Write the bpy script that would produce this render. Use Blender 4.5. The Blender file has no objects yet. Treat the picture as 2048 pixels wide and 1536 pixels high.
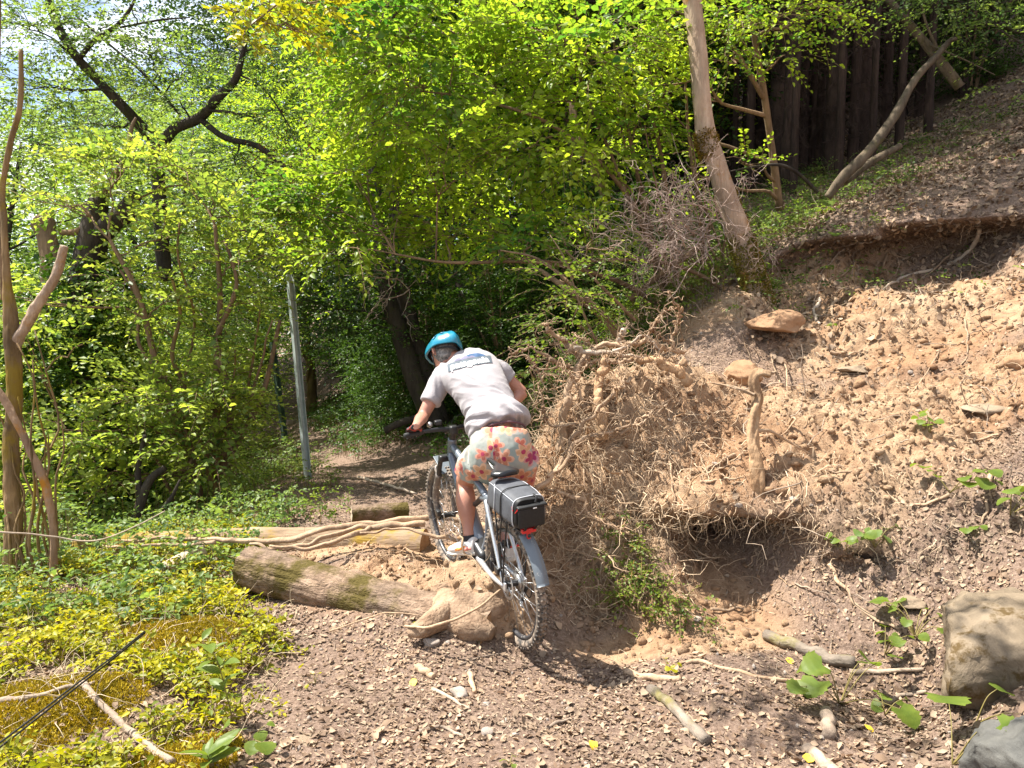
import bpy, bmesh, math, random
import numpy as np
from mathutils import Vector, Matrix
from mathutils.bvhtree import BVHTree
R_ = math.radians
scene = bpy.context.scene
COL = scene.collection
rng = np.random.default_rng(7)
random.seed(7)

# ------------------------------------------------------------------ camera, sky, sun, exposure
FPX, CAMZ, PITCH = 1500.0, 1.85, R_(5.5)
cam_data = bpy.data.cameras.new('camera'); cam = bpy.data.objects.new('camera', cam_data); COL.objects.link(cam)
cam_data.sensor_width = 36.0; cam_data.lens = 36.0*FPX/2048.0
cam_data.clip_start = 0.05; cam_data.clip_end = 3000
cam.location = (0, 0, CAMZ); cam.rotation_euler = (math.pi/2-PITCH, 0, 0)
scene.camera = cam

SUN_DIR = Vector((-0.46, 0.13, 0.88)).normalized()      # towards the sun
world = bpy.data.worlds.new('World'); scene.world = world; world.use_nodes = True
nt = world.node_tree
sky = nt.nodes.new('ShaderNodeTexSky'); sky.sky_type = 'NISHITA'; sky.sun_disc = False
sky.sun_elevation = math.asin(SUN_DIR.z)
sky.sun_rotation = math.atan2(SUN_DIR.x, SUN_DIR.y) % (2*math.pi)
sky.altitude = 300; sky.dust_density = 1.2
bg = nt.nodes['Background']; bg.inputs['Strength'].default_value = 0.075
tc = nt.nodes.new('ShaderNodeTexCoord'); cn = nt.nodes.new('ShaderNodeTexNoise')
cn.inputs['Scale'].default_value = 3.2; cn.inputs['Detail'].default_value = 7; cn.inputs['Roughness'].default_value = .6
cr = nt.nodes.new('ShaderNodeValToRGB'); cr.color_ramp.elements[0].position = .44; cr.color_ramp.elements[1].position = .60
mx = nt.nodes.new('ShaderNodeMix'); mx.data_type = 'RGBA'
mp = nt.nodes.new('ShaderNodeMapping'); mp.inputs['Scale'].default_value = (1, 1, 2.2)
nt.links.new(tc.outputs['Generated'], mp.inputs[0]); nt.links.new(mp.outputs[0], cn.inputs['Vector'])
nt.links.new(cn.outputs['Fac'], cr.inputs[0]); nt.links.new(cr.outputs[0], mx.inputs[0])
nt.links.new(sky.outputs[0], mx.inputs[6]); mx.inputs[7].default_value = (9.5, 9.8, 10.2, 1)
nt.links.new(mx.outputs[2], bg.inputs['Color'])

sun_d = bpy.data.lights.new('sun', 'SUN'); sun_d.energy = 5.0; sun_d.angle = R_(0.5); sun_d.color = (1.0, 0.95, 0.86)
sun = bpy.data.objects.new('sun', sun_d); COL.objects.link(sun)
sun.rotation_euler = SUN_DIR.to_track_quat('Z', 'Y').to_euler()
sun.location = (-20, 10, 40)

scene.view_settings.view_transform = 'Standard'; scene.view_settings.look = 'None'
scene.view_settings.exposure = 1.5; scene.view_settings.gamma = 1.0
scene.view_settings.use_curve_mapping = False
scene.render.engine = 'CYCLES'
scene.cycles.max_bounces = 7; scene.cycles.diffuse_bounces = 3; scene.cycles.transmission_bounces = 5
scene.cycles.glossy_bounces = 2; scene.cycles.transparent_max_bounces = 6
scene.cycles.caustics_reflective = False; scene.cycles.caustics_refractive = False
scene.cycles.use_denoising = True
scene.cycles.sample_clamp_indirect = 6

# ------------------------------------------------------------------ maths helpers
CP, SP = math.cos(PITCH), math.sin(PITCH)
def W(px, py, d):
    """a world point seen at (px,py) of the 2048 wide photograph, d metres along the view axis"""
    u = (px-1024)/FPX*d; v = -(py-768)/FPX*d
    return np.array([u, d*CP + v*SP, CAMZ - d*SP + v*CP])
def proj(p):
    x, y, z = p[0], p[1], p[2]-CAMZ
    d = y*CP - z*SP; v = y*SP + z*CP
    return (1024+FPX*x/d, 768-FPX*v/d, d)
def hsh(ix, iy, iz, seed):
    h = (ix.astype(np.int64)*73856093) ^ (iy.astype(np.int64)*19349663) ^ (iz.astype(np.int64)*83492791) ^ (seed*2654435761 & 0x7fffffff)
    h = (h ^ (h >> 13)) * 1274126177 & 0x7fffffff
    h = (h ^ (h >> 16)) * 668265263 & 0x7fffffff
    return ((h >> 7) & 0xffff)/65535.0*2-1
def vnoise(x, y, z, seed=0):
    xi, yi, zi = np.floor(x), np.floor(y), np.floor(z)
    fx, fy, fz = x-xi, y-yi, z-zi
    fx, fy, fz = fx*fx*(3-2*fx), fy*fy*(3-2*fy), fz*fz*(3-2*fz)
    r = 0
    for a in (0, 1):
        for b in (0, 1):
            for c in (0, 1):
                r = r + hsh(xi+a, yi+b, zi+c, seed)*(fx if a else 1-fx)*(fy if b else 1-fy)*(fz if c else 1-fz)
    return r
def fbm(x, y, z, oct=4, seed=0, gain=.5, ridged=False):
    s = 0; a = 1; t = 0
    for o in range(oct):
        n = vnoise(x, y, z, seed+o*17)
        if ridged: n = 1-2*np.abs(n)
        s = s + a*n; t += a; a *= gain
        x, y, z = x*2.03+3.1, y*2.03+1.7, z*2.03+5.3
    return s/t
def sstep(a, b, x):
    t = np.clip((x-a)/(b-a), 0, 1); return t*t*(3-2*t)
def unit(v):
    return v/np.maximum(np.linalg.norm(v, axis=-1, keepdims=True), 1e-9)

# ------------------------------------------------------------------ object helpers
def mesh_np(name, V, F, mat=None, attrs=None, smooth=False):
    """V (n,3), F (m,3) or (m,4) or list of such arrays"""
    me = bpy.data.meshes.new(name)
    if not isinstance(F, list): F = [F]
    F = [f for f in F if len(f)]
    nl = sum(f.size for f in F); nf = sum(len(f) for f in F)
    me.vertices.add(len(V)); me.vertices.foreach_set('co', np.ascontiguousarray(V, dtype=np.float32).ravel())
    me.loops.add(nl); me.polygons.add(nf)
    me.loops.foreach_set('vertex_index', np.concatenate([f.ravel() for f in F]).astype(np.int32))
    sizes = np.concatenate([np.full(len(f), f.shape[1]) for f in F])
    starts = np.concatenate([[0], np.cumsum(sizes)[:-1]]).astype(np.int32)
    me.polygons.foreach_set('loop_start', starts)
    try: me.polygons.foreach_set('loop_total', sizes.astype(np.int32))
    except Exception: pass
    if smooth: me.polygons.foreach_set('use_smooth', np.ones(nf, dtype=bool))
    if mat is not None: me.materials.append(mat)
    for k, a in (attrs or {}).items():
        at = me.attributes.new(k, 'FLOAT', 'POINT'); at.data.foreach_set('value', np.ascontiguousarray(a, dtype=np.float32))
    me.update(calc_edges=True); me.validate()
    return me
def link(name, me, parent=None, **props):
    o = bpy.data.objects.new(name, me); COL.objects.link(o)
    if parent is not None: o.parent = parent
    for k, v in props.items():
        if v: o[k] = v
    return o
def tag(o, label=None, category=None, group=None, kind=None):
    for k, v in (('label', label), ('category', category), ('group', group), ('kind', kind)):
        if v: o[k] = v
    return o
def thing(name, label, category, loc=(0, 0, 0), group=None, rotz=0, kind=None):
    o = bpy.data.objects.new(name, None); COL.objects.link(o); o.location = tuple(loc); o.rotation_euler = (0, 0, rotz)
    o.empty_display_size = .1
    return tag(o, label, category, group, kind)
class Acc:
    """collects pieces of geometry for one mesh"""
    def __init__(s): s.V = []; s.T = []; s.Q = []; s.A = []; s.n = 0
    def add(s, V, F, tint=None):
        V = np.asarray(V, float).reshape(-1, 3)
        s.V.append(V)
        for f in (F if isinstance(F, list) else [F]):
            f = np.asarray(f, dtype=np.int64)
            if not f.size: continue
            (s.T if f.shape[1] == 3 else s.Q).append(f+s.n)
        s.A.append(np.full(len(V), .5) if tint is None else np.broadcast_to(tint, (len(V),)))
        s.n += len(V)
    def mesh(s, name, mat, smooth=False, origin=(0, 0, 0)):
        F = []
        if s.T: F.append(np.concatenate(s.T))
        if s.Q: F.append(np.concatenate(s.Q))
        return mesh_np(name, np.concatenate(s.V)-np.asarray(origin), F, mat, {'tint': np.concatenate(s.A)}, smooth)
    def obj(s, name, mat, parent=None, smooth=False, origin=(0, 0, 0), **p):
        o = link(name, s.mesh(name, mat, smooth, origin), parent, **p)
        if parent is None: o.location = tuple(origin)
        return o

def catmull(P, n):
    """resample polyline (k,dim) into n points, smooth"""
    P = np.asarray(P, float)
    if len(P) == 2: 
        t = np.linspace(0, 1, n)[:, None]; return P[0]*(1-t)+P[1]*t
    L = np.concatenate([[0], np.cumsum(np.linalg.norm(np.diff(P[:, :3], axis=0), axis=1)+1e-6)])
    Q = np.vstack([2*P[0]-P[1], P, 2*P[-1]-P[-2]])
    s = np.linspace(0, L[-1], n); k = np.clip(np.searchsorted(L, s, side='right')-1, 0, len(P)-2)
    t = ((s-L[k])/(L[k+1]-L[k]))[:, None]
    p0, p1, p2, p3 = Q[k], Q[k+1], Q[k+2], Q[k+3]
    return .5*((2*p1)+(-p0+p2)*t+(2*p0-5*p1+4*p2-p3)*t*t+(-p0+3*p1-3*p2+p3)*t**3)
def frames(P):
    """parallel transported frames for (k,n,3) polylines"""
    T = np.gradient(P, axis=1); T = unit(T)
    K, n, _ = P.shape
    N = np.zeros_like(P)
    ref = np.where(np.abs(T[:, 0, 2:3]) < .9, np.array([[0, 0, 1.]]), np.array([[1., 0, 0]]))
    v = unit(np.cross(T[:, 0], ref)); N[:, 0] = v
    for i in range(1, n):
        v = v-(v*T[:, i]).sum(-1, keepdims=True)*T[:, i]; v = unit(v); N[:, i] = v
    return T, N, np.cross(T, N)
def tubes(P, Rd, sides=6, rough=0, seed=0, cap=True, fr=14, aspect=1.0, flute=0):
    """P (k,n,3), Rd (k,n) -> V, [Q, T]"""
    P = np.asarray(P, float); Rd = np.asarray(Rd, float)
    if P.ndim == 2: P = P[None]; Rd = Rd[None]
    K, n, _ = P.shape
    T, N, B = frames(P)
    a = np.linspace(0, 2*np.pi, sides, endpoint=False)
    ca, sa = np.cos(a)[None, None, :, None], np.sin(a)[None, None, :, None]*aspect
    D = N[:, :, None]*ca + B[:, :, None]*sa
    r = Rd[:, :, None, None]
    V = P[:, :, None]+D*r
    if flute:
        s_ = np.linspace(0, n/9, n)[None, :, None]; th_ = a[None, None]
        V = V+D*r*flute*(np.cos(2*th_+2.5*np.sin(s_*1.1+seed))*.6+np.cos(3*th_-s_*.9+seed)*.45+.35*np.cos(5*th_+2*np.sin(s_*2.3)))[..., None]
    if rough:
        nz = fbm(V[..., 0]*fr, V[..., 1]*fr, V[..., 2]*fr, 3, seed)[..., None]
        V = V+D*r*rough*nz
    idx = np.arange(K*n*sides).reshape(K, n, sides)
    q = np.stack([idx[:, :-1], np.roll(idx[:, :-1], -1, 2), np.roll(idx[:, 1:], -1, 2), idx[:, 1:]], -1).reshape(-1, 4)
    V = V.reshape(-1, 3); Tt = np.zeros((0, 3), int)
    if cap:
        c0 = P[:, 0]; c1 = P[:, -1]
        base = len(V); V = np.concatenate([V, c0, c1])
        i0 = base+np.arange(K)[:, None]; i1 = base+K+np.arange(K)[:, None]
        r0 = idx[:, 0]; r1 = idx[:, -1]
        t0 = np.stack([np.broadcast_to(i0, r0.shape), np.roll(r0, -1, 1), r0], -1).reshape(-1, 3)
        t1 = np.stack([np.broadcast_to(i1, r1.shape), r1, np.roll(r1, -1, 1)], -1).reshape(-1, 3)
        Tt = np.concatenate([t0, t1])
    return V, [q, Tt]
def add_tube(acc, pts, radii, n=None, sides=8, rough=0, seed=0, tint=None, fr=14, aspect=1.0, flute=0):
    pts = np.asarray(pts, float); radii = np.asarray(radii, float)
    if radii.ndim == 0: radii = np.full(len(pts), float(radii))
    n = n or max(6, len(pts)*3)
    PR = catmull(np.c_[pts, radii], n)
    V, F = tubes(PR[:, :3], np.maximum(PR[:, 3], .0006), sides, rough, seed, fr=fr, aspect=aspect, flute=flute)
    acc.add(V, F, tint)

# ------------------------------------------------------------------ materials
def mat(name):
    m = bpy.data.materials.new(name); m.use_nodes = True
    n = m.node_tree.nodes; l = m.node_tree.links
    return m, n, l, n['Principled BSDF']
def ramp(n, stops):
    r = n.new('ShaderNodeValToRGB'); e = r.color_ramp.elements
    while len(e) < len(stops): e.new(.5)
    for i, (p, c) in enumerate(stops): e[i].position = p; e[i].color = (*c, 1)
    return r
def noise_node(n, l, scale, detail=5, rough=.6, coord='Object', stretch=None, dist=0):
    t = n.new('ShaderNodeTexCoord'); x = n.new('ShaderNodeTexNoise')
    x.inputs['Scale'].default_value = scale; x.inputs['Detail'].default_value = detail; x.inputs['Roughness'].default_value = rough
    x.inputs['Distortion'].default_value = dist
    if stretch:
        m_ = n.new('ShaderNodeMapping'); m_.inputs['Scale'].default_value = stretch
        l.new(t.outputs[coord], m_.inputs[0]); l.new(m_.outputs[0], x.inputs['Vector'])
    else: l.new(t.outputs[coord], x.inputs['Vector'])
    return x
def bump(n, l, b, src, strength, dist=.01, prev=None):
    k = n.new('ShaderNodeBump'); k.inputs['Strength'].default_value = strength; k.inputs['Distance'].default_value = dist
    l.new(src, k.inputs['Height'])
    if prev is not None: l.new(prev, k.inputs['Normal'])
    l.new(k.outputs[0], b.inputs['Normal']); return k.outputs[0]
def mixc(n, l, fac, a, b_):
    m_ = n.new('ShaderNodeMix'); m_.data_type = 'RGBA'
    for s, v in ((0, fac), (6, a), (7, b_)):
        if isinstance(v, (int, float)): m_.inputs[s].default_value = v
        elif isinstance(v, tuple): m_.inputs[s].default_value = (*v, 1)
        else: l.new(v, m_.inputs[s])
    return m_.outputs[2]
def attr(n, name):
    a = n.new('ShaderNodeAttribute'); a.attribute_name = name; return a.outputs['Fac']
def simple(name, col, rough=.6, metal=0, noise=0, nscale=40, bumpv=0, spec=.4, coat=0):
    m_, n, l, b = mat(name)
    b.inputs['Roughness'].default_value = rough; b.inputs['Metallic'].default_value = metal
    b.inputs['Specular IOR Level'].default_value = spec
    b.inputs['Coat Weight'].default_value = coat
    x = noise_node(n, l, nscale, 4)
    lo = tuple(c*(1-noise) for c in col); hi = tuple(min(1, c*(1+noise)) for c in col)
    r = ramp(n, [(.3, lo), (.7, hi)]); l.new(x.outputs['Fac'], r.inputs[0]); l.new(r.outputs[0], b.inputs['Base Color'])
    if bumpv: bump(n, l, b, x.outputs['Fac'], bumpv, .004)
    return m_
def leaf_mat(name, dark, light, trans_boost=1.0, trans_col=None, tmix=.45, rough=.45):
    """leaf: colour by the leaf's own tint value; light passes through"""
    m_, n, l, b = mat(name)
    r = ramp(n, [(0, dark), (1, light)]); l.new(attr(n, 'tint'), r.inputs[0])
    x = noise_node(n, l, 1.3, 2); r2 = ramp(n, [(.3, (.75, .8, .8)), (.7, (1.15, 1.1, 1.0))]); l.new(x.outputs['Fac'], r2.inputs[0])
    mm = n.new('ShaderNodeMix'); mm.data_type = 'RGBA'; mm.blend_type = 'MULTIPLY'; mm.inputs[0].default_value = 1
    l.new(r.outputs[0], mm.inputs[6]); l.new(r2.outputs[0], mm.inputs[7])
    l.new(mm.outputs[2], b.inputs['Base Color']); b.inputs['Roughness'].default_value = rough
    b.inputs['Specular IOR Level'].default_value = .3
    tr = n.new('ShaderNodeBsdfTranslucent')
    tc_ = trans_col or (1.15, 1.12, .55)
    m2 = n.new('ShaderNodeMix'); m2.data_type = 'RGBA'; m2.blend_type = 'MULTIPLY'; m2.inputs[0].default_value = 1; m2.clamp_result = False
    l.new(mm.outputs[2], m2.inputs[6]); m2.inputs[7].default_value = tuple(c*trans_boost for c in tc_)+(1,)
    l.new(m2.outputs[2], tr.inputs['Color'])
    ms = n.new('ShaderNodeMixShader'); ms.inputs[0].default_value = tmix
    l.new(b.outputs[0], ms.inputs[1]); l.new(tr.outputs[0], ms.inputs[2])
    l.new(ms.outputs[0], n['Material Output'].inputs['Surface'])
    return m_
def bark_mat(name, c1, c2, moss=None, moss_amt=.5, scale=9, stretch=(1, 1, .18), b_str=.8):
    m_, n, l, b = mat(name)
    x = noise_node(n, l, scale, 8, .7, stretch=stretch)
    r = ramp(n, [(.3, c1), (.72, c2)]); l.new(x.outputs['Fac'], r.inputs[0]); col = r.outputs[0]
    y = noise_node(n, l, 2.2, 3, .6); rr = ramp(n, [(.35, (.7, .7, .7)), (.65, (1.15, 1.1, 1.05))]); l.new(y.outputs['Fac'], rr.inputs[0])
    mm = n.new('ShaderNodeMix'); mm.data_type = 'RGBA'; mm.blend_type = 'MULTIPLY'; mm.inputs[0].default_value = 1
    l.new(col, mm.inputs[6]); l.new(rr.outputs[0], mm.inputs[7]); col = mm.outputs[2]
    if moss:
        z = noise_node(n, l, 3.5, 6, .65); g = ramp(n, [(moss_amt, (0, 0, 0)), (moss_amt+.12, (1, 1, 1))]); l.new(z.outputs['Fac'], g.inputs[0])
        col = mixc(n, l, g.outputs[0], col, moss)
    l.new(col, b.inputs['Base Color']); b.inputs['Roughness'].default_value = .9; b.inputs['Specular IOR Level'].default_value = .15
    v = n.new('ShaderNodeTexVoronoi'); v.feature = 'DISTANCE_TO_EDGE'; v.inputs['Scale'].default_value = scale*3
    t_ = n.new('ShaderNodeTexCoord'); m3 = n.new('ShaderNodeMapping'); m3.inputs['Scale'].default_value = stretch
    l.new(t_.outputs['Object'], m3.inputs[0]); l.new(m3.outputs[0], v.inputs['Vector'])
    p = bump(n, l, b, v.outputs['Distance'], b_str*.6, .02)
    bump(n, l, b, x.outputs['Fac'], b_str, .02, p)
    return m_
def child(t, o):
    o.parent = t; o.matrix_parent_inverse = Matrix.Translation(t.location).inverted(); return o
# ------------------------------------------------------------------ terrain
ctrl = []
def c3(*a): ctrl.append(a)
def cw(px, py, d): ctrl.append(tuple(W(px, py, d)))
# near path, flat (a little higher towards the camera)
for x in (-1.6, -.8, 0, .8, 1.5):
    for y, z in ((-1, .15), (1.2, .1), (2.6, .02), (3.4, -.03)): c3(x, y, z)
c3(.05, 4.1, -.06); c3(-.9, 4.1, -.05); c3(-.7, 3.8, -.05); c3(-1.8, 4.3, -.04); c3(.9, 4.05, -.03); c3(1.4, 3.9, .0)
c3(-2.6, 3.2, .05); c3(-2.6, 4.2, -.02); c3(-3.2, 2.6, .1); c3(-3.6, 5.3, -.1); c3(-2.4, 5.2, -.05)
# dirt dammed behind the log, ridge beneath the front wheel
c3(-.35, 4.6, .2); c3(.0, 4.42, .14); c3(-.9, 4.75, .12); c3(.2, 4.6, .08); c3(-.5, 5.1, .05); c3(-1.0, 5.25, .14); c3(-1.6, 5.2, .0); c3(-.1, 5.2, .15)
c3(-1.0, 5.8, .06); c3(-.4, 5.9, .05)
# path beyond
c3(-.9, 7, -.02); c3(-1.4, 8.5, -.1); c3(-2.0, 10, -.3); c3(-2.9, 12.5, -.6); c3(-3.7, 15, -.9); c3(-5.4, 20, -1.65); c3(-8.4, 26, -2.3); c3(-14, 30, -2.9)
c3(-2.7, 8.5, -.15); c3(-3.0, 10, -.35); c3(-2.1, 7, -.02); c3(-5.2, 15, -1.0); c3(-7, 20, -1.7)
# left bank falls away
c3(-5, 4, -.7); c3(-5.2, 6.5, -1.0); c3(-4.0, 8.5, -.8); c3(-6.5, 9, -2.2); c3(-8, 14, -3); c3(-10, 8, -4.2); c3(-12, 20, -5); c3(-20, 15, -9); c3(-18, 2, -8); c3(-25, 35, -9); c3(-6, 1, -1.2)
# root mound and torn bank
cw(1210, 1235, 4.75); cw(1130, 1130, 4.95); cw(1125, 1000, 5.15); cw(1135, 860, 5.35); cw(1180, 780, 5.6); cw(1280, 760, 5.7); cw(1400, 770, 5.8); cw(1300, 900, 5.3); cw(1250, 1050, 5.0)
cw(1400, 960, 5.0); cw(1500, 1010, 4.75); cw(1400, 1025, 4.72); cw(1600, 1030, 4.6); cw(1320, 1060, 4.8)
cw(1330, 1245, 4.5); cw(1450, 1245, 4.45); cw(1560, 1245, 4.4); cw(1700, 1330, 4.0); cw(1830, 1420, 3.6); cw(1640, 1110, 4.45)
cw(1700, 1180, 4.25); cw(1800, 1100, 4.3); cw(1700, 900, 5.0); cw(1560, 850, 5.3); cw(1900, 1000, 4.3); cw(2048, 1100, 3.8); cw(2048, 850, 4.7); cw(1950, 1230, 3.7); cw(2048, 1300, 3.3); cw(2150, 1400, 2.9)
cw(1450, 780, 6.0); cw(1700, 790, 6.1); cw(1900, 700, 6.2); cw(2048, 600, 6.3); cw(1800, 600, 6.9); cw(1620, 640, 7.1); cw(1500, 700, 6.8); cw(1560, 560, 7.7); cw(1700, 565, 7.35); cw(1850, 570, 7.15); cw(1950, 555, 7.0); cw(2048, 535, 6.95); cw(1640, 545, 7.6)
cw(1650, 470, 8.1); cw(1800, 440, 7.9); cw(1950, 430, 7.6); cw(2048, 400, 7.6); cw(1700, 400, 9.6); cw(1500, 440, 11); cw(2048, 160, 13); cw(2048, 280, 10); cw(1760, 250, 15); cw(1500, 330, 17); cw(1880, 330, 10)
cw(1300, 600, 9.2); cw(1400, 560, 9.4); c3(.55, 9.3, .9); c3(-.6, 9, .1); c3(-.6, 11, .2); c3(.2, 7, .25); c3(.6, 6.4, .6); c3(1.3, 6.6, 1.3); c3(2.0, 7.5, 1.9); c3(1.4, 8, 1.4)
c3(1.5, 14, 2.5); c3(-1.5, 16, .6); c3(5, 22, 6.5); c3(-1, 22, 3); c3(12, 15, 8.5); c3(10, 5, 6.5); c3(6, 0, 2.8); c3(15, 0, 9); c3(14, 30, 13); c3(3, 35, 8); c3(-4, 30, 1); c3(6.5, 6, 4.2); c3(3.4, 2, 1.2); c3(25, 15, 17)
c3(2.2, .5, .55); c3(25, 50, 22); c3(-10, 50, 2); c3(-35, 60, -10); c3(30, -15, 17); c3(-30, -15, -12); c3(0, -15, 1)
CT = np.array(ctrl)
def tps_fit(P, z, lam=.004):
    n = len(P); D = np.linalg.norm(P[:, None]-P[None], axis=-1)
    K = D**2*np.log(D+1e-9)+lam*np.eye(n); Q = np.c_[np.ones(n), P]
    A = np.block([[K, Q], [Q.T, np.zeros((3, 3))]])
    return np.linalg.solve(A, np.r_[z, 0, 0, 0])
TW = tps_fit(CT[:, :2], CT[:, 2])
def base_h(x, y):
    sh = x.shape; x = x.ravel(); y = y.ravel(); out = np.zeros(len(x))
    xc = np.clip(x, -38, 32); yc = np.clip(y, -16, 60)
    for s in range(0, len(x), 20000):
        P = np.c_[xc[s:s+20000], yc[s:s+20000]]
        D2 = ((P[:, None]-CT[None, :, :2])**2).sum(-1)
        out[s:s+20000] = (.5*D2*np.log(D2+1e-12))@TW[:-3]+TW[-3]+P@TW[-2:]
    # beyond the modelled part: hill on the right, lower ground on the left
    out += np.clip(x-32, 0, 400)*.25 + np.clip(-38-x, 0, 400)*-.04 + np.clip(y-60, 0, 400)*.08
    return out.reshape(sh)
def nonuni(a, b, step, lo, hi, g=1.09):
    v = list(np.arange(a, b, step)); s = step; x = v[-1]
    while x < hi: s *= g; x += s; v.append(x)
    s = step; x = a; w = []
    while x > lo: s *= g; x -= s; w.append(x)
    return np.array(w[::-1]+v)
GX = nonuni(-3.3, 4.2, .02, -400, 400); GY = nonuni(2.7, 7.9, .02, -60, 500)
X, Y = np.meshgrid(GX, GY); H = base_h(X, Y)
def blob(x, y, cx, cy, rx, ry, rot=0):
    c, s = math.cos(rot), math.sin(rot); dx = x-cx; dy = y-cy
    return np.exp(-(((dx*c+dy*s)/rx)**2+((-dx*s+dy*c)/ry)**2))
# surface kinds: bare dirt / leaf litter / moss
wob = fbm(X*1.3, Y*1.3, X*0, 4, 5)*.5
dirt = np.maximum.reduce([blob(X, Y, .9, 5.2, 1.15, .95), blob(X, Y, 2.5, 5.3, 1.9, 1.1), blob(X, Y, -.5, 4.75, 1.0, .45), blob(X, Y, -.9, 5.5, .9, .35), blob(X, Y, 1.0, 4.2, .7, .3), blob(X, Y, -.2, 4.35, .4, .24),
                          blob(X, Y, 3.6, 6.6, 1.5, .8), .9*blob(X, Y, 3.0, 7.4, 1.6, .5)])
dirt = sstep(.30, .62, dirt+wob*.35)
moss = sstep(.35, .75, np.maximum.reduce([blob(X, Y, -1.9, 4.1, .45, .3), blob(X, Y, -2.1, 3.3, .5, .4), blob(X, Y, -1.35, 2.9, .3, .25), blob(X, Y, -2.6, 3.0, .6, .5)])+wob*.5)
detail_w = sstep(30, 8, np.hypot(X, Y))
# mossy hummocks at the lower left
H = H+.10*blob(X, Y, -1.85, 4.15, .42, .25)+.13*blob(X, Y, -2.0, 3.35, .4, .25, .3)+.05*blob(X, Y, -1.2, 3.0, .25, .2)
H = H+.10*blob(X, Y, -.22, 4.42, .22, .14)+.17*blob(X, Y, -.125, 4.27, .12, .10)+.05*blob(X, Y, -.45, 4.50, .3, .12)+.05*blob(X, Y, .1, 4.5, .2, .12)
bank = sstep(.25, .6, np.maximum.reduce([blob(X, Y, 1.2, 5.2, 1.5, .9), blob(X, Y, 2.8, 5.0, 1.5, 1.3), blob(X, Y, 3.6, 7.1, 1.6, .7), .8*blob(X, Y, -.4, 4.9, .9, .5)]))
n1 = fbm(X*2.1, Y*2.1, H*2.1, 4, 11); n2 = fbm(X*7, Y*7, H*7, 3, 23, ridged=True); n3 = fbm(X*21, Y*21, H*21, 3, 31, gain=.6); n4 = fbm(X*45, Y*45, H*45, 2, 35)
H = H + detail_w*(n1*(.02+.16*bank) + n2*(.008+.095*bank) + n3*(.007+.036*bank) + n4*(.003+.012*bank))
H += fbm(X*.4, Y*.4, X*0, 3, 41)*.3*sstep(9, 16, np.hypot(X, Y))
# ruts and steps on the path beyond
H += .03*np.sin(Y*5+fbm(X*2, Y*2, X*0, 3, 9)*4)*blob(X, Y, -1.5, 8.5, 1.2, 2.5)
VX, VY, VZ = X.copy(), Y.copy(), H.copy()
# hollows scooped out beneath the lips of the torn bank (real overhangs)
def scoop(cx, wx, y0, amt, zlip, zsoft, zfloor):
    global VY
    wmask = np.exp(-((X-cx)/wx)**4)*sstep(y0-.35, y0, Y)*sstep(y0+1.3, y0+.5, Y)
    VY = VY+amt*wmask*(1-sstep(zlip-zsoft, zlip, VZ))
scoop(1.46, .36, 4.50, .85, .58, .14, 0)
scoop(.95, .20, 4.6, .22, .62, .2, 0)
scoop(2.0, .16, 4.30, .35, .48, .14, 0)
scoop(3.35, .75, 7.15, .8, 2.66, .10, 2)
scoop(4.75, .85, 6.95, 1.1, 2.80, .12, 2)
ny, nx = X.shape
TV = np.stack([VX, VY, VZ], -1).reshape(-1, 3)
ii = np.arange(ny*nx).reshape(ny, nx)
TQ = np.stack([ii[:-1, :-1], ii[:-1, 1:], ii[1:, 1:], ii[1:, :-1]], -1).reshape(-1, 4)

m_ground, n, l, b = mat('forest_floor')
a_d, a_m = attr(n, 'dirt'), attr(n, 'moss')
nz1 = noise_node(n, l, 9, 9, .7); nz2 = noise_node(n, l, 55, 6, .7); nz3 = noise_node(n, l, 1.1, 3, .5)
r1 = ramp(n, [(.30, (.09, .06, .045)), (.5, (.21, .145, .108)), (.72, (.36, .265, .205))]); l.new(nz2.outputs['Fac'], r1.inputs[0])
r2 = ramp(n, [(.28, (.20, .12, .075)), (.5, (.38, .265, .17)), (.75, (.49, .37, .255))]); l.new(nz1.outputs['Fac'], r2.inputs[0])
r2b = ramp(n, [(.35, (.80, .68, .60)), (.65, (1.05, 1.03, 1.0))]); l.new(nz3.outputs['Fac'], r2b.inputs[0])
mm = n.new('ShaderNodeMix'); mm.data_type = 'RGBA'; mm.blend_type = 'MULTIPLY'; mm.inputs[0].default_value = 1
l.new(r2.outputs[0], mm.inputs[6]); l.new(r2b.outputs[0], mm.inputs[7])
r3 = ramp(n, [(.3, (.08, .07, .012)), (.7, (.38, .28, .03))]); l.new(nz2.outputs['Fac'], r3.inputs[0])
cc = mixc(n, l, a_d, r1.outputs[0], mm.outputs[2]); cc = mixc(n, l, a_m, cc, r3.outputs[0])
l.new(cc, b.inputs['Base Color']); b.inputs['Roughness'].default_value = .95; b.inputs['Specular IOR Level'].default_value = .1
p1 = bump(n, l, b, nz1.outputs['Fac'], .6, .04); bump(n, l, b, nz2.outputs['Fac'], .9, .02, p1)
ter = mesh_np('ground', TV, TQ, m_ground, {'dirt': dirt.ravel(), 'moss': moss.ravel()}, smooth=True)
ground = link('ground', ter, kind='structure')
TV32 = TV
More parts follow.
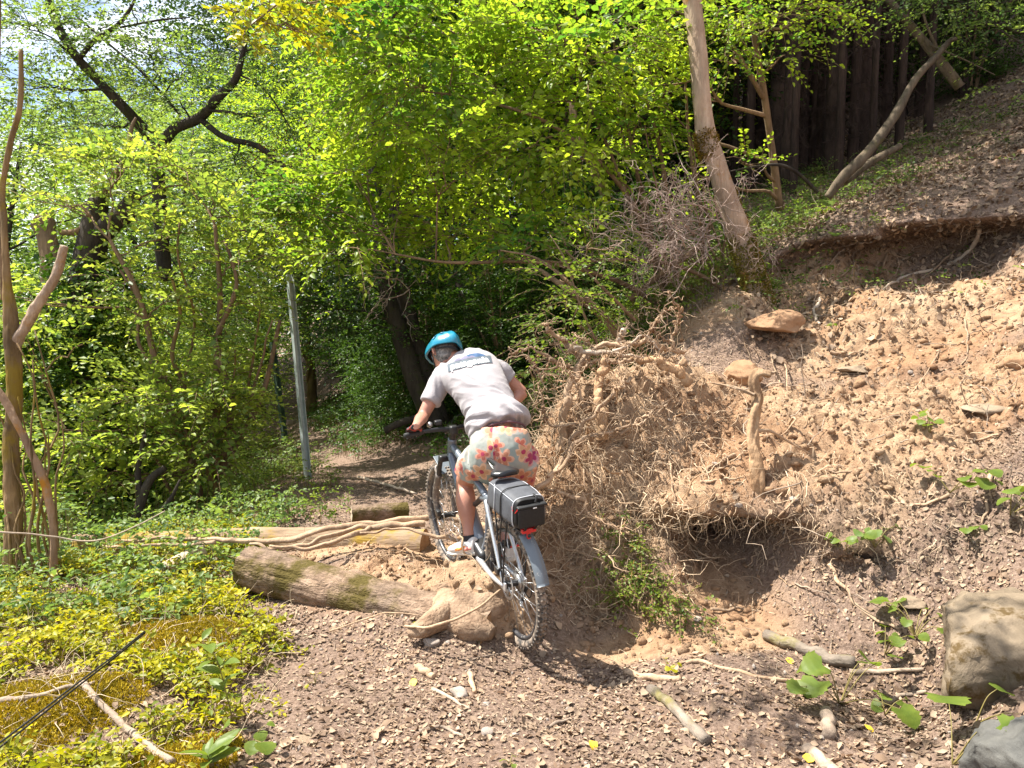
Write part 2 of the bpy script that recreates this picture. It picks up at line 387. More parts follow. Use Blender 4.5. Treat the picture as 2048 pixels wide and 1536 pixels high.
# bvh of the part near the camera
sel = (X[:-1, :-1] > -40) & (X[:-1, :-1] < 40) & (Y[:-1, :-1] > -2) & (Y[:-1, :-1] < 60)
selq = TQ[sel.ravel()]
step_v = TV.tolist()
BVH = BVHTree.FromPolygons(step_v, selq.tolist())
del step_v
def S(px, py, off=0.0, fallback=8.0):
    """point of the ground seen at a pixel, lifted by off along its normal"""
    p0 = Vector((0, 0, CAMZ)); q = Vector(W(px, py, 1.0))-p0; q.normalize()
    h, nr, i, d = BVH.ray_cast(p0, q, 80)
    if h is None: return W(px, py, fallback)
    if nr.dot(q) > 0: nr = -nr
    return np.array(h+nr*off)
def gz(x, y, top=30):
    h, nr, i, d = BVH.ray_cast(Vector((x, y, top)), Vector((0, 0, -1)), 80)
    return h.z if h is not None else float(base_h(np.array([x]), np.array([y]))[0])
# scatter helper: random points on ground faces
fx = TV[TQ].mean(1)
_e1 = TV[TQ[:, 1]]-TV[TQ[:, 0]]; _e2 = TV[TQ[:, 3]]-TV[TQ[:, 0]]
fn = np.cross(_e1, _e2); farea = np.linalg.norm(fn, axis=1); fn = unit(fn); fn[fn[:, 2] < -.2] *= 1
fdirt = dirt.ravel()[TQ[:, 0]]; fmoss = moss.ravel()[TQ[:, 0]]; fbank = bank.ravel()[TQ[:, 0]]
def in_view(P, margin=60):
    z = P[:, 2]-CAMZ; d = P[:, 1]*CP-z*SP; v = P[:, 1]*SP+z*CP
    px = 1024+FPX*P[:, 0]/np.maximum(d, .1); py = 768-FPX*v/np.maximum(d, .1)
    return (d > .3) & (px > -margin) & (px < 2048+margin) & (py > -margin) & (py < 1536+margin*2)
def scatter(weight, n, view=True, margin=80):
    w = farea*weight
    if view: w = w*in_view(fx, margin)
    c = np.cumsum(w); 
    if c[-1] <= 0: return np.zeros((0, 3)), np.zeros((0, 3)), np.zeros(0, int)
    i = np.searchsorted(c, rng.random(n)*c[-1]); i = np.clip(i, 0, len(TQ)-1)
    q = TV[TQ[i]]; u = rng.random((n, 1)); v = rng.random((n, 1))
    P = (q[:, 0]*(1-u)+q[:, 1]*u)*(1-v)+(q[:, 3]*(1-u)+q[:, 2]*u)*v
    return P, fn[i], i
FD = np.hypot(fx[:, 0], fx[:, 1])
# ------------------------------------------------------------------ wood, bark, stone materials
m_log = bark_mat('log_bark', (.10, .066, .044), (.36, .265, .195), moss=(.085, .065, .018), moss_amt=.50, scale=17, stretch=(.5, 1, 1), b_str=1.0)
m_flare = bark_mat('dirt_covered_bark', (.20, .13, .085), (.44, .32, .22), moss=(.17, .13, .03), moss_amt=.60, scale=12, stretch=(1, 1, 1))
m_log2 = bark_mat('mossy_log_bark', (.16, .11, .07), (.38, .28, .19), moss=(.26, .17, .03), moss_amt=.48, scale=9, stretch=(.25, 1, 1))
m_root = bark_mat('root_skin', (.24, .16, .10), (.50, .37, .255), scale=14, stretch=(1, 1, .5), b_str=.4)
m_root_o = bark_mat('root_skin_orange', (.28, .165, .09), (.52, .36, .22), scale=14, stretch=(1, 1, .5), b_str=.5)
m_rootpale = bark_mat('root_pale', (.36, .28, .21), (.54, .46, .37), scale=16, stretch=(.5, 1, 1), b_str=.3)
m_stick = bark_mat('stick_bark', (.20, .15, .115), (.44, .36, .28), scale=20, stretch=(.5, .5, 1), b_str=.4)
m_stickgrey = bark_mat('stick_grey', (.09, .075, .06), (.27, .23, .19), moss=(.16, .14, .04), moss_amt=.56, scale=16, stretch=(.4, .5, 1), b_str=.5)
m_cutwood = simple('cut_wood', (.42, .33, .23), .8, noise=.25, nscale=30, bumpv=.4)
m_fineroot = simple('fine_root', (.52, .39, .26), .9, noise=.35, nscale=12)
m_grassdry = simple('dry_stems', (.50, .40, .27), .9, noise=.3, nscale=10)

def rock_mat(name, c1, c2, moss=None, amt=.55):
    m_, n, l, b = mat(name)
    x = noise_node(n, l, 4, 10, .68, dist=.6); r = ramp(n, [(.28, c1), (.5, tuple((p+q)/2 for p, q in zip(c1, c2))), (.72, c2)]); l.new(x.outputs['Fac'], r.inputs[0]); col = r.outputs[0]
    if moss:
        z = noise_node(n, l, 5, 8, .7); g = ramp(n, [(amt, (0, 0, 0)), (amt+.07, (1, 1, 1))]); l.new(z.outputs['Fac'], g.inputs[0]); col = mixc(n, l, g.outputs[0], col, moss)
    l.new(col, b.inputs['Base Color']); b.inputs['Roughness'].default_value = .9; b.inputs['Specular IOR Level'].default_value = .2
    y = noise_node(n, l, 26, 8, .75); p = bump(n, l, b, x.outputs['Fac'], .8, .03); bump(n, l, b, y.outputs['Fac'], .5, .008, p)
    return m_
m_rock = rock_mat('boulder_stone', (.09, .068, .045), (.27, .21, .145), moss=(.085, .055, .022), amt=.53)
m_rockgrey = rock_mat('grey_stone', (.05, .05, .048), (.15, .145, .13))
m_rocktan = rock_mat('tan_stone', (.16, .115, .075), (.33, .255, .18))
m_rockor = rock_mat('orange_stone', (.20, .11, .06), (.38, .235, .135))
m_pebble = rock_mat('pebble_stone', (.20, .16, .13), (.40, .34, .29))

def rock(name, label, center, size, seed, m_, sub=4, cat='rock', group=None, rot=0, tilt=0, rough=.3, flat=0, extra=None):
    bm = bmesh.new(); bmesh.ops.create_icosphere(bm, subdivisions=sub, radius=1)
    me = bpy.data.meshes.new(name); bm.to_mesh(me); bm.free()
    n_ = len(me.vertices); V = np.empty(n_*3, np.float32); me.vertices.foreach_get('co', V); V = V.reshape(-1, 3).astype(float)
    # facets: cut the ball by random planes so it has flat broken faces
    rs = np.random.default_rng(seed)
    for k in range(11):
        nn = unit(rs.normal(size=3)); dd = rs.uniform(.52, .85)
        s = V@nn-dd; V = np.where(s[:, None] > 0, V-nn*s[:, None]*.93, V)
    V = V*(1+rough*fbm(V[:, 0]*1.1+seed, V[:, 1]*1.1, V[:, 2]*1.1, 4, seed)[:, None])
    V = V*(1+.09*fbm(V[:, 0]*5+seed, V[:, 1]*6, V[:, 2]*6, 4, seed+3, ridged=True)[:, None])
    V = V*np.array(size)
    me.vertices.foreach_set('co', V.astype(np.float32).ravel()); me.materials.append(m_)
    me.polygons.foreach_set('use_smooth', np.ones(len(me.polygons), bool)); me.update()
    o = link(name, me); o.location = tuple(center); o.rotation_euler = (tilt, tilt*.4, rot)
    return tag(o, label, cat, group)

# ------------------------------------------------------------------ the two logs
def log(name, label, p0, p1, r0, r1, m_, bend=(0, 0, 0), sides=72, n=160, seed=1, rough=.09, knots=()):
    p0, p1 = np.array(p0, float), np.array(p1, float); mid = (p0+p1)/2+np.array(bend)
    t = thing(name, label, 'log', p0)
    P = catmull([[*p0, r0], [*mid, (r0+r1)/2], [*p1, r1]], n)
    V, F = tubes(P[:, :3], P[:, 3], sides, rough, seed, cap=False, fr=5)
    C = np.repeat(P[:, :3], sides, axis=0)
    rad = V-C
    for kt, ang, kr, kh in knots:      # swellings where branches were
        kc = P[int(kt*(n-1)), :3]; T = unit(P[-1, :3]-P[0, :3]); Bv = unit(np.cross(T, [0, 0, 1])); Uv = np.cross(Bv, T)
        kp = kc+(Bv*math.cos(ang)+Uv*math.sin(ang))*P[int(kt*(n-1)), 3]
        V = V+unit(rad)*kh*np.exp(-(np.linalg.norm(V-kp, axis=1)/kr)**2)[:, None]
    # bark furrows along the length
    ang = np.tile(np.linspace(0, 2*np.pi, sides, endpoint=False), n); al = np.repeat(np.linspace(0, np.linalg.norm(p1-p0), n), sides)
    fu = fbm(np.cos(ang)*5+al*.8, np.sin(ang)*5, al*2.5, 4, seed+5, ridged=True)
    V = V+unit(rad)*(.014*fu)[:, None]
    # local frame with x along the log, so the grain follows it
    T = unit(p1-p0); Mz = Vector(T).to_track_quat('X', 'Z').to_matrix(); Mi = np.array(Mz.inverted())
    V = (V-p0)@Mi.T
    o = link('bark', mesh_np('bark', V, F[0], m_, smooth=True), t); t.rotation_euler = Mz.to_euler()
    idx = np.arange(sides)
    for ring, nm in ((V[:sides], 'cut_end'), (V[-sides:], 'root_end')):
        c = ring.mean(0); rr = np.concatenate([ring*.995+c*.005, ring*.5+c*.5, [c]]); rr[:, 0] += rng.normal(size=len(rr))*.003
        q = np.stack([idx, np.roll(idx, -1), np.roll(idx, -1)+sides, idx+sides], -1); tt = np.stack([idx+sides, np.roll(idx, -1)+sides, np.full(sides, 2*sides)], -1)
        link(nm, mesh_np(nm, rr, [tt, q], m_cutwood if nm == 'cut_end' else m_root_o, smooth=True), t)
    return t
pL = W(492, 1132, 5.0); pR = W(985, 1238, 4.34)-np.array([0, 0, .09])
flog = log('fallen_log', 'thick barked log with a moss streak lying across the path before the rear wheel', pL, pR, .128, .155, m_log, bend=(0, .03, -.02), seed=4, knots=((.70, -2.3, .14, .09), (.80, -1.4, .16, .06), (.45, 2.2, .1, .02)))
for pts, rr in (([(900, 1208, 4.48), (880, 1232, 4.32), (846, 1256, 4.2), (815, 1268, 4.18)], (.10, .078, .055, .02)), ([(925, 1215, 4.42), (960, 1215, 4.38), (995, 1212, 4.40), (1010, 1200, 4.5)], (.12, .10, .07, .03)), ([(905, 1225, 4.40), (945, 1252, 4.26), (985, 1268, 4.2)], (.12, .085, .035)), ([(890, 1200, 4.5), (905, 1180, 4.6), (950, 1160, 4.72)], (.10, .07, .03))):
    a = Acc(); add_tube(a, [W(*p) for p in pts], rr, n=50, sides=24, rough=.22, seed=int(pts[0][0]), fr=9, flute=.08); o = a.obj('root_flare', m_flare, None, smooth=True); o.parent = flog; o.matrix_parent_inverse = (Matrix.Translation(flog.location)@flog.rotation_euler.to_matrix().to_4x4()).inverted()
l2a = W(150, 1092, 6.1); l2b = W(850, 1086, 5.75)
log('fallen_log', 'longer orange mossy log behind, half buried under roots and ivy', l2a+np.array([0, 0, .0]), l2b-np.array([0, 0, .04]), .085, .14, m_log2, bend=(0, .05, .02), seed=9, sides=30)
sa = W(703, 1027, 6.35); sb = W(815, 1022, 6.5)
log('fallen_log', 'short sawn log stub poking out of the dirt beyond the roots', sa, sb, .062, .07, m_log, sides=24, n=30, seed=19)
log('fallen_log', 'pale split piece of log lying in the plants left of the thick log', W(322, 1145, 5.3), W(405, 1100, 5.55), .045, .05, m_cutwood, sides=16, n=24, seed=29)

# ------------------------------------------------------------------ roots
def sroot(pts, off=.02, d=None):
    """pixel polyline -> world, lying just in front of the ground, or at depth d where given (px,py[,d])"""
    out = []
    for p in pts:
        if len(p) == 3: out.append(W(*p))
        else: out.append(S(p[0], p[1], off))
    return np.array(out)
# roots over the mossy log
ro = thing('root_tangle', 'pale sinuous roots snaking over the mossy log behind the thick log', 'roots', W(600, 1090, 5.5))
roots_l = [
    ([(1010, 1075, 5.3), (960, 1052, 5.45), (900, 1036, 5.55), (820, 1038, 5.55), (760, 1046, 5.5), (700, 1053, 5.45), (640, 1062, 5.4), (590, 1078, 5.35), (520, 1083, 5.35), (440, 1080, 5.5), (330, 1078, 5.7), (243, 1082, 5.85)], .024),
    ([(850, 1048, 5.5), (760, 1052, 5.45), (690, 1062, 5.35), (625, 1085, 5.25), (560, 1095, 5.2), (500, 1088, 5.3)], .02),
    ([(740, 1055, 5.4), (690, 1075, 5.25), (650, 1090, 5.15), (612, 1098, 5.1), (540, 1092, 5.15)], .017),
    ([(1000, 1055, 5.3), (1005, 1062, 5.2), (960, 1068, 5.25), (920, 1078, 5.2), (860, 1070, 5.25), (800, 1058, 5.3), (720, 1066, 5.3)], .014),
    ([(430, 1085, 5.4), (380, 1090, 5.5), (320, 1086, 5.6), (270, 1095, 5.6), (200, 1092, 5.9)], .013),
]
for pts, r in roots_l:
    a = Acc(); P = np.array([W(*p) for p in pts]); P = catmull(P, len(P)*3); P[1:-1] += rng.normal(size=P[1:-1].shape)*.006
    rr = r*np.linspace(1.15, .5, len(P)); add_tube(a, P, rr, n=90, sides=12, rough=.12, seed=int(r*1e4), fr=24, flute=.2)
    a.obj('root', m_root, ro).matrix_parent_inverse = Matrix.Translation(ro.location).inverted()

rb = thing('upturned_rootball', 'upturned root plate of a fallen tree, bare roots bristling beside the rider', 'rootball', W(1280, 900, 5.4), group=None)
INV = Matrix.Translation(rb.location).inverted()
HRP = []
def rroot(pts, r, m_=None, off=.02, taper=.45, sides=16, n=80, rough=.13):
    r *= .85; P = sroot(pts, off); P = catmull(P, len(P)*4); P[1:-1] += rng.normal(size=P[1:-1].shape)*min(r, .02)*.5; rr = np.linspace(r, r*taper, len(P)); a = Acc(); HRP.append(P[len(P)//5:])
    add_tube(a, P, rr, n=n, sides=sides, rough=rough, seed=int(P[0, 0]*1000) % 997, fr=24, flute=.22)
    o = a.obj('root', m_ or m_root, rb, smooth=True); o.matrix_parent_inverse = INV; return o
D = 5.45
rroot([(1155, 715, D), (1140, 697, D), (1112, 672, D-.05), (1088, 650, D-.1)], .026, m_root)
rroot([(1165, 745, D), (1140, 738, D), (1110, 722, D-.1), (1075, 703, D-.15), (1045, 698, D-.2), (1028, 708, D-.2)], .016)
rroot([(1148, 697, D-.1), (1200, 705, D-.1), (1260, 712, D-.1), (1315, 722, D-.1)], .021, m_rootpale)
rroot([(1205, 880, 5.2), (1203, 835, 5.2), (1196, 790, 5.25), (1203, 750, 5.3), (1213, 714, 5.35)], .046, m_root_o, taper=.7, sides=14)
rroot([(1125, 905, 5.2), (1128, 840, 5.25), (1135, 790, 5.3), (1150, 745, 5.4), (1180, 708, D), (1210, 690, D), (1290, 686, D), (1335, 698, D+.1), (1368, 705, D+.2)], .036)
rroot([(1378, 765, 5.35), (1350, 737, 5.35), (1310, 724, 5.35), (1262, 718, 5.4)], .045, m_root_o, taper=.5, sides=14)
rroot([(1262, 720, 5.3), (1230, 722, 5.3), (1190, 722, 5.35), (1165, 735, 5.4)], .016)
rroot([(1068, 985, 4.75), (1110, 938, 4.85), (1130, 915, 4.95), (1150, 868, 5.0), (1190, 828, 5.05), (1225, 790, 5.15), (1262, 755, 5.3)], .022, m_root, taper=.6)
rroot([(1095, 955, 4.8), (1130, 925, 4.85), (1140, 900, 4.9), (1162, 878, 4.95), (1212, 864, 5.05), (1270, 850, 5.1), (1335, 808, 5.2)], .015, taper=.5)
rroot([(1290, 682, D), (1310, 645, D), (1330, 622, D), (1348, 615, D)], .013)
rroot([(1345, 695, D+.1), (1352, 655, D+.1), (1358, 625, D), (1345, 595, D-.1), (1340, 585, D-.1)], .013)
rroot([(1350, 700, D), (1330, 678, D), (1305, 655, D), (1320, 640, D)], .009)
rroot([(1242, 705, D+.1), (1240, 680, D+.1), (1248, 658, D+.1)], .024, m_rootpale, taper=.8)
rroot([(1195, 700, D), (1180, 688, D), (1152, 668, D-.1)], .010)
rroot([(1225, 702, D-.2), (1258, 690, D-.2), (1290, 672, D-.2), (1320, 700, D-.2)], .012, m_rootpale)
rroot([(1165, 800, 5.1), (1145, 755, 5.1), (1120, 735, 5.05), (1080, 738, 5.0), (1055, 715, 5.0)], .009)
rroot([(1150, 850, 5.0), (1100, 850, 4.95), (1085, 800, 4.95), (1078, 770, 5.0), (1090, 748, 5.05)], .010)
rroot([(1240, 870, 5.1), (1330, 805, 5.2), (1340, 802, 5.25)], .011)
rroot([(1165, 985, 4.9), (1180, 1030, 4.85), (1215, 1050, 4.8), (1265, 1070, 4.75)], .013)
rroot([(1170, 1000, 4.85), (1120, 985, 4.85), (1065, 975, 4.85), (1030, 965, 4.9)], .014)
# the standing hooked stub and its arms, on the slide
st = thing('root_stub', 'thick hooked root stub standing upright out of the tan landslide', 'root', S(1518, 985, 0)); INV2 = Matrix.Translation(st.location).inverted()
def stub(pts, r, m_, taper=.8, rough=.2, sides=22, n=80):
    P = np.array([W(*p) for p in pts]); a = Acc(); add_tube(a, P, np.linspace(r, r*taper, len(P)), n=n, sides=sides, rough=rough, seed=3, fr=26, flute=.30)
    o = a.obj('root', m_, st, smooth=True); o.matrix_parent_inverse = INV2
stub([(1520, 1000, 4.75), (1517, 960, 4.72), (1508, 905, 4.75), (1506, 850, 4.8), (1515, 800, 4.85), (1508, 760, 4.85), (1518, 745, 4.85), (1540, 750, 4.85)], .040, m_root_o, .62)
stub([(1512, 862, 4.78), (1540, 862, 4.8), (1580, 885, 4.85), (1620, 908, 4.9)], .011, m_root, .4)
stub([(1510, 790, 4.82), (1470, 775, 4.9), (1420, 765, 5.0)], .012, m_root, .4)
stub([(1538, 748, 4.85), (1552, 745, 4.85), (1558, 760, 4.85)], .010, m_root, .5)

def walk(P0, D0, n, L, wander=.5, grav=0., lift=0.0):
    K = len(P0); P = np.zeros((K, n, 3)); P[:, 0] = P0; d = D0.copy()
    for i in range(1, n):
        d = unit(d+rng.normal(size=(K, 3))*wander/math.sqrt(n)*1.6+np.array([0, 0, grav/n])); P[:, i] = P[:, i-1]+d*(L[:, None]/n)
    return P
HP_ = np.concatenate(HRP); i = rng.integers(0, len(HP_), 420); PW = walk(HP_[i], unit(rng.normal(size=(420, 3))+np.array([-.3, -.3, -.1])), 9, rng.uniform(.05, .4, 420), 1.3, -.6)
V, F = tubes(PW, np.linspace(1, .2, 9)[None]*rng.uniform(.0015, .006, (420, 1)), 4, cap=False); a = Acc(); a.add(V, F); a.obj('side_rootlets', m_root, rb, kind='stuff').matrix_parent_inverse = INV
i = rng.integers(0, len(HP_), 900); ok_ = HP_[i]+rng.normal(size=(900, 3))*.012; HC = ok_
dplate = np.exp(-((fx[:, 0]-.75)/.75)**2-((fx[:, 1]-5.1)/.7)**2)*(fbank > .3)
P0, N0, _ = scatter(dplate*(1+2*(fx[:, 0] < .75)), 230)
d0 = unit(N0*.6+rng.normal(size=N0.shape)*.7+np.array([-.25, -.25, .1])); L = rng.uniform(.15, .55, len(P0))
PW = walk(P0-N0*.03, d0, 9, L, 1.1)
for k in range(len(PW)):
    V, F = tubes(PW[k], np.linspace(1, .35, 9)*rng.uniform(.004, .012), 6, .2, k); a = Acc(); a.add(V, F)
    o = a.obj('root', m_root if k % 3 else m_root_o, rb, smooth=True); o.matrix_parent_inverse = INV
def fine(weight, n, L0, L1, r0, r1, m_, name, label, cat, grav=-.6, out=.5, wander=1.1, parent=None, inv=None, seg=8, sides=3, bias=(0, 0, 0)):
    P0, N0, _ = scatter(weight, n)
    d0 = unit(N0*out+rng.normal(size=N0.shape)*.6+np.array(bias)); PW = walk(P0-N0*.01, d0, seg, rng.uniform(L0, L1, len(P0)), wander, grav)
    V, F = tubes(PW, np.linspace(1, .3, seg)[None]*rng.uniform(r0, r1, (len(P0), 1)), sides, 0, cap=False); a = Acc(); a.add(V, F)
    o = a.obj(name, m_, parent, kind='stuff')
    if inv is not None: o.matrix_parent_inverse = inv
    if parent is None and label: tag(o, label, cat)
    return o
fine(dplate, 1000, .10, .5, .0015, .005, m_fineroot, 'fine_roots', None, None, parent=rb, inv=INV, grav=-.3, out=.7, bias=(-.3, -.2, 0))
dfront = np.exp(-((fx[:, 0]-.45)/.4)**2-((fx[:, 1]-4.9)/.4)**2)*(fbank > .2)
fine(dfront, 550, .15, .6, .001, .004, m_fineroot, 'fine_roots', None, None, parent=rb, inv=INV, grav=-1.5, out=.6, bias=(-.4, -.3, 0))
lip = (fbank > .3)*((fn[:, 2] < .45)+.12)
fine(lip*np.exp(-(FD/9)**4), 2600, .06, .32, .001, .003, m_fineroot, 'hanging_rootlets', 'fine rootlets dangling from the torn edges of the earth bank', 'rootlets', grav=-3.0, out=.5, wander=.9)
fine((fdirt > .3)*np.exp(-(FD/7)**4)*1.0, 1300, .06, .4, .001, .003, m_fineroot, 'loose_rootlets', 'thin rootlets and stems strewn over the tan landslide', 'rootlets', grav=-1.2, out=.25, wander=1.2)
# named larger roots on the bank, laid out along what the photo shows
bk = thing('bank_roots', 'long exposed roots trailing down the eroded bank at the right', 'roots', S(1800, 600, 0)); INV3 = Matrix.Translation(bk.location).inverted()
bank_roots = [
    ([(1960, 455), (1945, 500), (1900, 530), (1850, 545), (1800, 560), (1740, 600)], .022), ([(1910, 500), (1880, 530), (1840, 560)], .012),
    ([(1775, 505), (1765, 540), (1770, 570), (1750, 620)], .012), ([(1770, 503), (1800, 515), (1850, 540)], .009), ([(1640, 600), (1632, 630), (1640, 650)], .022), ([(1672, 598), (1665, 620), (1668, 640)], .018),
    ([(1930, 640), (1935, 680), (1930, 720), (1900, 740)], .009), ([(2010, 600), (1960, 625), (1935, 640)], .007), ([(1880, 600), (1840, 640), (1815, 665)], .008), ([(1560, 770), (1540, 700), (1560, 650)], .008),
    ([(1520, 770), (1500, 720), (1480, 660)], .007), ([(1550, 700), (1570, 730), (1575, 790)], .008), ([(1720, 500), (1700, 540), (1660, 560), (1620, 570)], .010), ([(1600, 640), (1560, 620), (1530, 600)], .009),
    ([(1660, 705), (1700, 710), (1725, 700)], .014), ([(1470, 910), (1440, 925), (1410, 945)], .014), ([(1400, 965), (1430, 960), (1490, 955)], .010), ([(1340, 900), (1370, 940), (1390, 990)], .009),
    ([(1390, 880), (1400, 910), (1420, 960)], .009), ([(1330, 880), (1340, 920), (1345, 1000), (1340, 1030)], .010), ([(1600, 990), (1560, 1030), (1520, 1060)], .008), ([(1700, 1000), (1640, 1060), (1560, 1090)], .007),
    ([(1660, 1130), (1690, 1180), (1740, 1230), (1800, 1260)], .014), ([(1420, 1220), (1490, 1220), (1550, 1230)], .010), ([(1330, 1150), (1380, 1210), (1440, 1240)], .005), ([(1370, 1080), (1390, 1110), (1410, 1130)], .009),
    ([(1550, 1120), (1560, 1150), (1575, 1170)], .007), ([(1900, 990), (1850, 1010), (1800, 1000)], .010), ([(1980, 950), (1975, 1010), (1965, 1050)], .012), ([(2000, 870), (1950, 880), (1890, 870)], .008),
    ([(1560, 870), (1640, 860), (1740, 880)], .007), ([(1600, 810), (1700, 790), (1840, 790)], .006), ([(1880, 700), (1830, 780), (1800, 800)], .006), ([(1760, 930), (1700, 945), (1640, 940)], .009),
]
for pts, r in bank_roots:
    P = sroot(pts, r*.7); P = catmull(P, max(6, len(P)*3)); P[1:-1] += rng.normal(size=P[1:-1].shape)*r*.5
    a = Acc(); add_tube(a, P, np.linspace(r, r*.45, len(P)), n=40, sides=10, rough=.15, seed=int(r*9999), fr=30, flute=.2)
    o = a.obj('root', m_root if r < .02 else m_rootpale, bk, smooth=True); o.matrix_parent_inverse = INV3

# ------------------------------------------------------------------ stones
rock('boulder', 'big mossy boulder at the right end of the path', W(2030, 1352, 3.45), (.52, .40, .35), 5, m_rock, sub=5, rot=.3, rough=.2)
rock('boulder', 'dark grey stone in the bottom right corner, in front of the mossy boulder', W(2085, 1545, 2.75), (.27, .3, .24), 12, m_rockgrey, sub=5, rot=.7, tilt=.3)
rock('stone', 'flat orange stone jutting from the bank below the leaning tree', W(1555, 645, 6.8), (.25, .3, .10), 21, m_rockor, rot=-.3, tilt=.25)
rock('stone', 'square orange stone under the bank left of the hooked stub', W(1488, 748, 6.2), (.15, .16, .11), 22, m_rockor)
rock('stone', 'pale flat stone on the slide under the shaded bank', S(1712, 740, .0), (.14, .12, .04), 23, m_rocktan, rot=-.1)
rock('stone', 'long cream stone half sunk in the slide near the right edge', S(1975, 815, -.02), (.22, .12, .06), 24, m_rocktan, rot=.5)
rock('stone', 'tan stone cut off by the right edge of the picture, on the slope', S(2045, 722, -.02), (.12, .1, .08), 25, m_rockor)
rock('stone', 'brown slab wedged in the bank above the boulder', S(1830, 1205, .0), (.09, .06, .03), 26, m_rocktan)
rock('stone', 'angular pale stone among sticks in the middle of the path', S(922, 1392, .01), (.05, .075, .035), 27, m_pebble, sub=3, rot=.4)
rock('stone', 'small round stone low in the middle of the path', S(972, 1468, .01), (.035, .03, .022), 28, m_pebble, sub=3)
rock('stone', 'grey stone on the path close under the log', S(862, 1288, .01), (.06, .04, .035), 29, m_pebble, sub=3)
rock('stone', 'stone sunk in moss beside the black cable', S(210, 1300, .01), (.12, .08, .05), 30, m_pebble, sub=3, rot=.2)
rock('stone', 'flat brown stone near the bottom left of the path', S(600, 1478, -.01), (.10, .06, .02), 31, m_rocktan, sub=3, rot=-.1)
rock('stone', 'stone in the undergrowth left of the moss mound', S(235, 1245, .02), (.12, .08, .06), 32, m_pebble, sub=3, rot=.2)
for k, (px, py, s, lb) in enumerate([(1478, 1010, .03, 'pebble on the dirt lip over the hollow'), (1340, 840, .022, 'white pebble high on the root mound'), (1432, 928, .03, 'whitish pebble in the slide left of the stub'), (1395, 1240, .035, 'pebble below the hollow'),
      (1745, 805, .025, 'whitish pebble on the slide'), (1820, 745, .03, 'light pebble under the shaded bank'), (1590, 1000, .035, 'lump of stone right of the stub foot')]):
    rock('pebble', lb, S(px, py, .005), (s, s*.8, s*.6), 60+k, m_pebble, sub=2, cat='pebble', rot=k)
# dirt clods, thousands, rolled loose on the slide
P0, N0, _ = scatter((fdirt > .35)*np.exp(-(FD/7.5)**4)*(fn[:, 2] > .3), 6500)
ico = bmesh.new(); bmesh.ops.create_icosphere(ico, subdivisions=1, radius=1); ico.verts.ensure_lookup_table()
IV = np.array([v.co[:] for v in ico.verts]); IF = np.array([[v.index for v in f.verts] for f in ico.faces]); ico.free()
def lumps(P, size, mat_, name, label, cat, seed=0, flat=.8, extra_kind='stuff'):
    K = len(P); s = size[:, None, None]
    V = IV[None]*s*rng.uniform(.6, 1.3, (K, 1, 3))*(1+rng.uniform(-.42, .42, (K, len(IV), 1)))*rng.uniform(.6, 1.2, (K, 1, 3))
    V = V+P[:, None]; F = (IF[None]+np.arange(K)[:, None, None]*len(IV)).reshape(-1, 3)
    o = link(name, mesh_np(name, V.reshape(-1, 3), F, mat_, smooth=False), kind=extra_kind); return tag(o, label, cat)
sz = .004+.034*rng.random(len(P0))**5
lumps(P0+N0*.003, sz, m_ground, 'dirt_clods', 'loose crumbs of tan earth on the landslide', 'clods')
bpy.data.objects['dirt_clods'].data.attributes.new('dirt', 'FLOAT', 'POINT').data.foreach_set('value', np.ones(len(P0)*len(IV), np.float32))
o_ = lumps(HC, .004+.014*rng.random(len(HC))**3, m_ground, 'clinging_soil', None, None); o_.parent = rb; o_.matrix_parent_inverse = INV; o_.data.attributes.new('dirt', 'FLOAT', 'POINT').data.foreach_set('value', np.ones(len(HC)*len(IV), np.float32))
P0, N0, _ = scatter((fdirt < .6)*np.exp(-(FD/6.5)**4), 2500); lumps(P0, .003+.012*rng.random(len(P0))**4, m_pebble, 'gravel', 'small pale grit on the path', 'gravel')

# ------------------------------------------------------------------ sticks lying on the ground (each a thing)
def stick(name, label, pts, r, m_=None, off=None, taper=.6, sides=10, rough=.32, group=None, cat='stick', n=24, seed=1):
    P = sroot(pts, off if off is not None else r*.6); P = catmull(P, len(P)*3); P[1:-1] += rng.normal(size=P[1:-1].shape)*r*.22; o0 = P[0]; a = Acc()
    add_tube(a, P, np.linspace(r, r*taper, len(P)), n=n, sides=sides, rough=rough, seed=seed, fr=14)
    return tag(a.obj(name, m_ or m_stick, None, smooth=True, origin=o0), label, cat, group)
stick('branch_piece', 'thick pale bark-covered branch lying below the hollow bank', [(1532, 1275), (1590, 1297), (1650, 1318), (1712, 1330)], .032, m_stickgrey, taper=1, cat='branch', seed=3)
stick('stick', 'short fat brown stick right of the wheel shadow', [(1254, 1347), (1300, 1360), (1362, 1362)], .020, m_root, taper=.9)
stick('stick', 'thin pale curved stick above the short fat one', [(1372, 1328), (1400, 1326), (1450, 1340), (1560, 1362), (1640, 1366)], .012, m_root)
stick('bark_strip', 'grey strip of rotten bark on the shaded path', [(1300, 1385), (1345, 1420), (1385, 1460), (1412, 1490)], .026, m_stickgrey, taper=1, cat='bark')
stick('stick', 'brown stick beside the boulder foot', [(1700, 1345), (1770, 1345), (1850, 1340)], .014, m_stick)
stick('stick', 'bent dark stick in front of the boulder', [(1760, 1415), (1800, 1395), (1855, 1385)], .013, m_stick)
stick('stick', 'short log-like stick pointing at the camera on the litter', [(1650, 1430), (1655, 1478)], .028, m_stick, taper=1)
stick('stick', 'stubby stick at the bottom edge of the path', [(1610, 1500), (1650, 1536), (1670, 1550)], .026, m_stick, taper=1)
stick('stick', 'long thin stem bowed across the log end to the rear wheel', [(810, 1252, 4.2), (850, 1254, 4.1), (905, 1240, 4.05), (960, 1212, 4.05), (1000, 1180, 4.2)], .008, m_root, taper=.8)
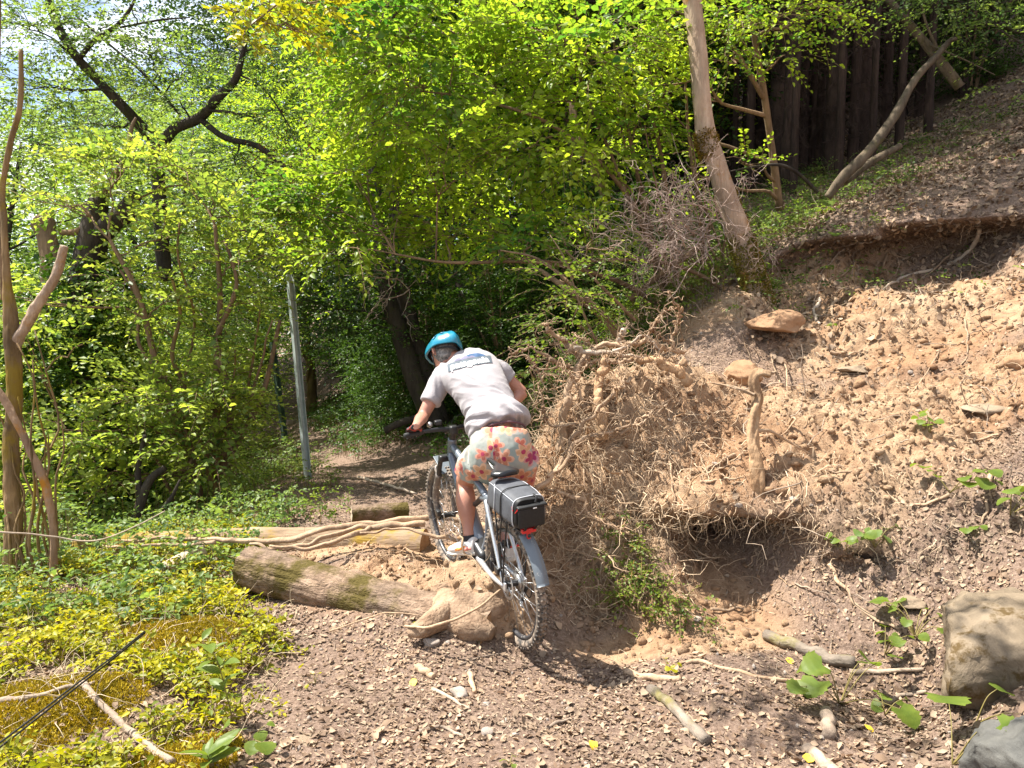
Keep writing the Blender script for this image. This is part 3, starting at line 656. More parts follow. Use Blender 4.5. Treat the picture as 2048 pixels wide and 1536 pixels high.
stick('stick', 'thin arched stem springing over the log knot', [(660, 1262, 4.35), (740, 1235, 4.2), (780, 1225, 4.1), (840, 1232, 4.05)], .005, m_root)
stick('stick', 'reddish stick piece standing out of the path litter', [(938, 1350), (950, 1388)], .016, m_root)
stick('stick', 'fat stick stub left of the middle of the path', [(835, 1338), (868, 1358)], .020, m_root, taper=.9)
stick('stick', 'stick lying across from the angular stone', [(865, 1380), (905, 1402), (940, 1420)], .011, m_stick)
stick('stick', 'forked twig low on the path', [(840, 1465), (880, 1455), (930, 1478)], .010, m_stick)
stick('stick', 'brown twig right of the small round stone', [(1090, 1458), (1140, 1440)], .009, m_stick)
stick('stick', 'curved twig under the rear wheel shadow', [(920, 1330), (960, 1315), (1000, 1308)], .006, m_stick)
stick('stick', 'dark twig curling at the end of the moss mound', [(470, 1262), (520, 1258), (545, 1235), (556, 1222)], .011, m_stick)
stick('branch_piece', 'long bare brown branch running down through the moss', [(165, 1370), (215, 1425), (265, 1470), (345, 1530)], .017, m_stick, taper=.9, cat='branch')
stick('branch_piece', 'brown branch lying in the plants under the cable', [(0, 1405), (60, 1398), (120, 1382), (190, 1368)], .014, m_stick, cat='branch')
stick('stick', 'forked dead branch on the path edge behind the front wheel', [(716, 962), (760, 975), (800, 985), (835, 996)], .018, m_rootpale, off=.05)
stick('stick', 'thin twig fork behind the front wheel', [(800, 985), (815, 965), (838, 960)], .008, m_rootpale, off=.06)
stick('stick', 'leaning stick at the foot of the first post', [(595, 965), (640, 935)], .028, m_stick, off=.05)
c_ = Acc(); 
for q in (0, 1):
    P = np.array([W(-40, 1515+q*10, 2.75), W(60, 1440+q*8, 3.0), W(150, 1370+q*7, 3.3), W(230, 1310+q*5, 3.6), W(290, 1262+q*4, 3.85)])
    add_tube(c_, P, [.0042]*5, n=24, sides=8)
m_cable = simple('black_rubber_cable', (.02, .02, .022), .45)
tag(c_.obj('cable', m_cable, None, smooth=True), 'black double cable running down through the plants at bottom left', 'cable')
# long wire-like bare stem across the left
stick('branch_piece', 'thin bare stem stretched across the left, in front of the trunks', [(-20, 1062, 4.6), (80, 1070, 4.7), (180, 1082, 4.8), (250, 1062, 4.9), (330, 1022, 5.0)], .006, m_rootpale, cat='branch')

# ------------------------------------------------------------------ leaf litter (uncountable) on the path and slopes
m_litter = leaf_mat('dead_leaf', (.12, .07, .045), (.46, .335, .24), .5, (1, .8, .6), .15, .8)
def leaf_cards(P, N, Lg, Wd, curl=.3, tilt=.5, tints=None, lobed=False, yaw=None):
    """curled leaves lying around points; 3x2 strip each"""
    K = len(P); up = unit(N+rng.normal(size=(K, 3))*tilt)
    a = rng.normal(size=(K, 3)); X_ = unit(np.cross(up, a)); Y_ = np.cross(up, X_)
    rows = np.array([0, .35, .7, 1.0]); wid = np.array([.12, 1.0, .8, .06])
    cu = rng.uniform(-1, 1, (K, 1))*curl; cv = rng.uniform(-.5, 1, (K, 1))*curl
    V = np.zeros((K, 4, 3, 3))
    for i in range(4):
        for j in (-1, 0, 1):
            w = wid[i]*(1+(rng.uniform(-.35, .35, (K, 1)) if lobed else 0))
            V[:, i, j+1] = P+X_*((rows[i]-.5)*Lg[:, None])+Y_*(j*w*Wd[:, None]*.5)+up*(Lg[:, None]*(cu*(rows[i]-.4)**2*2+cv*abs(j)*w*.5))
    idx = np.arange(K*12).reshape(K, 4, 3)
    q = np.stack([idx[:, :-1, :-1], idx[:, 1:, :-1], idx[:, 1:, 1:], idx[:, :-1, 1:]], -1).reshape(-1, 4)
    t = np.repeat(rng.random(K) if tints is None else tints, 12)
    return V.reshape(-1, 3), q, t
def litter(name, label, weight, n, l0, l1, m_, lift=.006, tilt=.45, pw=1.0):
    P0, N0, _ = scatter(weight, n); L_ = rng.uniform(l0, l1, len(P0))
    V, q, t = leaf_cards(P0+N0*lift*rng.random((len(P0), 1))*2, N0, L_, L_*rng.uniform(.35, .75, len(P0)), .55, tilt, rng.random(len(P0))**pw, lobed=True)
    a = Acc(); a.add(V, q, t); return tag(a.obj(name, m_, None, kind='stuff'), label, 'leaves')
path_w = (1-fdirt)*(1-.7*fmoss)*np.exp(-(FD/9)**4)
litter('leaf_litter', 'brown dead leaves and crumbs covering the path', path_w*(.5+.9*(fbm(fx[:, 0]*2, fx[:, 1]*2, fx[:, 0]*0, 3, 3) > -.05)), 70000, .007, .024, m_litter, tilt=.22)
litter('leaf_litter', 'curled mid-sized dead leaves along the path', path_w*np.exp(-(FD/7)**4)*(.25+1.2*(fbm(fx[:, 0]*1.6, fx[:, 1]*1.6, fx[:, 0]*0, 3, 43) > 0)), 12000, .018, .040, m_litter, .006, .26, 1.2)
litter('leaf_litter', 'fresh-fallen larger dead oak leaves on the path', path_w*np.exp(-(FD/5)**4), 800, .035, .06, m_litter, .008, .25, .8)
litter('leaf_litter', 'dead leaves scattered over the landslide and bank', (fdirt > .4)*np.exp(-(FD/9)**4)*(.3+1.2*(fx[:, 0] > 2.2)), 4000, .015, .045, m_litter)
litter('leaf_litter', 'brown leaf carpet on the hillside at upper right', (fx[:, 0] > 2.2)*(fx[:, 1] > 6.5)*(FD < 17)*(1-fdirt*.6), 16000, .03, .09, m_litter, .015, .6)
m_yl = simple('yellow_leaf', (.75, .50, .04), .6, noise=.2)
for k, (px, py, lb) in enumerate([(1740, 1462, 'bright yellow fallen leaf right of the path litter'), (1618, 1523, 'yellow leaf at the bottom edge'), (1580, 1324, 'pale yellow leaf beside the thick pale branch'), (825, 1368, 'yellow leaf left of the angular stone'), (1186, 1498, 'orange leaf near the bottom of the path')]):
    P = S(px, py, .012)[None]; V, q, t = leaf_cards(P, np.array([[0, -.4, .9]]), np.array([.055]), np.array([.045]), .5, .2)
    a = Acc(); a.add(V, q, t); tag(a.obj('fallen_leaf', m_yl), lb, 'leaf')
# twigs, uncountable
P0, N0, _ = scatter(path_w, 1800); yaw = rng.uniform(0, 6.28, len(P0)); d0 = unit(np.c_[np.cos(yaw), np.sin(yaw), np.zeros(len(P0))]+N0*.05)
PW = walk(P0+N0*.008, d0, 5, .03+.16*rng.random(len(P0))**2, .5); V, F = tubes(PW, np.linspace(1, .5, 5)[None]*rng.uniform(.001, .0035, (len(P0), 1)), 4, 0, cap=False); a = Acc(); a.add(V, F)
tag(a.obj('twig_litter', m_stick, None, kind='stuff'), 'small broken twigs scattered through the path litter', 'twigs')
P0, N0, _ = scatter((fx[:, 0] > 1.5)*(fx[:, 1] > 4)*(FD < 15), 1500); yaw = rng.uniform(0, 6.28, len(P0)); d0 = unit(np.c_[np.cos(yaw), np.sin(yaw), np.sin(yaw*3)*.3]+N0*.15)
PW = walk(P0+N0*.01, d0, 6, .08+.5*rng.random(len(P0))**2, .6); V, F = tubes(PW, np.linspace(1, .4, 6)[None]*rng.uniform(.0015, .006, (len(P0), 1)), 4, 0, cap=False); a = Acc(); a.add(V, F)
tag(a.obj('twig_litter', m_stick, None, kind='stuff'), 'dead twigs lying over the bank and hillside', 'twigs')
# ------------------------------------------------------------------ foliage
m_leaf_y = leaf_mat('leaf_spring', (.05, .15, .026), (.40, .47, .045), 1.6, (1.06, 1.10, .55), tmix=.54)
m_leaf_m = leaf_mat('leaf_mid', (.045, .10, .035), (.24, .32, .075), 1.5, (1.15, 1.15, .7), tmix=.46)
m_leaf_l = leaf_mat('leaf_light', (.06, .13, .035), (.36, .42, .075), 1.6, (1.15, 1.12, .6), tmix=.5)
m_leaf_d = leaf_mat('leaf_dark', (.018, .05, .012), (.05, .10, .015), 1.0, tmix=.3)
m_leaf_s = leaf_mat('leaf_painted_shade', (.022, .065, .014), (.09, .15, .025), 1.1, (1.1, 1.2, .5), tmix=.4)  # leaf colour darkened to stand in for deep shade on the slopes
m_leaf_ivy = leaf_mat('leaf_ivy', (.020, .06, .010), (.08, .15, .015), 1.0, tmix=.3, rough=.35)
m_leaf_fresh = leaf_mat('leaf_fresh', (.06, .12, .02), (.22, .28, .05), 1.4, tmix=.45)
m_leaf_plant = leaf_mat('plant_leaf', (.10, .15, .012), (.50, .44, .02), 1.3, tmix=.45)
m_leaf_brown = leaf_mat('leaf_brown', (.10, .04, .015), (.24, .12, .05), 1.0, (1.1, .8, .5), .3)
m_barkA = bark_mat('bark_ash', (.24, .17, .12), (.48, .38, .29), moss=(.33, .17, .04), moss_amt=.55, scale=12, stretch=(1, 1, .22))
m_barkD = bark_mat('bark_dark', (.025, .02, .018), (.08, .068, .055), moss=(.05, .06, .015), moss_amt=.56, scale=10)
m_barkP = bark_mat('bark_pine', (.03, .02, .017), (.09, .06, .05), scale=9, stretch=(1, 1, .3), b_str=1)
m_barkB = bark_mat('bark_branch', (.12, .08, .05), (.30, .21, .13), scale=14)
m_barkM = bark_mat('bark_mossy', (.09, .06, .03), (.30, .21, .11), moss=(.20, .14, .025), moss_amt=.5, scale=10)
m_barkO = bark_mat('bark_orange_lichen', (.22, .14, .09), (.42, .29, .19), moss=(.36, .16, .02), moss_amt=.52, scale=12)
m_barkG = bark_mat('bark_grey_brown', (.07, .055, .04), (.20, .16, .115), moss=(.10, .09, .03), moss_amt=.56, scale=12)
m_twigp = bark_mat('dead_twig', (.26, .19, .16), (.48, .39, .34), scale=14, b_str=.2)

def leaves_at(P, D, Nn, L, Wr, tint, fold=.12, near=False):
    """pointed leaves: base P, direction D, normal Nn, length L, width ratio Wr"""
    K = len(P); D = unit(D); B = unit(np.cross(Nn, D)); U = np.cross(D, B); L = np.broadcast_to(L, (K,))[:, None]; w = L*Wr*.5
    if near:
        V = np.stack([P, P+D*L*.32+B*w+U*L*fold, P+D*L*.70+B*w*.75+U*L*fold*.6, P+D*L*1.0-U*L*.12, P+D*L*.70-B*w*.75+U*L*fold*.6, P+D*L*.32-B*w+U*L*fold, P+D*L*.5-U*L*.02], 1)
        i = np.arange(K)[:, None]*7
        T = np.concatenate([i+np.array([[0, 6, 1]]), i+np.array([[1, 6, 2]]), i+np.array([[2, 6, 3]]), i+np.array([[3, 6, 4]]), i+np.array([[4, 6, 5]]), i+np.array([[5, 6, 0]])])
        return V.reshape(-1, 3), T, np.repeat(tint, 7)
    V = np.stack([P, P+D*L*.48+B*w+U*L*fold, P+D*L-U*L*.08, P+D*L*.48-B*w+U*L*fold], 1)
    i = np.arange(K)[:, None]*4
    T = np.concatenate([i+np.array([[0, 2, 1]]), i+np.array([[0, 3, 2]])])
    return V.reshape(-1, 3), T, np.repeat(tint, 4)
def sprays(acc, O, D, per=11, length=.45, leaf=.06, wr=.62, near=False, tvar=.3, tbase=None, twig=None, rg=None, flat=.25):
    """flat layered sprays: a twig at O along D with leaves alternating on both sides"""
    rg = rg or rng
    K = len(O); D = unit(D); up = unit(np.array([[0, 0, 1.]])+rg.normal(size=(K, 3))*flat); S_ = unit(np.cross(D, up)); U = np.cross(S_, D)
    Ls = length*rg.uniform(.6, 1.3, (K, 1))
    tb = rg.random(K) if tbase is None else tbase
    for j in range(per):
        t = (j+.6)/per; side = 1 if j % 2 else -1
        if j == per-1: side = 0
        P = O+D*Ls*t-np.array([0, 0, 1.])*Ls*.35*t*t+S_*side*Ls*.02
        ld = D*(.55 if side else 1)+S_*side*rg.uniform(.6, 1.2, (K, 1))+rg.normal(size=(K, 3))*.22-np.array([0, 0, .18])
        nn = U+rg.normal(size=(K, 3))*.38
        tn = np.clip(tb*.7+.3*rg.random(K)+(t-.5)*.15, 0, 1)
        V, T, ti = leaves_at(P, ld, nn, leaf*rg.uniform(.65, 1.2, K)*(1-.25*t), wr, tn, near=near)
        acc.add(V, T, ti)
    if twig is not None:
        e = O+D*Ls-np.array([0, 0, 1.])*Ls*.35; m_ = O+D*Ls*.5-np.array([0, 0, 1.])*Ls*.09
        V, F = tubes(np.stack([O, m_, e], 1), np.tile([[.004, .003, .0012]], (K, 1)), 3, cap=False); twig.add(V, F)
def limb(acc, a, b, r0, r1, sag=0, wob=.08, n=14, sides=7, seed=0, rough=.12):
    a, b = np.asarray(a, float), np.asarray(b, float); L = np.linalg.norm(b-a); rs = np.random.default_rng(seed)
    t = np.linspace(0, 1, 6)[:, None]; P = a*(1-t)+b*t; P[1:-1] += rs.normal(size=(4, 3))*L*wob*.5; P[:, 2] += -sag*4*t[:, 0]*(t[:, 0]-1)*L
    add_tube(acc, P, np.linspace(r0, r1, 6), n=n, sides=sides, rough=rough, seed=seed, fr=6)
    return P
def tree(name, label, cat, trunk, clusters, bark, leafm, group=None, leaf=.06, per=11, splen=.45, near=False, density=1.0, droop=0., outward=.6, trunk_sides=14, trunk_rough=.14, lim_r=.03, twigs=True, attach=None, tfun=None, wr=.62, seed=0, crown_name='crown', extra=()):
    """trunk: list of (x,y,z,r) polylines; clusters: (centre, (rx,ry,rz), number of sprays)"""
    trunk = [np.array(t, float) for t in trunk]; base = trunk[0][0, :3]
    t = thing(name, label, cat, base, group)
    rg = np.random.default_rng(seed+100)
    ta = Acc()
    for k, tr in enumerate(trunk): add_tube(ta, tr[:, :3], tr[:, 3], n=max(24, len(tr)*8), sides=trunk_sides if k == 0 else 10, rough=trunk_rough, seed=seed+k, fr=5)
    allp = np.concatenate([catmull(tr, 30) for tr in trunk])
    child(t, ta.obj('trunk', bark, None, smooth=True))
    ba = Acc(); ca = Acc(); tw = Acc() if twigs else None
    for k, (c, rad, ns) in enumerate(clusters):
        c = np.asarray(c, float); rad = np.asarray(rad, float)
        dd = np.linalg.norm(allp[:, :3]-c, axis=1)+.9*np.maximum(0, allp[:, 2]-c[2]+.2); i = int(np.argmin(dd)); a0 = allp[i, :3]
        LP = limb(ba, a0, c, min(allp[i, 3]*.7, lim_r*(.5+np.linalg.norm(c-a0)*.25)), .006, sag=.04, seed=seed+k*7)
        ns = int(ns*density)
        u = unit(rg.normal(size=(ns, 3))); rr = rg.random((ns, 1))**.4; O = c+u*rr*rad
        for q in range(min(6, 2+ns//25)):
            limb(ba, LP[rg.integers(2, 6)], O[rg.integers(0, ns)], .007, .003, seed=seed+k*31+q, n=7, sides=4, rough=0)
        D = unit(unit(O-a0)*outward+unit(u*np.array([1, 1, .35]))*.8+rg.normal(size=(ns, 3))*.35-np.array([0, 0, droop]))
        tb = None
        if tfun is not None: tb = tfun(O)
        sprays(ca, O, D, per, splen, leaf, wr, near, twig=tw, rg=rg, tbase=tb)
    child(t, ca.obj(crown_name, leafm))
    if clusters: child(t, ba.obj('branches', bark, None, smooth=True, kind='stuff'))
    if twigs and tw.n: child(t, tw.obj('twigs', bark, None, kind='stuff'))
    return t
def px_poly(pts):   # (px,py,depth,radius)
    return [(*W(p[0], p[1], p[2]), p[3]) for p in pts]
def cl(px, py, d, rpx, rpy, rd, n): # a cluster in photo terms
    return (W(px, py, d), (rpx/FPX*d, rd, rpy/FPX*d), n)

# ---- prototypes for the forest behind
def proto_tree(name, H, R, nsp, leaf, bark, leafm, seed, z0=.25, stems=1, per=10, splen=.7, label='', cat='tree', layers=None):
    rg = np.random.default_rng(seed); t = thing(name, label, cat)
    ta = Acc(); ca = Acc(); ba = Acc(); ends = []
    for s in range(stems):
        az = rg.uniform(0, 6.28); ln = (.35 if stems > 1 else .06)*H*rg.uniform(.6, 1.2)
        top = np.array([math.cos(az)*ln, math.sin(az)*ln, H*rg.uniform(.85, 1)]); r0 = H*.013*(1 if stems == 1 else .55)
        P = np.array([[0, 0, -.4], [*(top[:2]*.12), H*.15], [*(top[:2]*.4+rg.normal(size=2)*H*.02), H*.5], top])
        if stems > 1: P[0, :2] = top[:2]*.06
        add_tube(ta, P, [r0*1.35, r0, r0*.7, r0*.12], n=22, sides=9, rough=.15, seed=seed+s, fr=4); ends.append(catmull(np.c_[P, [r0*1.35, r0, r0*.7, r0*.12]], 30))
    allp = np.concatenate(ends)
    nc = max(10, nsp//55)
    for k in range(nc):
        zz = z0+(1-z0)*(k+.5)/nc; az = k*2.4+rg.uniform(-.4, .4)
        prof = math.sin(math.pi*min(1, (.12+.88*(1-(zz-z0)/(1-z0)))**.8))**.6
        rad = R*prof*rg.uniform(.35, 1.0); c = np.array([math.cos(az)*rad, math.sin(az)*rad, zz*H])
        i = int(np.argmin(np.linalg.norm(allp[:, :2]-c[:2], axis=1)+np.abs(allp[:, 2]-(c[2]-.12*H))*1.2)); a0 = allp[i, :3]
        limb(ba, a0, c, max(.012, allp[i, 3]*.45), .008, seed=seed+k, n=9, sides=5)
        ns = int(nsp/nc); u = unit(rg.normal(size=(ns, 3))); O = c+u*(rg.random((ns, 1))**.45)*np.array([R*.42, R*.42, H*.07+R*.1])
        D = unit(u*np.array([1, 1, .2])+.5*unit(O-a0)+rg.normal(size=(ns, 3))*.3)
        sprays(ca, O, D, per, splen, leaf, .62, rg=rg)
    child(t, ta.obj('trunk', bark, None, smooth=True)); child(t, ba.obj('branches', bark, None, smooth=True, kind='stuff')); child(t, ca.obj('crown', leafm))
    return t
def copy_thing(t, loc, rotz, sc, label=None, group=None, mats=None):
    r = t.copy(); COL.objects.link(r); r.location = loc; r.rotation_euler = (0, 0, rotz); r.scale = (sc, sc, sc) if np.isscalar(sc) else sc
    if label: r['label'] = label
    if group: r['group'] = group
    for ch in t.children:
        c = ch.copy(); COL.objects.link(c); c.parent = r
    return r
used = set()
def place(t, x, y, rotz, sc, dz=0, **k):
    loc = (x, y, gz(x, y)-.05+dz)
    if t.name not in used:
        used.add(t.name); t.location = loc; t.rotation_euler = (0, 0, rotz); t.scale = (sc, sc, sc) if np.isscalar(sc) else sc
        if k.get('label'): t['label'] = k['label']
        if k.get('group'): t['group'] = k['group']
        return t
    return copy_thing(t, loc, rotz, sc, **k)
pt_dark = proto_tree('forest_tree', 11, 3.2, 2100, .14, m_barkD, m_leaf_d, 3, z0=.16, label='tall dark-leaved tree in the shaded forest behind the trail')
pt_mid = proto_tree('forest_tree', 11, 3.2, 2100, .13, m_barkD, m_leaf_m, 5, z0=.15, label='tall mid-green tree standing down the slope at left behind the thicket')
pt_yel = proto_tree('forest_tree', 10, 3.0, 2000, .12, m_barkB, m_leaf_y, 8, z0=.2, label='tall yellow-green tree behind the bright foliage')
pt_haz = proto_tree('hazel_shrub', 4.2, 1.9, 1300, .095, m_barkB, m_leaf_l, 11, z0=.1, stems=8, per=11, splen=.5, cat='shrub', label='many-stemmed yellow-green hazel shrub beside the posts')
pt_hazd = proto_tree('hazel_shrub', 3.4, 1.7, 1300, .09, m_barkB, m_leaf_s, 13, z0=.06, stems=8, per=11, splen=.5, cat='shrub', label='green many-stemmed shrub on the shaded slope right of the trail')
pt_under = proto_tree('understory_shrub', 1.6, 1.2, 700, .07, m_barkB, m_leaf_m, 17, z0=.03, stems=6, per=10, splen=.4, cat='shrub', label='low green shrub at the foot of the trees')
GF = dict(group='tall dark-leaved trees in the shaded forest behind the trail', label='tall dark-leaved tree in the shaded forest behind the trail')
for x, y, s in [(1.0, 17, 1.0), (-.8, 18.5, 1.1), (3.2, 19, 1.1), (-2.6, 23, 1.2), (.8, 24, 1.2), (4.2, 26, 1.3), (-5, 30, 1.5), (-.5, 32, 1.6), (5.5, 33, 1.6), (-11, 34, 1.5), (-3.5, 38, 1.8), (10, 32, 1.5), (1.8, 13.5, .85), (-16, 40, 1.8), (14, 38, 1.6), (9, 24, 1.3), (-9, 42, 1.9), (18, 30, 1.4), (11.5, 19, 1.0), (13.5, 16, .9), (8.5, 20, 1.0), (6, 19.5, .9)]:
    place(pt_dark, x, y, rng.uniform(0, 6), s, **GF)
GM = dict(group='mid-green trees down the slope at left', label='mid-green tree standing down the slope at left behind the thicket')
for x, y, s in [(-9.5, 13.5, 1.05), (-12.5, 17, 1.2), (-8.2, 18, 1.0), (-15, 13, 1.2), (-11, 23, 1.2), (-17, 22, 1.4), (-21, 16, 1.4), (-9.5, 28, 1.2), (-14.5, 30, 1.4), (-22, 28, 1.5), (-13, 9.5, 1.05)]:
    place(pt_mid, x, y, rng.uniform(0, 6), (s, s, s*.84), **GM)
GY_ = dict(group='yellow-green trees behind the bright foliage', label='tall yellow-green tree rising behind the bright foliage over the trail')
for x, y, s in [(-1.6, 14.5, .95), (1.2, 15, 1.0), (-3.2, 19, 1.05), (2.8, 15.5, .95), (-6.5, 24, 1.1)]:
    place(pt_yel, x, y, rng.uniform(0, 6), s, **GY_)
for x, y, s, lb in [(-5.0, 8.9, .8, 'many-stemmed hazel shrub with upright pale stems left of the first post'), (-6.2, 10.2, 1.0, 'tall hazel thicket left of the many-stemmed shrub, next to the ivy trunk'), (-6.9, 13.4, .9, 'hazel shrub behind the first post and before the second'),
                (-6.8, 11.5, 1.1, 'hazel shrub behind the ivy-covered trunk'), (-7.6, 16, .95, 'hazel shrub left of the second post'), (-7.2, 8.3, 1.0, 'hazel shrub at the left edge between the trunks'), (-9, 22.5, 1, 'hazel bush where the trail bends away')]:
    place(pt_haz, x, y, rng.uniform(0, 6), s, label=lb)
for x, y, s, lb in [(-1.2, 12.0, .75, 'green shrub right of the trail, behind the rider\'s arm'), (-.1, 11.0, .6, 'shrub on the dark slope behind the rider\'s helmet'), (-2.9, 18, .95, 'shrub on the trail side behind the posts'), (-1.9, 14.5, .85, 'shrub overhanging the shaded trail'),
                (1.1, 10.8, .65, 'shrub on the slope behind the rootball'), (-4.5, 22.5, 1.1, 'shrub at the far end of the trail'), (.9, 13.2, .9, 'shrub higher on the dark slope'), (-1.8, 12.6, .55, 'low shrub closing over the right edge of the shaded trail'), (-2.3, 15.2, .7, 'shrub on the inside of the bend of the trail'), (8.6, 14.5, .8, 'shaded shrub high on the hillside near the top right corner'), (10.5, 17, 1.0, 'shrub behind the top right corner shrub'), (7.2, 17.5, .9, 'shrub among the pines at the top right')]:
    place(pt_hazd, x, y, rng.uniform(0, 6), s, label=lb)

for k, (x, y, s) in enumerate([(-5.6, 7.6, .8), (-4.9, 8.6, .7), (-2.2, 24, 1.2), (1.6, 9.9, .6), (2.5, 10.6, .6)]):
    place(pt_under, x, y, rng.uniform(0, 6), s, label=['low shrub at the foot of the ivy-covered trunk', 'low shrub at the foot of the left thicket', 'low shrub far up the dark slope', 'low shrub on the bank left of the leaning tree', 'low shrub behind the foot of the leaning tree'][k])
# ---- the great bright mass leaning over the trail (hazels rooted on the bank)
base = W(1345, 600, 8.8)
stems = [px_poly([(1345, 612, 8.8, .035), (1300, 470, 8.6, .03), (1265, 300, 8.4, .024), (1240, 180, 8.3, .016), (1225, 60, 8.2, .010)]),
         px_poly([(1360, 612, 8.8, .035), (1340, 450, 8.7, .03), (1320, 300, 8.6, .022), (1290, 190, 8.6, .014)]),
         px_poly([(1400, 600, 8.7, .03), (1405, 450, 8.6, .026), (1380, 300, 8.6, .02), (1370, 150, 8.5, .012)]),
         px_poly([(1335, 620, 8.8, .032), (1230, 560, 8.3, .028), (1080, 525, 8.0, .022), (900, 525, 7.9, .016), (790, 508, 7.9, .010)]),
         px_poly([(1345, 612, 8.8, .03), (1260, 400, 8.2, .026), (1120, 260, 7.9, .02), (960, 200, 7.8, .014), (820, 180, 7.8, .008)]),
         px_poly([(1350, 612, 8.8, .03), (1230, 330, 8.4, .022), (1150, 130, 8.3, .016), (1080, -40, 8.2, .01)])]
cls = []
for px, py, rx, ry, n_ in [(1180, 90, 120, 80, 150), (1050, 60, 120, 70, 170), (900, 60, 130, 80, 190), (760, 40, 110, 70, 150), (640, 30, 90, 50, 90), (1130, 200, 120, 60, 120), (990, 170, 110, 60, 120), (840, 170, 110, 70, 150), (720, 150, 90, 70, 120),
              (760, 240, 90, 50, 110), (900, 280, 120, 50, 110), (1050, 300, 110, 45, 90), (1180, 320, 90, 45, 70), (700, 340, 100, 45, 110), (830, 370, 120, 40, 110), (980, 400, 110, 40, 100), (640, 410, 90, 40, 90), (760, 450, 110, 35, 90), (600, 380, 70, 30, 60),
              (900, 470, 110, 30, 80), (1060, 480, 100, 35, 60), (1190, 440, 70, 35, 45), (680, 500, 80, 25, 45), (1280, 240, 70, 50, 60), (1280, 90, 70, 70, 60)]:
    cls.append(cl(px, py, 8.0+rng.uniform(-.5, .9), rx, ry, .55, n_))
tree('hazel_tree', 'bright yellow-green hazel leaning over the trail from the bank', 'tree', stems, cls, m_barkB, m_leaf_y, leaf=.10, per=9, splen=.46, near=True, seed=41, droop=.15, density=.75, tfun=lambda O: np.clip(.45+.9*fbm(O[:, 0]*1.2, O[:, 1]*1.2, O[:, 2]*1.6, 2, 3)+rng.uniform(-.2, .35, len(O)), 0, 1))
# vine-like hazel right of the rider
tree('hazel_sapling', 'leafy sapling hanging between the rider and the rootball', 'sapling',
     [px_poly([(1195, 690, 6.6, .012), (1160, 610, 6.6, .01), (1130, 520, 6.7, .008), (1100, 470, 6.8, .004)]), px_poly([(1250, 670, 6.8, .022), (1160, 585, 6.8, .016), (1080, 520, 6.9, .012), (1000, 500, 7, .006)]), px_poly([(1270, 640, 7.2, .02), (1200, 570, 7.0, .014), (1130, 500, 7.0, .008)])],
     [cl(1130, 640, 6.5, 50, 40, .3, 28), cl(1100, 690, 6.3, 35, 25, .2, 16), cl(1170, 590, 6.6, 60, 45, .3, 34), cl(1120, 560, 6.7, 60, 40, .3, 26), cl(1060, 740, 6.0, 26, 22, .15, 10), cl(1210, 640, 6.8, 40, 30, .3, 14), cl(1180, 490, 6.8, 70, 40, .3, 24)],
     m_barkB, m_leaf_fresh, leaf=.055, per=8, splen=.3, near=True, seed=55, lim_r=.01)
# ---- leaning tree with moss ring
tr = px_poly([(1525, 625, 7.7, .145), (1508, 560, 7.7, .135), (1483, 480, 7.7, .122), (1455, 400, 7.65, .105), (1430, 320, 7.6, .098), (1415, 285, 7.6, .112), (1407, 230, 7.6, .095), (1397, 120, 7.6, .09), (1388, 30, 7.6, .088), (1375, -90, 7.6, .10), (1350, -500, 7.8, .08), (1330, -900, 8.0, .04)])
lt = tree('leaning_tree', 'leaning pale trunk with an orange moss ring and mossy foot at the bank edge', 'tree', [tr], [((2.6, 9.4, 8.4), (1.3, 1.0, .5), 170), ((4.2, 10.0, 9.0), (1.4, 1.2, .5), 200), ((5.8, 10.6, 9.6), (1.4, 1.3, .5), 180), ((4.0, 12.2, 10.2), (1.6, 1.2, .5), 180), ((6.6, 12.4, 10.5), (1.6, 1.2, .5), 180), ((3.0, 8.6, 7.6), (.9, .5, .3), 60), ((7.6, 10.2, 10.8), (1.3, 1.2, .5), 120)], m_barkA, m_leaf_y, leaf=.12, density=1.25, seed=61, trunk_sides=28, trunk_rough=.10)  # crown clusters sit above the frame, added to shade the hillside
def moss_patch(name, pts, r, parent, m_, n=2600, frac=1.0, seed=3, ang=(0, 6.28), hair=.012):
    """a furry coat of tiny blades on a limb"""
    P = catmull(np.array([(*W(p[0], p[1], p[2]), p[3]) for p in pts]), 60); rs = np.random.default_rng(seed)
    i = rs.integers(0, 59, n); T = unit(P[i+1, :3]-P[i, :3]); Nn = unit(np.cross(T, [0, 1, .01])); B = np.cross(T, Nn); a = rs.uniform(ang[0], ang[1], n)[:, None]
    d = Nn*np.cos(a)+B*np.sin(a); O = P[i, :3]+d*P[i, 3:4]*1.0+T*rs.uniform(-.02, .02, (n, 1))
    kp = fbm(O[:, 0]*9, O[:, 1]*9, O[:, 2]*9, 3, seed) > (-.3 if frac >= 1 else .0); O = O[kp]; d = d[kp]; k = len(O)
    V, T_, ti = leaves_at(O-d*.004, d+rs.normal(size=(k, 3))*.6, rs.normal(size=(k, 3)), hair*rs.uniform(.6, 1.5, k), .5, rs.random(k))
    ac = Acc(); ac.add(V, T_, ti); o = ac.obj(name, m_, None, kind='stuff')
    return child(parent, o) if parent else o
m_moss = leaf_mat('moss', (.09, .06, .008), (.30, .20, .02), .6, tmix=.15, rough=.8)
m_mossg = leaf_mat('moss_green', (.09, .085, .012), (.26, .23, .03), .6, tmix=.15, rough=.8)
moss_patch('moss', [(1422, 318, 7.6, .10), (1414, 285, 7.6, .112), (1409, 262, 7.6, .10)], 0, lt, m_moss, 2600, hair=.02)
moss_patch('moss', [(1525, 620, 7.7, .145), (1495, 520, 7.7, .13), (1480, 470, 7.7, .121)], 0, lt, m_mossg, 6000, ang=(-2.2, 2.4), hair=.022)
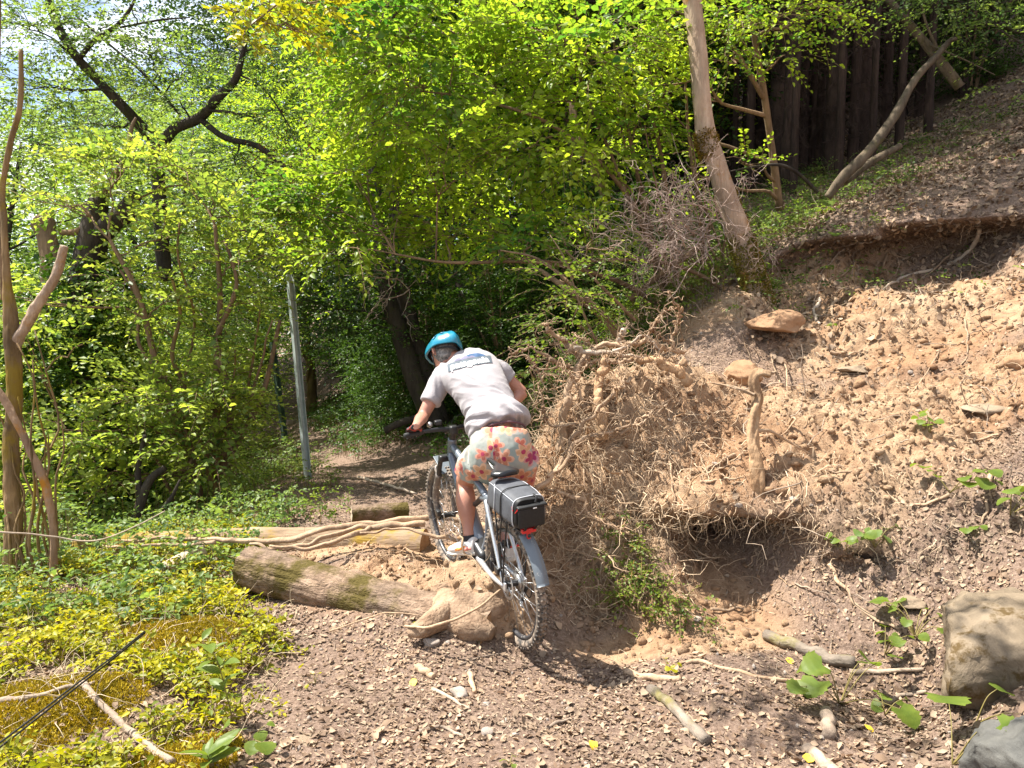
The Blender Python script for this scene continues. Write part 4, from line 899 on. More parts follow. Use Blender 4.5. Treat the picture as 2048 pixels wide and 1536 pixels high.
moss_patch('moss', [(1520, 610, 7.7, .145), (1489, 500, 7.7, .126), (1449, 380, 7.7, .102)], 0, lt, m_moss, 5000, frac=.5, ang=(1.8, 5.4), hair=.022)

# leafy branches reaching in front of the pines
tree('hazel_tree', 'yellow-green leafy branches reaching over the leaning trunk in front of the pines', 'tree',
     [px_poly([(1560, 420, 9.5, .05), (1530, 200, 9.0, .04), (1500, 20, 8.6, .03), (1480, -160, 8.4, .02)]), px_poly([(1530, 200, 9.0, .03), (1440, 60, 8.5, .02), (1340, 20, 8.4, .01)])],
     [cl(1330, 60, 8.3, 90, 50, .5, 75), cl(1320, 170, 8.4, 70, 50, .5, 55), cl(1290, 270, 8.5, 60, 40, .5, 40), cl(1460, 40, 8.2, 70, 40, .5, 55), cl(1560, 30, 8.3, 90, 40, .5, 60), cl(1650, 20, 8.6, 70, 30, .5, 34), cl(1450, 130, 8.4, 50, 40, .5, 24), cl(1570, 110, 8.6, 50, 30, .5, 18), cl(1480, 320, 8.8, 60, 30, .5, 16), cl(1390, 350, 8.8, 40, 40, .4, 14)],
     m_barkB, m_leaf_y, leaf=.07, per=9, splen=.4, near=True, seed=71)
tree('beech_tree', 'shaded leafy branches hanging into the top right corner', 'tree', [px_poly([(2350, 300, 11, .1), (2280, 0, 10.5, .08), (2150, -200, 10, .06)])],
     [cl(1900, 20, 9.5, 90, 40, .6, 45), cl(2000, 60, 9.2, 60, 50, .6, 45), cl(1960, -20, 9.4, 120, 40, .6, 60), cl(2040, 180, 9.4, 40, 50, .5, 18), cl(1800, -10, 9.8, 80, 30, .6, 30)], m_barkD, m_leaf_m, leaf=.07, splen=.4, seed=75)

# ---- pines behind, dark bare trunks
pine_spots = [(1575, 300, 12.2, .11), (1500, 318, 13, .09), (1640, 288, 13.4, .11), (1705, 272, 12.6, .10), (1770, 250, 14, .11), (1440, 335, 15, .10), (1610, 285, 16, .10), (1680, 262, 15.5, .10), (1530, 300, 19, .12), (1650, 262, 21, .14), (1840, 205, 14.5, .10), (1930, 180, 14, .10), (1400, 345, 17, .12), (1360, 352, 16, .10), (1590, 294, 11.6, .07), (1680, 278, 11.8, .075), (1745, 262, 12, .07), (1800, 235, 12.5, .08), (1860, 210, 12.8, .08), (1545, 305, 14, .08), (1625, 280, 14.5, .09), (1980, 165, 14, .09), (1890, 195, 16.5, .1), (1470, 325, 13.5, .07), (1556, 300, 13.0, .20), (1600, 290, 14.5, .15), (1664, 285, 12.6, .19), (1725, 270, 13.8, .21), (1490, 320, 15, .12), (1520, 310, 17, .14), (1580, 280, 18, .16), (1635, 270, 19, .17), (1690, 262, 18, .15), (1765, 240, 17, .19), (1800, 225, 15, .14), (1850, 200, 18, .19), (1455, 330, 18, .15), (1420, 340, 20, .18), (1900, 185, 16, .15), (1960, 165, 19, .2), (2010, 150, 17, .18), (1540, 280, 22, .2), (1740, 245, 22, .2), (2080, 140, 20, .22), (1620, 270, 23, .2), (1380, 350, 22, .2), (1465, 300, 25, .2), (1820, 200, 24, .2), (1700, 250, 26, .2), (1340, 360, 25, .22)]
rgp = np.random.default_rng(5)
pine0 = None
def make_pine():
    t = thing('pine_tree', '', 'tree'); a = Acc(); H_ = 15
    z = np.linspace(-.6, H_, 26); P = np.c_[np.sin(z*.5)*.03, np.cos(z*.37)*.03, z]; add_tube(a, P, np.interp(z, [-.6, 0, 1, H_], [1.35, 1.15, 1.0, .25])*.17, n=70, sides=14, rough=.22, seed=4, fr=7)
    b_ = Acc()
    n_ = 150; zz = rgp.uniform(.6, 9, n_); az = rgp.uniform(0, 6.28, n_); O = np.c_[np.zeros(n_), np.zeros(n_), zz]; D_ = unit(np.c_[np.cos(az), np.sin(az), rgp.uniform(-.35, .15, n_)])
    PW = walk(O, D_, 6, rgp.uniform(.5, 1.9, n_), .5, -.15); V, F = tubes(PW, np.linspace(1, .25, 6)[None]*rgp.uniform(.006, .014, (n_, 1)), 4, cap=False); b_.add(V, F)
    K = 3; st_ = PW[:, 2:5].reshape(-1, 3)[np.repeat(np.arange(n_*3), 2)]; D2 = unit(rgp.normal(size=st_.shape)+np.array([0, 0, -.2])); PW2 = walk(st_, D2, 4, rgp.uniform(.15, .5, len(st_)), .6); V, F = tubes(PW2, np.tile(np.linspace(.005, .002, 4), (len(st_), 1)), 3, cap=False); b_.add(V, F)
    ca = Acc(); ns = 1100; zz = rgp.uniform(8.2, 15.2, ns); az = rgp.uniform(0, 6.28, ns); rr = (15.6-zz)*.34*np.sqrt(rgp.random(ns))+.1
    O = np.c_[np.cos(az)*rr, np.sin(az)*rr, zz]; D_ = unit(np.c_[np.cos(az), np.sin(az), rgp.uniform(-.3, .3, ns)]); sprays(ca, O, D_, 12, .6, .22, .12, rg=rgp)
    child(t, a.obj('trunk', m_barkP, None, smooth=True)); child(t, b_.obj('dead_branches', m_barkP, None, kind='stuff')); child(t, ca.obj('crown', m_leaf_d)); return t
pine = make_pine()
for k, (px, py, d, r) in enumerate(pine_spots):
    p = W(px, py, d); z = gz(p[0], p[1]); s = r/.17*.8
    lb = 'dark pine trunk among many in the shaded plantation at upper right'
    kw = dict(group='pines of the dark plantation', label=lb)
    if pine0 is None: pine.location = (p[0], p[1], z); pine.scale = (s, s, 1); pine0 = pine; tag(pine, kw['label'], None, kw['group'])
    else: copy_thing(pine, (p[0], p[1], z), rgp.uniform(0, 6), (s, s, rgp.uniform(.9, 1.1)), **kw)
for k, (px, py, d, r, lb) in enumerate([]): pass

# ---- leaning bare trunks at the upper right
def bare(name, label, polys, bark, cat='tree', sides=12, rough=.15, seed=0, parts='limb'):
    polys = [np.array(px_poly(p)) for p in polys]; t = thing(name, label, cat, polys[0][0, :3])
    for k, P in enumerate(polys):
        a = Acc(); add_tube(a, P[:, :3], P[:, 3], n=max(16, len(P)*9), sides=sides if k == 0 else 8, rough=rough, seed=seed+k, fr=8)
        child(t, a.obj('trunk' if k == 0 else parts, bark, None, smooth=True))
    return t
bare('dead_tree', 'bent grey dead trunk leaning up the hillside at upper right', [[(1655, 395, 9.3, .05), (1690, 350, 9.2, .065), (1740, 300, 9.2, .06), (1790, 230, 9.3, .055), (1830, 160, 9.4, .045), (1870, 115, 9.4, .04), (1900, 82, 9.4, .035), (1912, 78, 9.3, .02)]], m_barkG, seed=81)
bare('dead_tree', 'mossy dead trunk lying low on the hillside beside the bent grey trunk', [[(1690, 365, 9.4, .04), (1740, 325, 9.5, .05), (1800, 292, 9.7, .04)]], m_barkG, seed=82)
bare('dead_tree', 'straight brown dead trunk slanting down from the top right', [[(1920, 175, 10, .07), (1870, 110, 10, .06), (1820, 50, 10, .05), (1770, -10, 10, .045), (1700, -100, 10, .04)], [(1880, 110, 9.9, .02), (1850, 40, 9.8, .015), (1840, -20, 9.8, .01)], [(1860, 90, 9.9, .015), (1930, 120, 9.7, .01), (1990, 150, 9.6, .006)]], m_barkG, seed=83)
bare('bare_bough', 'dark arched dead branch on the slope right of the leaning tree', [[(1635, 385, 8.7, .02), (1600, 350, 8.6, .02), (1560, 330, 8.5, .018), (1500, 335, 8.5, .012), (1450, 345, 8.5, .006)]], m_barkD, cat='branch', seed=84)
bare('fallen_log', 'thin fallen trunk on the bank behind the rootball', [[(1260, 600, 8.6, .035), (1320, 550, 8.5, .035), (1400, 495, 8.4, .03)]], m_barkB, seed=85)
bare('fallen_log', 'long bare bent branch behind the rootball, left of the leaning tree', [[(1440, 575, 8.0, .02), (1390, 545, 7.9, .022), (1310, 522, 7.8, .02), (1220, 520, 7.7, .016), (1130, 525, 7.7, .012), (1040, 515, 7.7, .006)]], m_barkB, cat='branch', seed=86)
bare('bare_bough', 'leaning brown stem rising behind the rootball', [[(1250, 690, 6.9, .035), (1210, 640, 6.9, .03), (1150, 590, 6.9, .028), (1080, 540, 7.1, .02)]], m_barkB, cat='branch', seed=87)
# thin upright hazel rods left of the leaning tree
hs = thing('coppice_stems', 'fan of thin pale rods growing up from the bank left of the leaning tree', 'stems', W(1440, 570, 8.6))
for k, (b0, t0, r) in enumerate([((1440, 575), (1345, 395), .018), ((1445, 575), (1375, 380), .02), ((1450, 575), (1405, 360), .02), ((1430, 580), (1330, 440), .015), ((1455, 570), (1425, 300), .016), ((1425, 575), (1290, 440), .016), ((1460, 570), (1440, 330), .012), ((1400, 600), (1250, 400), .014), ((1390, 610), (1220, 330), .016), ((1350, 600), (1290, 250), .02), ((1340, 610), (1235, 215), .018), ((1470, 590), (1300, 60), .014)]):
    a = Acc(); limb(a, W(*b0, 8.6+.05*k % .4), W(*t0, 8.2), r, r*.35, wob=.05, seed=k, n=20); child(hs, a.obj('stem', m_barkB, None, smooth=True))
# dead twig brush
tb_ = thing('dead_brush', 'tangle of bare pinkish dead twigs in front of the leaning tree', 'brushwood', W(1330, 470, 7.4))
def brush(parent, roots_, n, m_, r=.006, L=(.3, .8), bias=(-.8, -.1, -.15), seed=0, nsub=3):
    rs = np.random.default_rng(seed); a = Acc(); O = []
    for (px, py, d) in roots_: O.append(W(px, py, d))
    O = np.array(O)[rs.integers(0, len(O), n)]+rs.normal(size=(n, 3))*.04
    d0 = unit(np.array(bias)+rs.normal(size=(n, 3))*.5); P = walk(O, d0, 9, rs.uniform(*L, n), .55, -.05)
    V, F = tubes(P, np.linspace(1, .3, 9)[None]*rs.uniform(.5, 1, (n, 1))*r, 4, cap=False); a.add(V, F)
    for lv in range(nsub):
        k = n*2; i = rs.integers(0, len(P), k); j = rs.integers(3, 8, k); O2 = P[i, j]; d2 = unit((P[i, j]-P[i, j-1])/np.linalg.norm(P[i, j]-P[i, j-1], axis=1, keepdims=True)+rs.normal(size=(k, 3))*.55)
        P = walk(O2, d2, 9, rs.uniform(.1, .4, k), .6, -.1); V, F = tubes(P, np.tile(np.linspace(.0028, .0012, 9), (k, 1)), 3, cap=False); a.add(V, F); n = min(k, 350)
        P = P[:n] if len(P) > n else P
    o = a.obj('twigs', m_, None, kind='stuff'); return child(parent, o)
brush(tb_, [(1440, 430, 7.4), (1420, 450, 7.3), (1400, 470, 7.4), (1430, 480, 7.3), (1380, 440, 7.3), (1340, 450, 7.3), (1300, 470, 7.3)], 60, m_twigp, .008, (.5, 1.3), (-.95, -.1, -.12), 3)
tb2 = thing('bare_bough', 'drooping dead grey branch hanging over the trail right of the first post', 'branch', W(800, 560, 9))
brush(tb2, [(800, 570, 9), (790, 550, 9), (810, 590, 9)], 9, m_twigp, .009, (.5, 1.1), (-.5, 0, -.6), 6, nsub=2)

# ---- dark double trunk right of the trail
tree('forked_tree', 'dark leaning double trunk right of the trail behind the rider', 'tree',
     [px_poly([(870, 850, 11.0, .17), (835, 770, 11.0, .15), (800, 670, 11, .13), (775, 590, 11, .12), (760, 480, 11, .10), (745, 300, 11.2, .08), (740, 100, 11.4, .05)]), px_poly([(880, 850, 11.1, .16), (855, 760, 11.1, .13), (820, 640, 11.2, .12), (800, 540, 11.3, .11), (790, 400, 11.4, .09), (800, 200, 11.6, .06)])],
     [cl(720, 560, 10.8, 90, 40, .7, 60), cl(650, 620, 10.9, 70, 40, .7, 60), cl(720, 650, 11.2, 50, 40, .6, 36), cl(860, 560, 11.3, 90, 50, .8, 50), cl(640, 520, 11, 80, 40, .8, 70), cl(900, 430, 11.5, 120, 50, .8, 60), cl(700, -60, 11.5, 240, 60, 1.5, 180), cl(900, -150, 11.8, 300, 70, 1.8, 160), ((-4, 13, 9.3), (2.0, 1.8, .9), 300), ((-1.5, 13.5, 9.8), (2.0, 1.8, .9), 300), ((-5.5, 15.5, 10.5), (2.2, 2, 1), 260), ((-2.5, 12, 10.5), (1.8, 1.2, .8), 240), ((0, 12.3, 9.5), (1.8, 1.4, .8), 240), ((-3.5, 16.5, 11), (2.6, 2, 1), 280)],  # clusters in world coordinates: unseen canopy added to shade the slope behind
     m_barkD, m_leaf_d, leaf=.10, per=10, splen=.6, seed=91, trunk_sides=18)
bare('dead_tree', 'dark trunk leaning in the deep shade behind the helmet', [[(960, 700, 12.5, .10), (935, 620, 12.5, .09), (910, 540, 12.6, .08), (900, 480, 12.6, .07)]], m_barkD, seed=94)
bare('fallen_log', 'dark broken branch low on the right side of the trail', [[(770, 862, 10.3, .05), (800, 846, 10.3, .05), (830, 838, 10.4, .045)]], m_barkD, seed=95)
bare('dead_tree', 'dark trunk with a pale broken side leaning among the bright leaves', [[(1215, 400, 9.8, .07), (1180, 320, 9.8, .07), (1160, 280, 9.8, .06), (1140, 200, 9.9, .04)]], m_barkB, seed=96)

# ---- big-branched dark tree, top left
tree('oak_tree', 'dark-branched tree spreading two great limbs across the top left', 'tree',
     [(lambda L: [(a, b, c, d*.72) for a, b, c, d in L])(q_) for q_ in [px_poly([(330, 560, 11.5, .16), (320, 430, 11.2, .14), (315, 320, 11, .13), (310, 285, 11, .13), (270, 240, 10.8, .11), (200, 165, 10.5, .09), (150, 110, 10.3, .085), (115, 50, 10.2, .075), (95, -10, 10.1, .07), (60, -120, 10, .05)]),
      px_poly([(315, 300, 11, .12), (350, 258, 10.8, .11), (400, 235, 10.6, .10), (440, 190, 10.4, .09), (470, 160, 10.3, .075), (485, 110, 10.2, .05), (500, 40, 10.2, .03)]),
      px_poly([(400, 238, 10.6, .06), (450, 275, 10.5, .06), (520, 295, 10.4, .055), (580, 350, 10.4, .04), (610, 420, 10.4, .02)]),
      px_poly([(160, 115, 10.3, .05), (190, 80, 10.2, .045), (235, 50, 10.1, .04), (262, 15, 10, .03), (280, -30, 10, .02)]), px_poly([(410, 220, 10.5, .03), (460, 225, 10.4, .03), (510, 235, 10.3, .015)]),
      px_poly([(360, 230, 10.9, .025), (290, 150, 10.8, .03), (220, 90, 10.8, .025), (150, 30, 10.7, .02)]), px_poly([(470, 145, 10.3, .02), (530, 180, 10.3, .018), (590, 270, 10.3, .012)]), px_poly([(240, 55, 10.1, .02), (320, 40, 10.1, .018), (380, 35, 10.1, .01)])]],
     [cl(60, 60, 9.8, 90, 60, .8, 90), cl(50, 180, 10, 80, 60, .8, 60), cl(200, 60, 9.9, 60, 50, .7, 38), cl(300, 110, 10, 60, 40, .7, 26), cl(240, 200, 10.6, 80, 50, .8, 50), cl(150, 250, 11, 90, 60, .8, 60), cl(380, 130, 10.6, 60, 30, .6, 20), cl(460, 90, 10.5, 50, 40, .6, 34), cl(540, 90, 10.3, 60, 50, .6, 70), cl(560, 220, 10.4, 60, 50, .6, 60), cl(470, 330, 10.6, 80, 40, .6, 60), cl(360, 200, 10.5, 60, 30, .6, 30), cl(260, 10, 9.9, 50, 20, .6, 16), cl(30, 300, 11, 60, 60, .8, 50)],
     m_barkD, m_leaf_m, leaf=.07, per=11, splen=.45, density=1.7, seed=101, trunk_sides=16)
bt = tree('overhanging_branch', 'bright yellow leaves of a branch hanging in at the top, left of centre', 'branch', [px_poly([(640, -60, 6.3, .012), (590, -20, 6.2, .01), (540, 20, 6.1, .007), (490, 60, 6, .004)])],
     [((-1.3, 4.2, 5.0), (.55, .4, .2), 26), ((-.7, 3.9, 5.3), (.5, .35, .15), 18), cl(500, 15, 6, 45, 20, .25, 18), cl(560, 25, 6.1, 45, 22, .25, 20), cl(490, 75, 6, 25, 30, .2, 10), cl(640, 10, 6.2, 50, 25, .25, 18), cl(590, 60, 6.1, 30, 20, .2, 8)], m_barkB, m_leaf_plant, leaf=.075, per=8, splen=.25, near=True, seed=105, lim_r=.006)  # clusters in world coordinates are unseen, added overhead to dapple the foreground
rb_ = thing('dead_leaf_branch', 'rust-brown withered leaves hanging on a limb at left of the bright mass', 'branch', W(520, 330, 10.3))
a = Acc(); O = np.concatenate([W(540, 320, 10.3)+np.random.default_rng(3).normal(size=(60, 3))*np.array([.35, .2, .3]), W(590, 370, 10.3)+np.random.default_rng(4).normal(size=(30, 3))*.2]); sprays(a, O, unit(rng.normal(size=O.shape)-np.array([0, 0, .8])), 8, .3, .06, .5); child(rb_, a.obj('foliage', m_leaf_brown))

# ---- ivy-clad broken trunk
iv = tree('ivy_covered_tree', 'broken forked trunk thickly wrapped in ivy, at left', 'tree',
     [px_poly([(205, 1055, 9.0, .22), (195, 940, 9.0, .21), (180, 800, 9, .20), (168, 680, 9, .19), (172, 560, 9, .18), (185, 480, 9, .17), (192, 430, 9, .13), (200, 395, 9, .10)]),
      px_poly([(185, 490, 9, .14), (215, 455, 8.95, .13), (250, 425, 8.9, .11), (272, 385, 8.9, .08)]), px_poly([(197, 400, 9, .05), (230, 355, 8.9, .05), (255, 310, 8.8, .035), (262, 260, 8.8, .025), (272, 235, 8.8, .012)]),
      px_poly([(190, 420, 9, .04), (160, 460, 8.9, .04), (120, 465, 8.9, .03)]), px_poly([(258, 320, 8.8, .018), (320, 335, 8.8, .015), (400, 375, 8.8, .012), (450, 420, 8.8, .01), (500, 470, 8.8, .006)]), px_poly([(198, 392, 9, .035), (196, 378, 9, .03)]),
      px_poly([(270, 400, 8.8, .012), (330, 375, 8.8, .012), (380, 370, 8.8, .008)])],
     [], m_barkB, m_leaf_ivy, seed=111, trunk_sides=18, twigs=False) if False else None
ivp = [px_poly(p) for p in [[(205, 1055, 9.0, .22), (195, 940, 9.0, .21), (180, 800, 9, .20), (168, 680, 9, .19), (172, 560, 9, .18), (185, 480, 9, .17), (192, 430, 9, .13), (200, 395, 9, .10)],
      [(185, 490, 9, .14), (215, 455, 8.95, .13), (250, 425, 8.9, .11), (272, 385, 8.9, .08)], [(197, 400, 9, .05), (230, 355, 8.9, .05), (255, 310, 8.8, .035), (262, 260, 8.8, .025), (272, 235, 8.8, .012)],
      [(190, 420, 9, .04), (160, 460, 8.9, .04), (120, 465, 8.9, .03)], [(258, 320, 8.8, .018), (320, 335, 8.8, .015), (400, 375, 8.8, .012), (450, 420, 8.8, .01), (500, 470, 8.8, .006)], [(270, 400, 8.8, .012), (330, 375, 8.8, .012), (380, 370, 8.8, .008)]]]
iv = thing('ivy_covered_tree', 'broken forked trunk thickly wrapped in ivy, at left', 'tree', ivp[0][0][:3])
for k, p in enumerate(ivp):
    p = np.array(p); a = Acc(); add_tube(a, p[:, :3], p[:, 3], n=50, sides=18 if k < 2 else 8, rough=.15, seed=k, fr=6); child(iv, a.obj('trunk' if k == 0 else 'limb', m_barkD if k < 2 else m_barkB, None, smooth=True))
def ivy(parent, pts, n, spread, leaf, m_, seed=0):
    P = catmull(np.array(px_poly(pts)), 80); rs = np.random.default_rng(seed); i = rs.integers(0, 80, n); u = unit(rs.normal(size=(n, 3))*np.array([1, 1, .4]))
    O = P[i, :3]+u*(P[i, 3:4]+spread*rs.random((n, 1))**1.5); a = Acc(); sprays(a, O, u+rs.normal(size=u.shape)*.4-np.array([0, 0, .4]), 7, .22, leaf, .85, near=False, rg=rs); return child(parent, a.obj('ivy', m_))
ivy(iv, [(205, 1055, 9.0, .22), (190, 940, 9.0, .24), (170, 800, 9, .30), (160, 680, 9, .34), (165, 580, 9, .2), (180, 520, 9, .1)], 1500, .45, .07, m_leaf_ivy, 5)
ivy(iv, [(110, 760, 8.6, .1), (90, 680, 8.6, .15), (100, 620, 8.6, .1)], 260, .4, .07, m_leaf_ivy, 6)
bare('broken_tree', 'snapped-off dark trunk behind the ivy-covered one, flat broken top', [[(110, 700, 10.5, .15), (105, 600, 10.5, .14), (100, 520, 10.5, .13), (92, 470, 10.5, .13), (85, 446, 10.5, .16), (80, 440, 10.5, .14)]], m_barkB, seed=114, sides=16)

# ---- the near trunks at the left edge
nt_ = thing('broken_tree', 'near mossy trunk at the left edge with a pale snapped-off limb', 'tree', W(25, 1150, 5.4))
for k, (nm, p, m_) in enumerate([('trunk', [(25, 1165, 5.4, .085), (28, 1050, 5.4, .08), (22, 900, 5.4, .078), (28, 800, 5.4, .078), (26, 700, 5.4, .075), (22, 640, 5.4, .07), (14, 560, 5.4, .04), (8, 440, 5.4, .032), (4, 380, 5.4, .03), (22, 280, 5.4, .028), (40, 210, 5.4, .026), (42, 100, 5.4, .02)], m_barkM),
                              ('limb', [(30, 690, 5.4, .055), (55, 645, 5.38, .055), (85, 595, 5.36, .05), (112, 550, 5.34, .045), (130, 492, 5.32, .042)], m_barkA),
                              ('limb', [(-30, 740, 5.2, .03), (20, 820, 5.2, .035), (60, 900, 5.2, .038), (90, 970, 5.2, .038), (106, 1060, 5.2, .036), (108, 1170, 5.2, .038)], m_barkO),
                              ('limb', [(0, 0, 5.6, .012), (-4, 300, 5.6, .015), (5, 600, 5.6, .018)], m_barkB)]):
    p = np.array(px_poly(p)); p[:, 3] *= .68; a = Acc(); add_tube(a, p[:, :3], p[:, 3], n=120, sides=20, rough=.22, seed=k+7, fr=16, flute=.10); child(nt_, a.obj(nm, m_, None, smooth=True))
sp_ = thing('sprout_stems', 'cluster of thin tan shoots around the near left trunk', 'stems', W(60, 1160, 5.3))
for k in range(11):
    x = 10+k*9+rng.uniform(-6, 6); a = Acc(); limb(a, W(x+20, 1170, 5.3), W(x-10+rng.uniform(-30, 40), rng.uniform(650, 900), 5.3+rng.uniform(-.2, .3)), .012, .004, wob=.05, seed=k+50, n=16); child(sp_, a.obj('stem', m_barkM, None, smooth=True))

# ---- stems of the left thicket that show through the leaves
th = thing('coppice_stems', 'pale upright coppice stems inside the left thicket', 'stems', W(400, 960, 8.4))
for k, (b0, t0, r) in enumerate([((375, 900), (345, 560), .035), ((370, 900), (240, 540), .03), ((380, 900), (360, 440), .022), ((400, 1000), (370, 860), .04), ((430, 1000), (400, 850), .04), ((460, 850), (450, 480), .04), ((440, 960), (460, 800), .03), ((395, 980), (330, 880), .03), ((500, 800), (520, 620), .018), ((500, 810), (545, 640), .02), ((420, 960), (470, 700), .02), ((350, 1000), (300, 900), .025)]):
    a = Acc(); limb(a, W(*b0, 8.3), W(*t0, 8.0), r, r*.45, wob=.06, seed=k+20, n=24, sides=8); child(th, a.obj('stem', m_barkB if k % 2 else m_barkM, None, smooth=True))
bare('bare_bough', 'dark crooked dead branch low in the left thicket', [[(260, 1075, 7.2, .04), (280, 1010, 7.2, .045), (300, 960, 7.2, .04), (330, 935, 7.2, .03)], [(282, 1005, 7.2, .035), (276, 940, 7.2, .03), (290, 870, 7.2, .02)], [(300, 1050, 7, .02), (340, 1000, 7, .02), (360, 960, 7, .01)]], m_barkD, cat='branch', seed=121)
# extra leafy layers of the thicket at left
tree('hazel_tree', 'sunlit hazel filling the left thicket with layered leaves', 'tree',
     [px_poly([(420, 960, 8.4, .05), (430, 800, 8.3, .04), (440, 600, 8.2, .03), (430, 450, 8.1, .02)]), px_poly([(400, 960, 8.4, .05), (330, 800, 8.2, .04), (280, 600, 8, .03), (220, 480, 8, .02)]), px_poly([(430, 960, 8.4, .04), (520, 800, 8.3, .03), (560, 640, 8.2, .02)])],
     [cl(420, 420, 8.2, 110, 30, .5, 60), cl(560, 450, 8.4, 80, 35, .5, 60), cl(340, 470, 8.2, 90, 35, .5, 50), cl(240, 330, 8.3, 110, 35, .6, 70), cl(130, 390, 8.4, 100, 35, .6, 60), cl(350, 330, 8.4, 90, 30, .6, 40), cl(480, 520, 8.2, 100, 35, .5, 60), cl(480, 600, 8.2, 45, 30, .4, 26), cl(320, 610, 8, 90, 35, .5, 40), cl(430, 670, 8, 60, 35, .4, 26), cl(250, 560, 8, 60, 40, .4, 30),
      cl(300, 790, 7.8, 100, 35, .5, 60), cl(420, 800, 7.8, 90, 35, .5, 60), cl(250, 880, 7.6, 90, 35, .5, 50), cl(380, 880, 7.7, 80, 35, .5, 40), cl(440, 750, 8, 50, 40, .4, 40), cl(450, 850, 7.9, 45, 40, .4, 36), cl(430, 925, 7.7, 50, 30, .4, 30), cl(130, 860, 7.2, 70, 40, .4, 40), cl(50, 600, 7.4, 50, 40, .4, 20), cl(80, 1000, 7, 60, 40, .4, 30), cl(200, 960, 7.4, 60, 40, .4, 36)],
     m_barkB, m_leaf_l, leaf=.085, per=10, splen=.42, seed=131, lim_r=.018, near=True)

# ---- steel posts beside the trail
m_post = simple('galvanised_post', (.40, .45, .43), .5, .15, noise=.2, nscale=14, bumpv=.1)
m_postd = simple('green_post', (.09, .14, .11), .6, .1, noise=.3, nscale=14)
for pts, w, m_, lb in [([(615, 938, 9.0), (580, 548, 9.0)], .036, m_post, 'tall galvanised steel post beside the trail, nearest of three'), ([(571, 882, 17), (545, 684, 17)], .055, m_postd, 'dark green steel post further along the trail, second of three'), ([(500, 790, 30), (496, 728, 30)], .06, m_post, 'small distant steel post, third along the trail')]:
    a0, b0 = W(*pts[0]), W(*pts[1]); t = thing('steel_post', lb, 'post', a0, 'steel posts along the trail')
    D_ = b0-a0; a0 = a0-D_*.08; L_ = np.linalg.norm(b0-a0); D_ = unit(D_); Mx = Vector(D_).to_track_quat('Z', 'Y').to_matrix()
    bm = bmesh.new()
    prof = [(-w, -w), (-w, w*.6), (-w*.8, w*.6), (-w*.8, -w*.78), (w*.8, -w*.78), (w*.8, w*.6), (w, w*.6), (w, -w)]   # C-section
    rings = []
    for z in (0, L_): rings.append([bm.verts.new(Vector(a0)+Mx@Vector((p[0], p[1]*1.1, z))) for p in prof])
    for i in range(8): bm.faces.new((rings[0][i], rings[0][(i+1) % 8], rings[1][(i+1) % 8], rings[1][i]))
    bm.faces.new(rings[1]); me = bpy.data.meshes.new('channel'); bmesh.ops.recalc_face_normals(bm, faces=bm.faces); bm.to_mesh(me); bm.free(); me.materials.append(m_)
    child(t, link('channel', me))
    a = Acc(); c_ = a0+D_*L_*.96; add_tube(a, [c_+np.array([0, -w*1.15, 0]), c_+np.array([0, -w*.8, 0])], [.012, .012], n=3, sides=6); child(t, a.obj('bolt', m_))

# ------------------------------------------------------------------ low plants
def carpet(name, label, weight, n, h0, h1, leaf, m_, per=6, splen=.12, cat='plants', view=True, near=False, tb=None, wr=.6, margin=60, dirz=.7):
    P0, N0, _ = scatter(weight, n, view, margin); O = P0+np.c_[np.zeros(len(P0)), np.zeros(len(P0)), rng.uniform(h0, h1, len(P0))]*(.4+.6*rng.random((len(P0), 1)))
    a = Acc(); D = unit(rng.normal(size=O.shape)*np.array([1, 1, .3])+np.array([0, 0, dirz*.3])); sprays(a, O, D, per, splen, leaf, wr, near, tbase=tb)
    if h1 > .08:
        V, F = tubes(np.stack([P0, (P0+O)/2+rng.normal(size=O.shape)*.01, O], 1), np.tile([[.003, .0025, .0015]], (len(O), 1)), 3, cap=False); s = Acc(); s.add(V, F); tag(s.obj('undergrowth_stems', m_barkM, None, kind='stuff'), 'thin stems of the '+label, cat)
    return tag(a.obj(name, m_, None, kind='stuff'), label, cat)
x_, y_ = fx[:, 0], fx[:, 1]
patchy = fbm(x_*1.1, y_*1.1, x_*0, 3, 77); patch2 = fbm(x_*3, y_*3, x_*0, 3, 87)
# path centre line distance
pyv = np.array([2, 4, 7, 8.5, 10, 12.5, 15, 20, 26]); pxv = np.array([-.1, -.2, -.9, -1.35, -1.95, -2.9, -3.7, -5.4, -8.4]); pc = np.interp(y_, pyv, pxv); dl = x_-pc
carpet('undergrowth', 'low green plants on the verge left of the trail by the posts', (dl < -.6-.15*patchy)*(dl > -4.5)*(y_ > 6.2)*(y_ < 24)*(patch2 > -.35), 5200, .02, .30, .045, m_leaf_fresh, splen=.14)
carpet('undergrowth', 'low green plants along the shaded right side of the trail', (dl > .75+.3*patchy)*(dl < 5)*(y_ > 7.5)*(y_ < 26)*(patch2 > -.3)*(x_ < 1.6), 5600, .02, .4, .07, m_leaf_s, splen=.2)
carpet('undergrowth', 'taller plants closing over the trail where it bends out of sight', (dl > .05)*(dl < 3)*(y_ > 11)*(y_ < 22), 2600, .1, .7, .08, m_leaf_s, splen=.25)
carpet('undergrowth', 'bright ground plants under the pines at upper right', np.maximum(blob(x_, y_, 3.6, 10.2, .9, 1.6), .6*blob(x_, y_, 5, 12.5, 1.5, 1.5))*(patch2 > -.1), 1500, .03, .30, .05, m_leaf_m, splen=.18)
carpet('undergrowth', 'green plants dotted over the hillside at upper right', (x_ > 1.2)*(y_ > 7.6)*(y_ < 17)*(FD < 19)*(patchy > .14), 800, .02, .20, .05, m_leaf_s, splen=.16)
